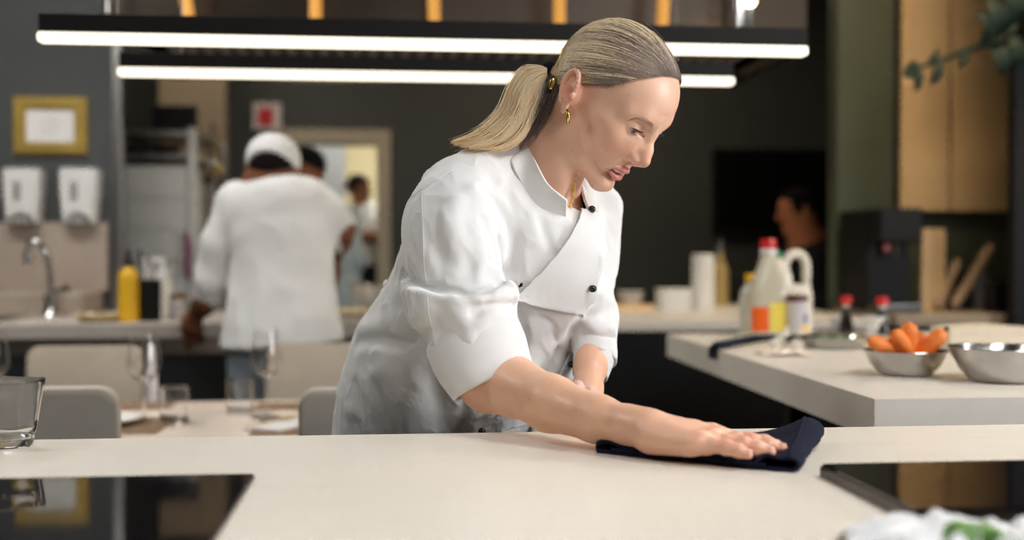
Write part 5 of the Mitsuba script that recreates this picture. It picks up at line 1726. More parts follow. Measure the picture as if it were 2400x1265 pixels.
def surface_points(px, fn, near=1.25):
    """Where camera lines through these pixels meet fn = 0."""
    o = L(1200, 632.5, 0.0)
    dirs = np.array([L(x, y, 1.0) for x, y in px]) - o
    d = np.full(len(px), near)
    for _ in range(60):
        f = fn((o + dirs * d[:, None]).astype(np.float32))
        d = d + np.clip(f, -.02, .05) * .75
    return o + dirs * d[:, None], d


def f_front(p):
    f = TORSO(p)
    f = smin(f, f_ball(p, L(1310, 620, 1.60), .050), .10)               # chest
    f = smin(f, f_cone(p, L(1085, 420, 1.55), L(1215, 372, 1.62), .036, .045), .05)        # near shoulder to neck
    f = smin(f, f_cone(p, L(1405, 482, 1.775), L(1330, 420, 1.70), .034, .04), .05)        # far shoulder
    f = smax(f, -f_chain(p, NECKHOLE, [.060, .060, .062], .02), .010)
    return f


FOLD_N = unit(np.array([.02, .16, -.98])).astype(np.float32)          # the pushed-up part of the sleeve ends in a rim
FOLD_C = L(1068, 662, 1.476).astype(np.float32)


def f_jacket_base(p):
    f = f_front(p)
    f = smin(f, SLEEVE(p), .022)
    e = smax(ELBOW(p), (FOLD_C - p) @ FOLD_N + .003 * np.sin(p[:, 0] * 55).astype(np.float32), .007)
    e = np.maximum(e, (p - CUT_R) @ CUT_RN)
    f = smin(f, e, .0030)
    return smin(f, np.maximum(LEFT(p), (p - CUT_L) @ CUT_LN), .016)


CUT_R, CUT_RN = L(1122, 826, 1.45).astype(np.float32), unit(L(1150, 886, 1.445) - L(1112, 800, 1.454)).astype(np.float32)
CUT_L, CUT_LN = L(1384, 838, 1.636).astype(np.float32), unit(L(1378, 872, 1.622) - L(1386, 805, 1.648)).astype(np.float32)


def crease_lines():
    """(points, height, width): ridges (+) and valleys (-) of the cloth, along lines on the jacket."""
    rows = [
        ([(946, 640), (1000, 670), (1060, 682), (1110, 686), (1160, 676), (1196, 656)], -.008, .0045), ([(944, 660), (1000, 690), (1060, 702), (1110, 704), (1165, 694), (1204, 676)], .004, .005),
        ([(1052, 402), (1000, 436), (960, 470)], -.0022, .004), ([(1075, 470), (1060, 540), (1075, 610)], .004, .010), ([(1030, 480), (1022, 560), (1040, 640)], -.003, .008),
        ([(1110, 540), (1128, 600), (1120, 650)], .004, .009), ([(1140, 610), (1170, 630), (1196, 660)], -.005, .006), ([(960, 600), (985, 640), (1000, 668)], .004, .008),
        ([(1060, 720), (1090, 760), (1100, 790)], .004, .010), ([(1020, 760), (1060, 800), (1075, 830)], -.004, .008), ([(1150, 780), (1175, 765), (1205, 768)], -.006, .006),
        ([(1190, 700), (1150, 730), (1130, 760)], .004, .007), ([(1080, 690), (1110, 712), (1140, 700)], -.003, .007),
        ([(905, 720), (925, 760), (950, 790)], .005, .012), ([(930, 640), (945, 700), (960, 740)], -.004, .010), ([(880, 820), (940, 830), (1000, 812)], .004, .010),
        ([(930, 880), (950, 950), (960, 1020)], .005, .012), ([(1085, 960), (1075, 1010), (1065, 1080)], -.005, .010), ([(830, 900), (845, 960), (850, 1020)], -.004, .010),
        ([(1260, 730), (1290, 760), (1300, 820)], -.003, .008), ([(1215, 740), (1225, 800), (1215, 860)], -.003, .010), ([(1320, 760), (1310, 840), (1280, 920)], .003, .010),
        ([(1400, 620), (1425, 660), (1440, 690)], -.004, .008), ([(1420, 700), (1400, 740), (1385, 760)], .005, .008), ([(1385, 810), (1400, 830), (1428, 826)], -.003, .006),
        ([(1190, 430), (1205, 500), (1215, 560)], -.003, .008), ([(1245, 500), (1255, 560), (1270, 620)], .0025, .010), ([(1320, 540), (1312, 600), (1290, 640)], -.002, .008),
        ([(838, 800), (890, 800), (955, 806), (1003, 772)], -.007, .010), ([(845, 765), (900, 760), (965, 745), (1000, 720)], .006, .014),
        ([(850, 850), (880, 910), (905, 1010), (915, 1080)], -.006, .016), ([(1000, 860), (1030, 930), (1052, 1010), (1060, 1090)], -.006, .014),
        ([(960, 850), (975, 930), (985, 1020)], .005, .018), ([(1120, 960), (1100, 1010), (1080, 1080)], .005, .014),
        ([(870, 880), (930, 850), (1000, 850)], .004, .014), ([(820, 960), (850, 980), (870, 1030)], .004, .012),
        ([(1268, 520), (1282, 560), (1300, 590)], -.003, .008), ([(1205, 560), (1196, 620), (1192, 660)], -.006, .010),
        ([(1106, 448), (1150, 500), (1176, 556), (1178, 600)], .007, .010), ([(1140, 455), (1178, 505), (1200, 570), (1204, 630)], -.010, .009),
        ([(1130, 520), (1158, 570), (1160, 610)], -.006, .008), ([(1040, 500), (1080, 560), (1135, 600), (1165, 640)], .005, .012),
        ([(1010, 560), (1040, 600), (1100, 630)], -.004, .012), ([(990, 452), (990, 560), (998, 660)], .0022, .0045),
        ([(1060, 470), (1100, 475), (1130, 500)], .004, .012), ([(1165, 650), (1190, 660), (1208, 690)], .006, .008),
        ([(1110, 735), (1150, 715), (1200, 712)], -.006, .007), ([(1120, 760), (1165, 742), (1205, 745)], .006, .008), ([(1130, 700), (1170, 690), (1206, 694)], .004, .008),
        ([(1000, 690), (1005, 750), (1030, 820), (1050, 850)], .004, .007), ([(975, 700), (985, 770), (1015, 830)], -.004, .008),
        ([(1300, 800), (1320, 760), (1345, 740)], .003, .012), ([(1230, 760), (1250, 820), (1240, 900)], .003, .016), ([(1290, 880), (1300, 820), (1330, 760)], -.003, .010),
        ([(1250, 640), (1265, 740), (1285, 800)], .003, .02), ([(1380, 760), (1410, 768), (1452, 766)], .006, .009), ([(1375, 790), (1405, 796), (1440, 798)], -.007, .007),
        ([(1375, 735), (1410, 735), (1440, 722)], -.006, .008), ([(1395, 560), (1405, 640), (1392, 700)], -.004, .010), ([(1425, 560), (1428, 640), (1415, 700)], .003, .010),
        ([(1150, 420), (1180, 450), (1230, 500)], -.003, .010), ([(1120, 395), (1170, 420), (1215, 470)], .003, .010), ([(1220, 560), (1235, 600), (1245, 650)], .003, .012),
    ]
    out = []
    for px, h, w in rows:
        q = spline(np.array(px, float), 10)
        pts, _ = surface_points(q, f_jacket_base)
        out.append((pts, h, w))
    return out


CREASES = crease_lines()
CREASE_TREE = [(cKDTree(spline(p, 40)), h, w) for p, h, w in CREASES]


def cloth_noise(p):
    """Soft wrinkles: ridged noise, stretched along the drop of the cloth."""
    q = np.stack([p[:, 0] * 13 + p[:, 2] * 4, p[:, 1] * 13, p[:, 2] * 6 - p[:, 0] * 5], 1)
    a = meshkit.noise(q, 3)
    b = meshkit.noise(q * 2.3 + 7, 5)
    r = 1 - np.abs(2 * a - 1)
    c = meshkit.noise(np.stack([q[:, 0] * 3.4 + q[:, 2] * 2, q[:, 1] * 3.4, q[:, 2] * 2.2 - q[:, 0] * 1.5], 1), 8)
    r3 = 1 - np.abs(2 * c - 1)
    return (.0042 * (r ** 2 - .4) + .0018 * (b - .5) + .0015 * (r3 ** 3 - .25)).astype(np.float32)


def f_jacket(p):
    f = f_jacket_base(p)
    m = f < .03
    m &= f > -.03
    q = p[m]
    d = cloth_noise(q)
    for tree, h, w in CREASE_TREE:
        i = np.flatnonzero(((q > tree.mins - 2.5 * w) & (q < tree.maxes + 2.5 * w)).all(1))
        if len(i):
            r, _ = tree.query(q[i], distance_upper_bound=2.5 * w)
            d[i] += np.where(np.isfinite(r), h * np.exp(-(np.minimum(r, 1) / w) ** 2), 0).astype(np.float32)
    f[m] -= d
    return f


def sheet(poly, fn, step=5.0, lift=.003, thick=.0022, lift_fn=None):
    """A cloth patch lying on fn = 0: the outline (pixels) is filled with a grid, laid on the body, lifted and given a thickness."""
    P = sg.Polygon(poly)
    x0, y0, x1, y1 = P.bounds
    ring = [P.exterior.interpolate(s) for s in np.arange(0, P.length, step)]
    pts = [(p.x, p.y) for p in ring]
    inner = P.buffer(-step * .55)
    g = np.stack(np.meshgrid(np.arange(x0, x1, step), np.arange(y0, y1, step)), -1).reshape(-1, 2)
    g = g[shapely.contains_xy(inner, g[:, 0], g[:, 1])]
    pts = np.vstack([pts, g])
    from scipy.spatial import Delaunay
    f = Delaunay(pts).simplices
    c = pts[f].mean(1)
    f = f[shapely.contains_xy(P.buffer(.01), c[:, 0], c[:, 1])]
    v, _ = surface_points(pts, fn)
    e = .002
    n = np.stack([fn((v + np.eye(3)[i] * e).astype(np.float32)) - fn((v - np.eye(3)[i] * e).astype(np.float32)) for i in range(3)], 1)
    n = unit(n)
    up = lift if lift_fn is None else lift_fn(pts)[:, None]
    top, bot = v + n * (up + thick), v + n * (up - .001)
    k, b = len(pts), len(ring)
    a, bb, cc = pts[f[:, 0]], pts[f[:, 1]], pts[f[:, 2]]
    cross = (bb[:, 0] - a[:, 0]) * (cc[:, 1] - a[:, 1]) - (bb[:, 1] - a[:, 1]) * (cc[:, 0] - a[:, 0])
    f = np.where((cross > 0)[:, None], f[:, ::-1], f)          # pixels run downwards: counter-clockwise as seen
    i = np.arange(b)
    j = (i + 1) % b
    if not P.exterior.is_ccw:
        i, j = j, i
    side = np.vstack([np.stack([i, j, j + k], 1), np.stack([i, j + k, i + k], 1)])
    m = trimesh.Trimesh(np.vstack([top, bot]), np.vstack([f, f[:, ::-1] + k, side]), process=False)
    trimesh.repair.fix_normals(m)
    return m


def band(lower, upper, n=60, thick=.003, rows=5):
    """A standing strip of cloth between two edges (rows of 3-D points)."""
    a, b = spline(lower, n), spline(upper, n)
    s = np.linspace(0, 1, rows)
    mid = a[:, None] * (1 - s[None, :, None]) + b[:, None] * s[None, :, None]
    du, dv = np.gradient(mid, axis=0), np.gradient(mid, axis=1)
    nn = unit(np.cross(du, dv))
    o, i = mid + nn * thick / 2, mid - nn * thick / 2
    k = n * rows
    q = []
    idx = np.arange(k).reshape(n, rows)
    q.append(np.stack([idx[:-1, :-1], idx[1:, :-1], idx[1:, 1:], idx[:-1, 1:]], -1).reshape(-1, 4))
    q.append(np.stack([idx[:-1, :-1], idx[:-1, 1:], idx[1:, 1:], idx[1:, :-1]], -1).reshape(-1, 4) + k)
    edge = np.concatenate([idx[:, 0], idx[-1, 1:], idx[-2::-1, -1], idx[0, -2:0:-1]])
    e2 = np.roll(edge, -1)
    q.append(np.stack([edge, edge + k, e2 + k, e2], -1))
    m = trimesh.Trimesh(np.vstack([o.reshape(-1, 3), i.reshape(-1, 3)]), tri(np.vstack(q)), process=False)
    trimesh.repair.fix_normals(m)
    return m


def as_world(m):
    m = m.copy()
    m.vertices = to_world(m.vertices)
    return m


def cuff_mesh(rows, thick=.006, flare=1.0, n=56, seed=0, turn=.8):
    """A rolled cuff: stations of px, py, half width, distance along the arm; turned back on itself with a soft rim."""
    c = spline(np.array([L(x, y, d) for x, y, h, d in rows]), 24)
    r = spline(np.array([[h / FOCAL * d] * 3 for x, y, h, d in rows]), 24)[:, 0]
    t = unit(np.gradient(c, axis=0))
    b = unit(np.cross(t, np.cross([0, 1.0, 0], t)))
    a = np.cross(b, t)
    ang = np.arange(n) * 2 * np.pi / n
    rg = np.random.default_rng(seed)
    ph = rg.uniform(0, 6.28, 6)
    S = np.linspace(0, 1, 24)
    rings = []

    def ring(k, rad, along=0.0):
        wob = 1 + .018 * np.sin(2 * ang + ph[0] + S[k] * 2) + .014 * np.sin(3 * ang + ph[1] - S[k] * 3) + .010 * np.sin(5 * ang + ph[2] + 2 * S[k])
        return c[k] + along * t[k] + rad * wob[:, None] * (np.cos(ang)[:, None] * a[k] + np.sin(ang)[:, None] * b[k])
    for k in range(23, 4, -3):                                  # inside, up the arm
        rings.append(ring(k, r[k] - thick * 1.25))
    rings = rings[::-1]
    rings.append(ring(23, r[23] - thick * .9, .0028))
    rings.append(ring(23, r[23] - thick * .45, .0042))
    rings.append(ring(23, r[23] - thick * .05, .0028))
    for k in range(23, -1, -1):
        soft = 1.0 - .07 * max(0, (3 - k) / 3) ** 2
        rings.append(ring(k, r[k] * soft))
    rings.append(ring(0, r[0] * .80, -.001))
    v = np.array(rings)
    m = len(v)
    i, j = np.meshgrid(np.arange(m - 1), np.arange(n), indexing='ij')
    q = np.stack([i * n + j, i * n + (j + 1) % n, (i + 1) * n + (j + 1) % n, (i + 1) * n + j], -1).reshape(-1, 4)
    mesh = trimesh.Trimesh(v.reshape(-1, 3), tri(q), process=False)
    if mesh.volume < 0:
        mesh.invert()
    return mesh


def build_jacket():
    v, q = mesh_of(f_jacket, L(740, 1240, 1.55) + [0, -.25, 0], (.20, 1.98, 1.315), .0028, newton=1)
    add('person__jacket', (to_world(v), q), 'white_cloth', smooth=True)
    cuff = cuff_mesh([(1098, 768, 106, 1.459), (1106, 786, 113, 1.456), (1126, 836, 113, 1.449), (1151, 888, 103, 1.444)], seed=3)
    add('person__jacket__cuff', as_world(cuff), 'white_cloth', smooth=True)
    cuff = cuff_mesh([(1395, 792, 46, 1.652), (1394, 808, 50, 1.648), (1391, 840, 48, 1.635), (1384, 876, 42, 1.622)], seed=5)
    add('person__jacket__cuff_001', as_world(cuff), 'white_cloth', smooth=True)
    up = [(1329, 469, 1.533), (1285, 432, 1.535), (1257, 382, 1.546), (1236, 334, 1.585), (1256, 310, 1.66), (1318, 322, 1.725), (1350, 396, 1.715), (1360, 426, 1.665), (1369, 466, 1.598)]
    lo = [(1326, 508, 1.530), (1268, 487, 1.530), (1227, 436, 1.540), (1198, 372, 1.578), (1222, 350, 1.67), (1310, 372, 1.745), (1366, 440, 1.735), (1396, 474, 1.675), (1392, 524, 1.595)]
    lo3 = np.array([L(*p) for p in lo])
    P, d = surface_points([p[:2] for p in lo[:4]], f_jacket)
    for i in range(4):
        if abs(d[i] - lo[i][2]) < .05:
            lo3[i] = P[i] + [0, .002, 0]
    add('person__jacket__collar', as_world(band(lo3, [L(*p) for p in up], thick=.0035)), 'white_cloth', smooth=30)
    lap = [(1205, 691), (1222, 677), (1262, 640), (1300, 600), (1330, 560), (1350, 522), (1362, 482), (1369, 480), (1368, 560), (1365, 640), (1361, 722), (1330, 718), (1290, 711), (1250, 701)]

    def lift(p):
        d = np.array([sg.LineString([(1369, 480), (1361, 722)]).distance(sg.Point(*x)) for x in p])
        low = np.array([sg.LineString([(1205, 691), (1361, 722)]).distance(sg.Point(*x)) for x in p])
        return .006 + np.clip(d / 160, 0, 1) * .006 + .004 * np.exp(-low / 12)
    add('person__jacket__lapel', as_world(sheet(lap, f_front, lift_fn=lift)), 'white_cloth', smooth=40)
    plk = [(1369, 482), (1392, 486), (1394, 560), (1392, 640), (1388, 700), (1372, 772), (1350, 830), (1318, 900), (1268, 1000), (1240, 1060), (1218, 1058), (1262, 960), (1308, 870), (1340, 800), (1358, 740), (1362, 690), (1368, 560)]
    add('person__jacket__placket', as_world(sheet(plk, f_front, lift=.0045, thick=.0025)), 'white_cloth', smooth=40)
    for k, (x, y) in enumerate([(1383, 491), (1385, 677), (1336, 854), (1126, 1011)]):
        p, d = surface_points([(x, y)], lambda q: np.minimum(f_jacket(q), f_front(q) - .007))
        b = trimesh.creation.icosphere(3, .0052)
        b.vertices *= [1, .85, .95]
        n = unit(np.array([.5, -.85, .1]))
        b.apply_translation(p[0] + n * .0045)
        stem = moved(trimesh.creation.cylinder(.0028, .008, sections=14), rot([1, 0, 0], 90), p[0] + n * .001)
        add('person__jacket__' + numbered('button'), as_world(cat(b, stem)), 'black_gloss', smooth=True)
    for px in ([(1060, 398), (1030, 416), (1000, 436), (985, 446), (960, 466)], [(988, 447), (990, 500), (992, 560), (994, 620), (999, 662)], [(1001, 694), (1006, 745), (1022, 800), (1042, 842)],
               [(1372, 560), (1372, 620), (1370, 690)], [(1392, 505), (1398, 600), (1394, 690)]):
        q = spline(np.array(px, float), 30)
        P, d = surface_points(q, f_jacket)
        ok = np.abs(np.diff(d, prepend=d[0])) < .012
        add('person__jacket__' + numbered('seam'), as_world(tube(P[ok] + [0, .0006, 0], .0010, 8)), 'white_cloth', smooth=True)
    p, d = surface_points([(1217, 672), (1222, 664), (1222, 670)], f_jacket)
    add('person__jacket__button_loop', as_world(tube(spline(p + [0, -.012, 0], 8), .0014)), 'black_cloth', smooth=True)
# ------------------------------------------------------------------ the people in the background (the frame of L(), turned to the world at the end)
def P3(rows):
    return [L(*r) for r in rows]


def chain_px(p, rows, k=.03):
    """rows: px, py, half width in pixels, distance."""
    pts = [L(x, y, d) for x, y, h, d in rows]
    return f_chain(p, pts, [h / FOCAL * d for x, y, h, d in rows], k)


def put(key, fn, lo, hi, h, mat):
    v, q = mesh_of(fn, lo, hi, h, newton=1)
    # keep the largest piece
    m = trimesh.Trimesh(to_world(v), tri(q), process=False)
    add(key, m, mat, smooth=True)


def f_face(p, c, r, yaw, pitch, s=1.0):
    """A plain head: skull, jaw, brow, nose, lips and ears, of radius scale s about c; yaw 0 looks along +x."""
    R = head_frame(pitch, yaw)
    q = ((p - np.asarray(c, np.float32)) @ R.astype(np.float32)) / np.float32(1e-3 * s)
    y = q[:, 1]
    a = np.stack([q[:, 0], np.abs(y), q[:, 2]], 1)
    f = f_ell(q, (-4, 0, 33), (92, 74, 84))
    f = smin(f, f_ell(q, (40, 0, -12), (48, 56, 64)), 18)
    f = smin(f, f_chain(a, [(8, 48, -44), (74, 10, -82)], [15, 13], 12), 22)
    f = smin(f, f_cone(a, (77, 30, 37), (86, 8, 36), 8, 8), 14)
    f = smax(f, -f_ell(a, (95, 33, 17), (14, 14, 9)), 9)
    f = smin(f, f_chain(q, [(84, 0, 26), (101, 0, 0), (109, 0, -14)], [7, 8, 10], 8), 9)
    f = smin(f, f_ell(a, (96, 12, -20), (10, 8, 8)), 6)
    f = smin(f, f_cone(a, (84, 16, -47), (94, 0, -46), 4, 5), 6)
    f = smin(f, f_cone(a, (83, 15, -56), (91, 0, -59), 4.5, 6), 6)
    f = smin(f, f_ell(a, (-8, 76, 2), (15, 6, 28)), 5)
    return f * np.float32(1e-3 * s)


def hand(p, w, d, side, s=1.0, curl=.5, spread=.18):
    """A simple hand: palm and five fingers; w wrist, d direction, side towards the thumb."""
    d, side = unit(np.asarray(d, float)), np.asarray(side, float)
    side = unit(side - d * (side @ d))
    n = np.cross(d, side)
    w = np.asarray(w, float)
    f = f_cone(p, w, w + d * .03 * s, .024 * s, .028 * s)
    f = smin(f, f_cone(p, w + d * .05 * s + side * .018 * s, w + d * .055 * s - side * .018 * s, .021 * s, .019 * s), .03)
    for o, l in ((.028, .072), (.010, .080), (-.009, .074), (-.027, .058)):
        a = w + d * .078 * s + side * o * s
        dd = unit(d + side * o * spread * 30 * .1)
        b = a + dd * l * .5 * s - n * l * curl * .25 * s
        c = b + unit(dd * (1 - curl) - n * curl) * l * .5 * s
        f = smin(f, f_chain(p, [a, b, c], [.0095 * s, .0085 * s, .0075 * s], .004), .008)
    a = w + d * .030 * s + side * .026 * s
    b = a + unit(d + side * .9) * .035 * s
    return smin(f, f_chain(p, [a, b, b + unit(d + side * .2 - n * .3) * .03 * s], [.012 * s, .0105 * s, .009 * s], .006), .012)


DM = 3.62
# --- the man at the counter, seen from behind
man_head = L(638, 414, DM + .0)
man_shoulders = [L(556, 455, DM), L(735, 452, DM)]


def f_man_skin(p):
    f = f_face(p, man_head, None, -90, 24, .98)
    f = smin(f, chain_px(p, [(637, 470, 52, DM + .01), (637, 425, 43, DM)]), .03)
    arm = chain_px(p, [(540, 480, 38, DM), (507, 620, 34, DM + .02), (488, 700, 28, DM + .05), (455, 742, 20, DM + .10)])
    f = smin(f, arm, .02)
    f = smin(f, hand(p, L(457, 738, DM + .10), L(428, 790, DM + .13) - L(457, 738, DM + .10), (.4, -.2, .5), 1.0, .35), .012)
    arm = chain_px(p, [(742, 470, 38, DM), (795, 535, 34, DM + .06), (792, 560, 30, DM + .16), (780, 600, 22, DM + .30)])
    f = smin(f, arm, .02)
    f = smin(f, hand(p, L(781, 604, DM + .31), L(770, 660, DM + .36) - L(781, 604, DM + .31), (-.6, .2, .1), 1.0, .5), .012)
    # trunk and legs inside the clothes
    f = smin(f, chain_px(p, [(640, 470, 70, DM + .02), (658, 700, 74, DM), (656, 800, 62, DM)]), .06)
    for x in (606, 712):
        f = smin(f, f_chain(p, [L(x, 840, DM + .01), L(x, 1100, DM + .02), np.r_[L(x, 1100, DM + .04)[:2], .09]], [.078, .062, .045], .03), .04)
        foot = np.r_[L(x, 1100, DM + .04)[:2], .045]
        f = smin(f, f_cone(p, foot, foot + [0, .15, -.005], .045, .038), .03)
    return f


def f_man_jacket(p):
    c = np.array(P3([(662, 860, DM), (661, 800, DM), (662, 700, DM), (664, 600, DM), (655, 520, DM), (646, 465, DM), (640, 425, DM + .01), (638, 402, DM + .01)]))
    hw = np.array([150, 142, 126, 116, 118, 114, 74, 52]) / FOCAL * DM
    f = Sweep(c, np.tile([1.0, 0, 0], (8, 1)), np.tile([0, 1.0, 0], (8, 1)), hw, np.minimum(hw * .78, .150))(p)
    f = smin(f, chain_px(p, [(552, 468, 44, DM), (520, 570, 45, DM + .01), (500, 650, 42, DM + .03), (496, 690, 40, DM + .05)], .02), .03)
    f = smin(f, chain_px(p, [(728, 462, 44, DM), (770, 500, 45, DM + .02), (788, 530, 42, DM + .07), (786, 556, 36, DM + .16)], .02), .03)
    q = np.stack([p[:, 0] * 11, p[:, 1] * 9, p[:, 2] * 6], 1)
    f = f - (.010 * (meshkit.noise(q, 4) - .5) + .008 * (1 - np.abs(2 * meshkit.noise(q * 1.7 + 3, 6) - 1) - .5)).astype(np.float32)
    return np.maximum(f, .0 - (p[:, 2] - L(660, 806, DM)[2] - .012 * np.sin(p[:, 0] * 9)))


def f_trousers(p):
    f = chain_px(p, [(640, 800, 82, DM + .01), (684, 800, 82, DM + .01)], .05)
    for x in (606, 712):
        f = smin(f, f_chain(p, [L(x, 840, DM + .01), L(x, 1100, DM + .02), np.r_[L(x, 1100, DM + .04)[:2], .10]], [.098, .078, .062], .03), .03)
    return np.maximum(f, .07 - p[:, 2])


def shoe(key, x, y, ang, mat):
    p = sg.Polygon([(-.045, -.10), (.045, -.10), (.048, .06), (.030, .16), (-.030, .16), (-.048, .06)]).buffer(.012, 6)
    a = trimesh.creation.extrude_polygon(p, .028, engine='earcut')
    def fn(q):
        return smin(f_ell(q, (0, -.03, .055), (.044, .075, .06)), f_ell(q, (0, .08, .035), (.045, .09, .04)), .03)
    v, q = mesh_of(fn, (-.07, -.13, -.0), (.07, .20, .13), .008, 1)
    v[:, 2] = np.maximum(v[:, 2], .02)
    m = cat(a, trimesh.Trimesh(v, tri(q), process=False))
    add(key, moved(m, rot([0, 0, 1], ang), (x, y, .0005)), mat, smooth=40)


lo, hi = np.array(L(400, 640, DM)) - [0, .25, 1.14], L(860, 290, DM) + [.02, .45, 0]
lo[2] = 0.0
put('person_001', f_man_skin, lo, hi, .008, 'skin_brown')
put('person_001__jacket', f_man_jacket, lo, hi, .0085, 'white_cloth')
put('person_001__trousers', f_trousers, lo, hi, .011, 'jeans')


def man_cap(q):
    y = f_ell(q, (-6, 0, 48), (100, 83, 84))
    crown = f_ell(q, (-8, 0, 62), (102, 86, 76))
    f = smin(y, crown, 12)
    f = np.maximum(f, 3 - (q[:, 2] * .96 + q[:, 0] * .30))
    return np.maximum(f, -f_ell(q, (-4, 0, 20), (93, 75, 85)))


def on_head(fn, c, pitch, yaw, s):
    R = head_frame(pitch, yaw).astype(np.float32)
    return lambda p: (fn(((p - np.asarray(c, np.float32)) @ R) / np.float32(s * 1e-3)) * np.float32(s * 1e-3)).astype(np.float32)


def hair_short(front=30, low=-30):
    def fn(q):
        f = f_ell(q, (-6, 0, 34), (95, 77, 88))
        f = np.maximum(f, (q[:, 0] - front) * .8 - np.maximum(q[:, 2] - 60, 0) * 1.2)
        return np.maximum(f, low - q[:, 2])
    return fn


hb = man_head
put('person_001__hair', on_head(hair_short(20, -35), hb, 24, -90, .98), hb - .16, hb + .16, .006, 'hair_black')
put('person_001__cap', on_head(man_cap, hb, 24, -90, .98), hb - .16, hb + .17, .006, 'white_cloth')
w = L(470, 722, DM + .075)
ring = trimesh.creation.torus(.031, .006, 24, 10)
dirn = unit(L(455, 742, DM + .10) - L(488, 700, DM + .05))
ax = trimesh.geometry.align_vectors([0, 0, 1], dirn)[:3, :3]
add('person_001__wristwatch', as_world(moved(ring, ax, w)), 'black_plastic', smooth=True)
for i, x in enumerate((598, 714)):
    a = TURN @ np.r_[L(x, 1100, DM + .04)[:2], 0]
    shoe('person_001__' + numbered('man_shoe').replace('man_', ''), a[0], a[1] + .0, -6 + 12 * i, 'black_plastic')
tag('person_001', 'person in white jacket and round white cap seen from behind at the sink counter', 'person')

# --- the person with a black cap beyond him, partly hidden
D2 = 5.3
h2 = L(716, 412, D2)


def f_second(p):
    f = f_face(p, h2, None, -70, 15, .98)
    f = smin(f, chain_px(p, [(728, 490, 34, D2), (718, 440, 28, D2)]), .03)
    f = smin(f, chain_px(p, [(745, 520, 62, D2), (760, 640, 60, D2), (765, 760, 62, D2)]), .06)
    for sx in (668, 822):
        f = smin(f, chain_px(p, [(sx + (745 - sx) * .15, 512, 30, D2), (sx, 610, 26, D2), (sx + (745 - sx) * .25, 680, 18, D2 + .15)]), .03)
        wr = L(sx + (745 - sx) * .25, 680, D2 + .15)
        f = smin(f, hand(p, wr, (.1, 1, -.2), (1 if sx < 745 else -1, .2, .3), 1, .5), .012)
    for x in (732, 800):
        f = smin(f, f_chain(p, [L(x, 760, D2), np.r_[L(x, 900, D2)[:2], .45], np.r_[L(x, 900, D2 + .02)[:2], .09]], [.085, .06, .045], .03), .04)
        foot = np.r_[L(x, 900, D2 + .02)[:2], .045]
        f = smin(f, f_cone(p, foot, foot + [0, .15, -.005], .045, .038), .03)
    return f


def f_second_coat(p):
    f = chain_px(p, [(740, 505, 62, D2), (758, 600, 74, D2), (770, 720, 84, D2), (775, 850, 92, D2)], .05)
    for sx in (668, 822):
        f = smin(f, chain_px(p, [(sx + (745 - sx) * .2, 512, 36, D2), (sx, 605, 33, D2), (sx + (745 - sx) * .15, 650, 28, D2 + .08)]), .03)
    return np.maximum(f, .55 - p[:, 2])


lo, hi = L(600, 700, D2) - [0, .3, 0], L(880, 330, D2) + [0, .45, 0]
lo[2] = 0
put('person_002', f_second, lo, hi, .010, 'skin_tan')
put('person_002__coat', f_second_coat, lo, hi, .010, 'teal_cloth')
put('person_002__cap', on_head(man_cap, h2, 15, -70, .98), h2 - .16, h2 + .17, .007, 'black_cloth')
for i, x in enumerate((732, 800)):
    a = TURN @ np.r_[L(x, 900, D2 + .02)[:2], 0]
    shoe('person_002__' + numbered('second_shoe').replace('second_', ''), a[0], a[1], 0, 'black_plastic')
tag('person_002', 'person in black cap and pale grey-green coat half hidden behind the man in white', 'person')

# --- the person in the bright room beyond the doorway
D3 = 8.6
h3 = L(838, 446, D3)


def f_third(p):
    f = f_face(p, h3, None, 20, 12, .98)
    f = smin(f, chain_px(p, [(858, 500, 20, D3), (842, 464, 17, D3)]), .03)
    f = smin(f, chain_px(p, [(866, 515, 36, D3), (872, 600, 32, D3), (872, 660, 34, D3)]), .06)
    f = smin(f, chain_px(p, [(884, 520, 16, D3 - .12), (900, 570, 14, D3 - .16), (868, 556, 11, D3 - .30), (838, 548, 9, D3 - .36)]), .03)
    f = smin(f, hand(p, L(838, 548, D3 - .36), (-1, -.1, .05), (.1, -.2, 1), 1, .3), .012)
    f = smin(f, chain_px(p, [(850, 520, 16, D3 + .14), (846, 572, 14, D3 + .10), (852, 556, 11, D3 - .1), (872, 552, 9, D3 - .24)]), .03)
    f = smin(f, hand(p, L(874, 552, D3 - .26), (1, -.3, .0), (.1, -.2, 1), 1, .3), .012)
    for dy in (-.1, .1):
        t = L(872, 650, D3 + dy)
        f = smin(f, f_chain(p, [t, np.r_[t[:2], .48], np.r_[t[:2], .09]], [.085, .06, .045], .03), .04)
        foot = np.r_[t[:2], .045]
        f = smin(f, f_cone(p, foot, foot + [-.15, 0, -.005], .045, .038), .03)
    return f


def f_third_shirt(p):
    f = chain_px(p, [(866, 512, 42, D3), (872, 590, 39, D3), (873, 648, 40, D3)], .05)
    f = smin(f, chain_px(p, [(884, 518, 21, D3 - .12), (898, 562, 19, D3 - .16)]), .03)
    f = smin(f, chain_px(p, [(850, 518, 21, D3 + .14), (846, 562, 19, D3 + .10)]), .03)
    return np.maximum(f, L(870, 655, D3)[2] - p[:, 2])


def f_third_legs(p):
    f = chain_px(p, [(872, 645, 39, D3), (872, 670, 40, D3)], .05)
    for dy in (-.1, .1):
        t = L(872, 650, D3 + dy)
        f = smin(f, f_chain(p, [t, np.r_[t[:2], .48], np.r_[t[:2], .08]], [.098, .074, .060], .03), .03)
    return np.maximum(f, .065 - p[:, 2])


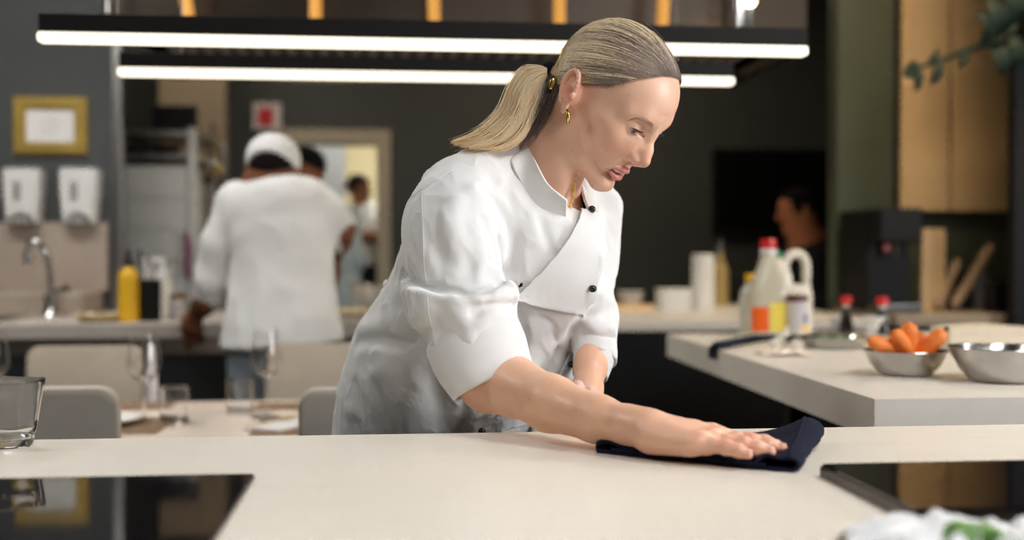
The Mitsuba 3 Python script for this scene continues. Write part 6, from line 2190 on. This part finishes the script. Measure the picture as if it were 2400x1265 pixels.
lo, hi = L(790, 650, D3) - [0, .6, 0], L(935, 400, D3) + [0, .4, 0]
lo[2] = 0
put('person_003', f_third, lo, hi, .012, 'skin_brown')
put('person_003__shirt', f_third_shirt, lo, hi, .012, 'white_cloth')
put('person_003__trousers', f_third_legs, lo, hi, .014, 'black_cloth')
put('person_003__hair', on_head(hair_short(48, -20), h3, 12, 20, .98), h3 - .16, h3 + .16, .008, 'hair_black')
for i, dy in enumerate((-.1, .1)):
    a = TURN @ np.r_[L(872, 650, D3 + dy)[:2], 0]
    shoe('person_003__' + numbered('third_shoe').replace('third_', ''), a[0], a[1], 95, 'black_plastic')
tag('person_003', 'person with black hair and white shirt, arms folded, in the room beyond the doorway', 'person')

# --- the person in black before the screen, facing left
D4 = 5.2
h4 = L(1872, 497, D4)


def f_fourth(p):
    f = f_face(p, h4, None, 172, 10, .95)
    f = smin(f, chain_px(p, [(1905, 590, 44, D4), (1880, 535, 38, D4)]), .03)
    f = smin(f, chain_px(p, [(1915, 625, 72, D4), (1915, 740, 72, D4), (1905, 860, 78, D4)]), .06)
    f = smin(f, chain_px(p, [(1925, 610, 34, D4 - .17), (1965, 720, 30, D4 - .20), (1890, 745, 22, D4 - .32), (1840, 740, 18, D4 - .36)]), .03)
    f = smin(f, hand(p, L(1838, 740, D4 - .36), (-1, -.1, -.1), (.1, .3, 1), 1, .5), .012)
    f = smin(f, chain_px(p, [(1885, 615, 34, D4 + .17), (1860, 720, 30, D4 + .18), (1820, 745, 22, D4 + .1), (1790, 742, 18, D4 + .02)]), .03)
    f = smin(f, hand(p, L(1788, 742, D4 + .02), (-1, -.2, -.1), (.1, .3, 1), 1, .5), .012)
    for dy in (-.1, .1):
        t = L(1905, 850, D4 + dy)
        f = smin(f, f_chain(p, [t, np.r_[t[:2], .46], np.r_[t[:2], .09]], [.088, .062, .045], .03), .04)
        foot = np.r_[t[:2], .045]
        f = smin(f, f_cone(p, foot, foot + [-.15, 0, -.005], .045, .038), .03)
    return f


def f_fourth_top(p):
    f = chain_px(p, [(1908, 602, 62, D4), (1916, 660, 84, D4), (1915, 760, 82, D4), (1905, 850, 88, D4)], .05)
    f = smin(f, chain_px(p, [(1925, 618, 44, D4 - .17), (1962, 715, 40, D4 - .20), (1905, 742, 32, D4 - .30)]), .03)
    f = smin(f, chain_px(p, [(1885, 622, 44, D4 + .17), (1860, 715, 40, D4 + .18), (1830, 742, 32, D4 + .10)]), .03)
    return np.maximum(f, L(1900, 880, D4)[2] - p[:, 2])


def f_fourth_legs(p):
    f = chain_px(p, [(1905, 850, 84, D4), (1905, 900, 86, D4)], .05)
    for dy in (-.1, .1):
        t = L(1905, 850, D4 + dy)
        f = smin(f, f_chain(p, [t, np.r_[t[:2], .46], np.r_[t[:2], .08]], [.102, .078, .062], .03), .03)
    return np.maximum(f, .065 - p[:, 2])


lo, hi = L(1730, 650, D4) - [0, .6, 0], L(2030, 410, D4) + [0, .45, 0]
lo[2] = 0
put('person_004', f_fourth, lo, hi, .009, 'skin_tan')
put('person_004__top', f_fourth_top, lo, hi, .009, 'black_cloth')
put('person_004__trousers', f_fourth_legs, lo, hi, .011, 'black_cloth')
put('person_004__hair', on_head(hair_short(52, -12), h4, 10, 172, .95), h4 - .16, h4 + .16, .006, 'hair_black')
for i, dy in enumerate((-.1, .1)):
    a = TURN @ np.r_[L(1905, 850, D4 + dy)[:2], 0]
    shoe('person_004__' + numbered('fourth_shoe').replace('fourth_', ''), a[0], a[1], 95, 'black_plastic')
tag('person_004', 'person dressed in black with black hair, in profile before the black screen', 'person')
# ------------------------------------------------------------------ her arms, hands, colours, face details
WRIST = L(1515, 1002, 1.262)
HD, HL = unit(np.array([.906, -.422, 0])), unit(np.array([.422, .906, 0]))      # along the hand, towards the thumb
HZ = np.array([0, 0, 1.0])
ZH = ZT + .0125                                                                # top of the cloth under her hand


def hp(a, b, z):
    q = WRIST + .93 * (a * HD + b * HL)
    return np.array([q[0], q[1], z])


FINGERS = []
for b0, a0, ln, spread, r, zb in ((.027, .080, .067, 6, .0075, .0100), (.0085, .084, .075, 1, .0078, .0116), (-.0105, .081, .071, -5, .0074, .0122), (-.0285, .073, .060, -11, .0067, .0112)):
    c, s = math.cos(math.radians(spread)), math.sin(math.radians(spread))
    q = lambda l, z: hp(a0 + l * c, b0 + l * s, z)
    FINGERS.append(([q(0, ZH + zb), q(ln * .28, ZH + zb * .94), q(ln * .53, ZH + zb * .84), q(ln * .78, ZH + .0078), q(ln * .97, ZH + r * .75)], [.0100, r * 1.03, r * 1.04, r * .96, r * .74], r))


def f_right_arm(p):
    f = f_chain(p, [L(1060, 560, 1.492), L(1090, 720, 1.468), L(1132, 850, 1.452), L(1158, 893, 1.447)], [.044, .041, .037, .0345], .03)
    f = smin(f, f_ball(p, L(1131, 913, 1.446), .0225), .02)
    fore = f_chain(p, [L(1158, 893, 1.447), L(1205, 906, 1.415), L(1290, 945, 1.365), L(1400, 981, 1.312), L(1478, 997, 1.277), WRIST], [.0325, .0350, .0324, .0262, .0206, .0184], .012)
    f = smin(f, fore, .02)
    m = np.flatnonzero(((p - (WRIST + HD * .08)) ** 2).sum(1) < .16 ** 2)
    if len(m):
        q, g = p[m], f[m]
        palm = f_cone(q, WRIST, hp(.035, .006, ZH + .0135), .0178, .0160)
        for (pts, rad, r), b0 in zip(FINGERS, (.018, .006, -.006, -.017)):
            palm = smin(palm, f_cone(q, hp(.012, b0 * .7, ZH + .0145), pts[0] - HD * .004, .0145, .0112), .014)
        palm = smin(palm, f_cone(q, hp(.010, -.017, ZH + .010), hp(.060, -.031, ZH + .0085), .013, .0095), .014)
        palm = smin(palm, f_cone(q, hp(.012, .016, ZH + .011), hp(.045, .030, ZH + .011), .014, .012), .014)
        g = smin(g, palm, .014)
        for pts, rad, r in FINGERS:
            fi = f_chain(q, pts, rad, .006)
            fi = smin(fi, f_ball(q, pts[2] + HZ * r * .16, r * .93), .004)
            g = smin(g, fi, .0055)
            k = pts[0]
            g = smin(g, f_ball(q, k + HZ * .0025 + HD * .001, .0085), .008)
        for (pa, _, _), (pb, _, _) in zip(FINGERS[:-1], FINGERS[1:]):        # the web between the fingers
            g = smin(g, f_cone(q, pa[0] + HD * .008 - HZ * .004, pb[0] + HD * .008 - HZ * .004, .0075, .0075), .006)
        th = f_chain(q, [hp(.020, .022, ZH + .013), hp(.046, .042, ZH + .0125), hp(.066, .050, ZH + .011), hp(.084, .054, ZH + .0085)], [.0145, .0120, .0105, .0082], .006)
        g = smin(g, th, .010)
        f[m] = g
    return f


def f_left_arm(p):
    f = f_chain(p, [L(1384, 560, 1.76), L(1374, 690, 1.70), L(1392, 780, 1.665), L(1384, 860, 1.612), L(1377, 912, 1.58), L(1372, 935, 1.568)], [.030, .024, .024, .0215, .0195, .0185], .012)
    q = L(1366, 962, 1.555)
    f = smin(f, f_ell(p, q, (.030, .022, .030)), .02)
    for (x, y), (x2, y2) in (((1352, 938), (1354, 900)), ((1380, 944), (1382, 914)), ((1333, 944), (1338, 914)), ((1404, 958), (1402, 934))):
        a, b, c = L(x, y + 22, 1.545), L(x, y - 8, 1.522), L(x2, y2 + 4, 1.527)
        f = smin(f, f_chain(p, [a, b, c], [.0105, .0095, .0082], .006), .006)
    th = f_chain(p, [L(1345, 965, 1.54), L(1330, 975, 1.52), L(1345, 985, 1.505)], [.013, .012, .010], .006)
    return smin(f, th, .008)


def f_trunk(p):
    f = f_chain(p, [L(1280, 490, 1.64), L(1215, 540, 1.66), L(1180, 620, 1.68), L(1120, 800, 1.73), L(1050, 1000, 1.79), L(1020, 1130, 1.80)], [.045, .080, .085, .083, .093, .103], .05)
    f = smin(f, f_cone(p, L(1215, 540, 1.66), L(1070, 500, 1.535), .055, .040), .05)
    f = smin(f, f_cone(p, L(1215, 540, 1.66), L(1385, 540, 1.765), .055, .038), .05)
    for o in (-.10, .10):
        h = L(1020, 1140, 1.80) + ACROSS * o
        k = np.r_[(h + FRONT * .03)[:2], .47]
        a = np.r_[(h - FRONT * .02)[:2], .09]
        f = smin(f, f_chain(p, [h, k, a], [.085, .058, .042], .03), .05)
        f = smin(f, f_cone(p, a - HZ * .05, a - HZ * .055 + FRONT * .15, .038, .030), .03)
    return f


def f_her_trousers(p):
    f = f_cone(p, L(1022, 1120, 1.80), L(1020, 1160, 1.80), .118, .12)
    for o in (-.10, .10):
        h = L(1020, 1140, 1.80) + ACROSS * o
        f = smin(f, f_chain(p, [h, np.r_[(h + FRONT * .03)[:2], .47], np.r_[(h - FRONT * .02)[:2], .07]], [.100, .076, .062], .03), .05)
    return np.maximum(f, .055 - p[:, 2])


SKIN = np.array([.79, .475, .335])


def skin_colors(v):
    """Skin tones by place: lips, cheeks, ears, knuckles, freckles; v in the frame of L()."""
    q = to_head(v.astype(np.float32)).astype(float)
    s = np.stack([q[:, 0], np.abs(q[:, 1]), q[:, 2]], 1)
    c = np.tile(SKIN, (len(v), 1))
    n = meshkit.fbm(v * 55, 3, 3)[:, None]
    c *= 1 + (n - .5) * np.array([.10, .16, .18])
    g = lambda cc, r: np.exp(-((s - np.array(cc)) ** 2).sum(1) / r ** 2)[:, None]
    head = (np.abs(q).max(1) < 140)[:, None]
    c *= 1 - head * g((64, 44, -18), 24) * np.array([.01, .15, .17])
    c *= 1 - head * g((106, 0, -14), 15) * np.array([.02, .16, .17])
    c *= 1 - head * np.exp(-(((s - np.array([-12, 78, 2])) / np.array([22, 12, 32])) ** 2).sum(1))[:, None] * np.array([.02, .24, .26])
    c *= 1 - head * g((93, 28, -16), 12) * np.array([.02, .10, .10])
    # lips
    sf = s.astype(np.float32)
    up = f_chain(sf, [(80.5, 24.5, -47.2), (87, 16, -45.4), (93.4, 5.5, -44.2), (93.6, 0, -45.4)], [1.4, 2.8, 4.1, 3.8], 3)
    low = f_chain(sf, [(80.5, 24.5, -48.2), (87, 14, -56.0), (90.6, 5, -58.8), (90.9, 0, -59.2)], [1.2, 3.1, 4.6, 4.6], 3)
    lip = np.clip(1.0 - np.minimum(up, low) / .9, 0, 1)[:, None] * head * (s[:, :1] > 74)
    c = c * (1 - lip) + np.array([.64, .235, .21]) * lip
    inside = (np.clip((88 - s[:, 0]) / 3, 0, 1) * np.exp(-((s[:, 2] + 52) / 2.6) ** 4) * (s[:, 1] < 21) * (s[:, 0] > 60))[:, None] * head
    c = c * (1 - inside) + np.array([.12, .03, .03]) * inside
    # rim of the lids
    e = s - EYE
    rr = np.linalg.norm(e, axis=1)
    o = eye_opening(sf)
    rim = (np.clip(1 - np.abs(o - .1) / 1.0, 0, 1) * (rr < 15.0) * (e[:, 2] > -3.0) * (e[:, 1] < 11.5))[:, None]
    c = c * (1 - .85 * rim) + np.array([.055, .030, .025]) * .85 * rim
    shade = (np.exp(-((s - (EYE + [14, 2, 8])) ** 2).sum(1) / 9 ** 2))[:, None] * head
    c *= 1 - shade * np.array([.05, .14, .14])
    # forearm and hand tones
    arm = (v[:, 2] < 1.02)[:, None]
    c = c * (1 - arm) + c * np.array([1.0, .96, .90]) * arm
    for pts, rad, r in FINGERS:
        for k, w in ((2, .0075), (4, .0085), (0, .008)):
            d = np.exp(-((v - (pts[k] + HZ * r * (.9 if k < 4 else .0))) ** 2).sum(1) / w ** 2)[:, None]
            c *= 1 - d * np.array([.03, .27, .27])
    pink = np.exp(-((v - (WRIST + HD * .10)) ** 2).sum(1) / .08 ** 2)[:, None]
    c *= 1 + pink * np.array([.05, .03, .10])
    tips = np.exp(-((v - L(1366, 905, 1.528)) ** 2).sum(1) / .026 ** 2)[:, None]
    c = c * (1 - tips * .75) + np.array([.70, .48, .45]) * tips * .75
    return np.clip(c, .01, .95)


MOLES = [(1298, 289, .9), (1303, 288, .9), (1283, 303, .8), (1376, 308, 1.1), (1385, 292, .6), (1346, 327, .7), (1473, 222, .7), (1506, 220, .6), (1420, 225, .5), (1343, 352, 1.5), (1366, 354, 1.2), (1388, 365, .9), (1350, 366, .8),
         (1292, 900, .9), (1350, 960, .8), (1240, 935, .6), (1387, 1012, .9), (1455, 985, .6), (1180, 905, .6), (1325, 985, .6)]


def spots(v, c):
    px = np.array([(x, y) for x, y, r in MOLES], float)
    fn = lambda p: np.minimum(f_headneck(p), f_right_arm(p))
    P, _ = surface_points(px, fn)
    for (x, y, r), p in zip(MOLES, P):
        d = np.linalg.norm(v - p, axis=1)
        m = np.clip(1.6 - d / (r * .0010), 0, 1)[:, None]
        k = .26 if r > .95 and y > 340 else .42
        c = c * (1 - m * k) + np.array([.50, .15, .11] if k < .3 else [.25, .095, .06]) * m * k
    return c


def build_body():
    pieces = [mesh_of(f_headneck, HEAD_O - [.13, .15, .20], HEAD_O + [.13, .125, .125], .00135),
              mesh_of(f_right_arm, (-.135, 1.11, .915), (.325, 1.545, 1.17), .0017),
              mesh_of(f_left_arm, (.05, 1.46, .89), (.19, 1.82, 1.20), .0022),
              mesh_of(f_trunk, L(1000, 700, 1.66) - [.33, .30, 1.10], L(1400, 460, 1.66) + [.14, .32, .07], .008, newton=1)]
    V, Q, n = [], [], 0
    for v, q in pieces:
        V.append(v), Q.append(q + n)
        n += len(v)
    v = np.vstack(V)
    c = spots(v, skin_colors(v))
    add('person', (to_world(v), np.vstack(Q)), 'skin', smooth=True, color=c)


def eyeball(s):
    m = trimesh.creation.icosphere(5, 1.0)
    g = unit(np.array([.93, .06 * s, -.36]))
    d = m.vertices @ g
    a = np.arccos(np.clip(d, -1, 1))
    c = np.tile([.62, .55, .51], (len(d), 1))
    rgn = np.random.default_rng(5)
    ang = np.arctan2(m.vertices @ np.cross(g, [0, 0, 1.0]), m.vertices[:, 2])
    iris = np.array([.10, .115, .085]) * (1 + .5 * np.sin(ang * 23)[:, None] * .4)
    c = np.where((a < .50)[:, None], iris, c)
    c = np.where((a < .54)[:, None] & (a > .455)[:, None], [.03, .03, .028], c)
    c = np.where((a < .20)[:, None], [.004, .004, .004], c)
    v = m.vertices * 12.25 * (1 + .05 * np.clip(1 - (a / .5) ** 2, 0, 1))[:, None]
    v = from_head(v + EYE * [1, s, 1])
    return (to_world(v), m.faces), c


def lashes(s):
    """Upper lashes along the lid's edge, and a few short lower ones."""
    rows = []
    for up, n in ((True, 44), (False, 22)):
        for u in np.linspace(-.78, .70, n):
            az = .08 + .98 * u * .98
            k = max(1 - ((az - .08) / .98) ** 2, 0)
            el = (.22 * k ** .8 if up else -.34 * k) - .10 + .05 * az
            d = np.array([math.cos(el) * math.cos(az), math.cos(el) * math.sin(az), math.sin(el)])
            base = EYE + d * 13.5
            out = unit(d * [1, 1, .2] + [0, .45 * u, .10 if up else -.4] + rng.normal(0, .07, 3))
            ln = (7.2 if up else 2.6) * rng.uniform(.75, 1.1)
            t = np.linspace(0, 1, 6)[:, None]
            p = base + out * ln * t + np.array([0, 0, 1.0]) * (ln * (.42 if up else -.05)) * t ** 2 - np.array([0, 0, 1]) * ln * (.22 if up else 0) * t
            rows.append(p)
    p = np.array(rows) * [1, s, 1]
    r = np.full(p.shape[:2], .00020) * np.linspace(1.1, .35, 6)
    return strands_mesh(p, r, np.full(p.shape, .012))


def brow_hairs(s, line):
    """Brow hairs lying along the brow; line: points on her right brow in head millimetres, from the nose out."""
    L_ = spline(line, 40)
    rows, cols = [], []
    for i in range(190):
        u = rng.random() ** .9
        b = L_[int(u * 38)]
        tang = unit(L_[min(int(u * 38) + 1, 39)] - L_[max(int(u * 38) - 1, 0)])
        wdt = np.interp(u, [0, .15, .6, 1], [2.0, 2.6, 2.2, .7])
        o = rng.uniform(-1, 1) * wdt
        st = b + np.array([0, 0, o])
        dr_ = unit(tang + np.array([.0, 0, .45 * (1 - u) - .15 * o / 2.6]))
        ln = rng.uniform(3.5, 6.5)
        t = np.linspace(0, 1, 5)[:, None]
        rows.append(st + dr_ * ln * t)
        cols.append(np.array([.36, .215, .15]) * rng.uniform(.8, 1.5))
    p = np.array(rows)
    n, k, _ = p.shape
    # lay them on the skin
    q = p.reshape(-1, 3)
    x = np.full(len(q), 40.0)
    hi = np.full(len(q), 130.0)
    for _ in range(15):
        m = (x + hi) / 2
        ins = f_skull(np.stack([m, q[:, 1], q[:, 2]], 1).astype(np.float32)) < 0
        x, hi = np.where(ins, m, x), np.where(ins, hi, m)
    q = np.stack([hi + .45, q[:, 1], q[:, 2]], 1).reshape(n, k, 3) * [1, s, 1]
    return strands_mesh(q, np.full((n, k), .00022) * np.linspace(1.1, .4, k), np.repeat(np.array(cols)[:, None], k, 1))


def build_details():
    for s in (-1, 1):
        (m, c) = eyeball(s)
        add('person__' + numbered('eye'), m, 'eye_surface', smooth=True, color=c)
    brow = HEADP([(1531, 297), (1520, 288), (1506, 280), (1491, 277), (1476, 281)], [1.49] * 5)
    P, _ = surface_points([(1531, 297), (1520, 288), (1506, 280), (1491, 277), (1476, 281)], lambda p: f_skull(to_head(p)) * np.float32(HEAD_S))
    line = to_head(P.astype(np.float32)).astype(float)
    for s in (1, -1):
        (m, c) = brow_hairs(s, line)
        add('person__' + numbered('eyebrow'), m, 'hair', smooth=True, color=c)
        (m, c) = lashes(-s)
        add('person__' + numbered('eyelashes'), m, 'hair', smooth=True, color=c)
    t = np.linspace(-1, 1, 41)
    pts = np.stack([91.5 - 15 * t ** 2, 20 * t, np.full(41, -48.2)], 1)
    rad = .0042 * (1 - .10 * np.abs(np.cos(t * 9.4)) ** 8)
    add('person__teeth', as_world(tube(from_head(pts), rad, 12, flat=.75, up=HEAD_R[:, 2])), 'teeth', smooth=True)
    # hair tie and pin
    m = trimesh.creation.torus(.0140, .0062, 30, 14)
    d = HEAD_R @ unit(np.array([-.95, 0, -.25]))
    m.vertices *= [1, 1, 1.7]
    add('person__hair__hair_tie', as_world(moved(m, trimesh.geometry.align_vectors([0, 0, 1], d)[:3, :3], from_head(TIE + [-5, 0, -1]))), 'black_cloth', smooth=True)
    px = [(1318, 112), (1311, 140), (1305, 165), (1300, 186)]
    P, _ = surface_points(px, lambda p: f_hairbase(to_head(p), 8.0) * np.float32(HEAD_S))
    pin = tube(spline(P, 14), .0006, 8)
    c = P[-1] + [-.0040, -.010, -.007]
    leaf_ = trimesh.creation.icosphere(2, 1.0)
    leaf_.apply_scale((.0038, .0018, .0085))
    leaf_ = moved(leaf_, rot([0, 1, 0], 16), c)
    add('person__hair__hairpin', as_world(pin), 'gold', smooth=True)
    add('person__hair__hairpin_001', as_world(leaf_), 'gold', smooth=True)
    labels['person__hair__hairpin_001'] = {'label': 'gold leaf pendant of the hairpin'}
    # earrings
    e = L(1331, 273, 1.500)
    m = trimesh.creation.torus(.0085, .0018, 32, 12)
    m.vertices *= [1, 1, 1.15]
    m = moved(m, rot([0, 1, 0], 84), e)
    add('person__earring', as_world(m), 'gold', smooth=True)
    # necklace in the open collar
    n = 120
    pts = spline(np.array([L(1344, 424, 1.580), L(1346, 440, 1.575), L(1343, 460, 1.572), L(1338, 480, 1.570), L(1331, 506, 1.575)]), n)
    add('person__necklace', as_world(tube(pts, .0011 + .0012 * np.abs(np.sin(np.arange(n) * .42)), 10)), 'gold', smooth=True)
    sh = lambda p: np.maximum(f_chain(p, [L(1292, 600, 1.65), L(1322, 525, 1.650), L(1338, 470, 1.655)], [.056, .034, .021], .02), -f_headneck(p) - .003)
    v, q = mesh_of(sh, L(1335, 520, 1.63) - [.09, .11, .09], L(1345, 430, 1.63) + [.09, .11, .02], .004, 1)
    add('person__undershirt', (to_world(v), q), 'maroon', smooth=True)
    v, q = mesh_of(f_her_trousers, L(1020, 1150, 1.80) * [1, 1, 0] - [.28, .26, 0], L(1020, 1040, 1.80) + [.28, .26, 0], .011, 1)
    add('person__trousers', (to_world(v), q), 'black_cloth', smooth=True)
    for o in (-.10, .10):
        h = L(1020, 1140, 1.80) + ACROSS * o
        a = TURN @ np.r_[(h - FRONT * .02)[:2], 0]
        f = TURN @ FRONT
        shoe('person__' + numbered('her_shoe').replace('her_', ''), a[0], a[1], math.degrees(math.atan2(f[1], f[0])) - 90, 'black_plastic')
    # nails of the hand on the cloth
    th = [hp(.066, .050, ZH + .011), hp(.084, .054, ZH + .0085)]
    for (a, b, r) in [(p[3], p[4], r) for p, _, r in FINGERS] + [(th[0], th[1], .0098)]:
        d = unit(b - a)
        up = unit(np.cross(np.cross(d, HZ), d))
        side = np.cross(d, up)
        m = trimesh.creation.icosphere(3, 1.0)
        m.apply_scale((.0050, r * .60, .0012))
        R = np.stack([d, side, up], 1)
        add('person__' + numbered('fingernail'), as_world(moved(m, R, b - d * .0005 + up * r * .60)), 'nail', smooth=True)
    tag('person', 'woman in white chef jacket with blond ponytail wiping the worktop with a navy cloth', 'person')


def grid_solid(mid, thick):
    """A closed thin body from a grid of points (n, m, 3)."""
    n, m, _ = mid.shape
    nn = unit(np.cross(np.gradient(mid, axis=0), np.gradient(mid, axis=1)))
    o, i = mid + nn * thick / 2, mid - nn * thick / 2
    idx, k = np.arange(n * m).reshape(n, m), n * m
    q = [np.stack([idx[:-1, :-1], idx[1:, :-1], idx[1:, 1:], idx[:-1, 1:]], -1).reshape(-1, 4), np.stack([idx[:-1, :-1], idx[:-1, 1:], idx[1:, 1:], idx[1:, :-1]], -1).reshape(-1, 4) + k]
    e = np.concatenate([idx[:, 0], idx[-1, 1:], idx[-2::-1, -1], idx[0, -2:0:-1]])
    e2 = np.roll(e, -1)
    q.append(np.stack([e, e + k, e2 + k, e2], -1))
    t = trimesh.Trimesh(np.vstack([o.reshape(-1, 3), i.reshape(-1, 3)]), tri(np.vstack(q)), process=False)
    trimesh.repair.fix_normals(t)
    return t


def build_wipe():
    """The navy cloth: two layers with a loop at the far right end, wrinkled along the near edge."""
    near = spline(np.array([WZ(x, y, ZT) for x, y in ((1400, 1062), (1470, 1070), (1540, 1077), (1620, 1084), (1700, 1093), (1775, 1101), (1850, 1107))]), 80)
    far = spline(np.array([WZ(x, y, ZT) for x, y in ((1397, 1046), (1470, 1041), (1540, 1040), (1620, 1038), (1700, 1036), (1790, 1036), (1886, 1040))]), 80)
    m = 44
    w = np.linspace(0, 1, m)
    w = .5 - .5 * np.cos(np.pi * w) * .9 - .0
    w = (w - w[0]) / (w[-1] - w[0])
    flat = near[:, None] * (1 - w[None, :, None]) + far[:, None] * w[None, :, None]
    s = np.linspace(0, 1, 80)[:, None]
    P = np.stack([flat[..., 0] * 38, flat[..., 1] * 38, flat[..., 0] * 0], -1)
    nz = meshkit.noise(P * .9, 4) - .5
    nz2 = meshkit.noise(P * 2.3 + 4, 9) - .5
    edge = np.exp(-(w / .16) ** 2)[None]
    lift = np.clip((s - .80) / .2, 0, 1) ** 1.6
    top = flat.copy()
    top[..., 2] = ZT + .0095 + .005 * nz * (1 - edge) + edge * (.006 * nz + .004 * nz2) + lift * (.006 + .014 * w[None]) + .0025 * np.sin(s * 30 + w[None] * 5) * edge
    top[..., 1] += (.010 * nz + .006 * nz2) * edge
    hand_at = np.exp(-((flat[..., 0] - to_world(hp(.05, 0, 0))[0]) ** 2 + (flat[..., 1] - to_world(hp(.05, 0, 0))[1]) ** 2) / .07 ** 2)
    top[..., 2] = np.minimum(top[..., 2], ZT + .0105 + (1 - hand_at) * .03)
    bot = flat.copy()
    bot[..., 2] = ZT + .0022 + .0008 * nz2
    bot[..., 1] += edge * (.004 * nz2 - .003) + .003
    # the loop that joins the layers at the right end
    d = unit((flat[-1] - flat[-2]) * [1, 1, 0])
    a = np.linspace(np.pi / 2, -np.pi / 2, 16)[1:-1, None, None]
    c = (top[-1] + bot[-1]) / 2
    r = (top[-1] - bot[-1])[:, 2:3] / 2
    loop = c[None] + np.cos(a) * r[None] * 1.5 * d[None] + np.sin(a) * r[None] * np.array([0, 0, 1.0])
    loop[..., 0] += .002 * np.sin(w * 19)[None] * np.cos(a)[..., 0]
    path = np.concatenate([top, loop, bot[::-1]])
    add('wiping_cloth__layers', grid_solid(path, .0034), 'navy_cloth', smooth=True)
    # inner fold that shows along the near edge
    f2 = flat[6:70, :30].copy()
    f2[..., 2] = ZT + .0058 + .001 * nz[6:70, :30]
    f2[..., 1] += -.002 + .004 * nz2[6:70, :30]
    add('wiping_cloth__inner_fold', grid_solid(f2, .0026), 'navy_cloth', smooth=True)
    # the hem on the upper right
    h = top[58:79, 40].copy()
    h[:, 2] += .0012
    add('wiping_cloth__hem', tube(np.vstack([top[79, 6:43] + [0, 0, .001]]), .0022, 10, flat=.7), 'navy_cloth', smooth=True)
    tag('wiping_cloth', 'navy blue terry cloth folded under the woman\'s hand on the worktop', 'cloth')
def weave(p, n, uv):
    return (dr.sin(p.x * 5200 + p.z * 1500) * dr.sin(p.z * 5200 - p.y * 1500)) * .00004 + mikit.fbm(p.x * 420, p.y * 420, p.z * 420, 2) * .00012


def terry(p, n, uv):
    return mikit.fbm(p.x * 520, p.y * 520, p.z * 520, 3) * .0016


scene['mat_white_cloth'] = {'type': 'twosided', 'inner': {'type': 'bumpmap', 'arbitrary': mikit.proc(weave, 2e-4), 'scale': 1.0, 'inner': {'type': 'principled', 'base_color': rgb(.755, .752, .742), 'roughness': .8, 'specular': .15, 'sheen': .08}}}
scene['mat_navy_cloth'] = {'type': 'twosided', 'inner': {'type': 'bumpmap', 'arbitrary': mikit.proc(terry, 3e-4), 'scale': 1.0, 'inner': {'type': 'principled', 'base_color': mottled((.0075, .0105, .026), .35, 260), 'roughness': .8, 'specular': .15, 'sheen': .12}}}


def pores(p, n, uv):
    return mikit.fbm(p.x * 700, p.y * 700, p.z * 700, 2) * .00022


def skin_rough(p, n, uv):
    return .29 + .17 * mikit.fbm(p.x * 160, p.y * 160, p.z * 160, 2)


VC = {'type': 'mesh_attribute', 'name': 'vertex_color'}
scene['mat_skin'] = {'type': 'twosided', 'inner': {'type': 'bumpmap', 'arbitrary': mikit.proc(pores, 4e-4), 'scale': 1.0, 'inner': {'type': 'principled', 'base_color': VC, 'roughness': mikit.proc(skin_rough), 'specular': .5, 'sheen': .15, 'clearcoat': .35, 'clearcoat_gloss': .80}}}
scene['mat_hair'] = {'type': 'twosided', 'inner': {'type': 'principled', 'base_color': VC, 'roughness': .34, 'specular': .6}}
scene['mat_eye_surface'] = {'type': 'twosided', 'inner': {'type': 'principled', 'base_color': VC, 'roughness': .06, 'specular': .5, 'clearcoat': 1.0, 'clearcoat_gloss': .98}}
gloss('teeth', (.74, .68, .58), .2, .5)
gloss('gold', (.83, .60, .20), .22, .5, 1.0)
gloss('nail', (.74, .44, .38), .25, .5)
matte('maroon', (.085, .028, .024))
build_body()
build_hair()
build_jacket()
build_details()
build_wipe()
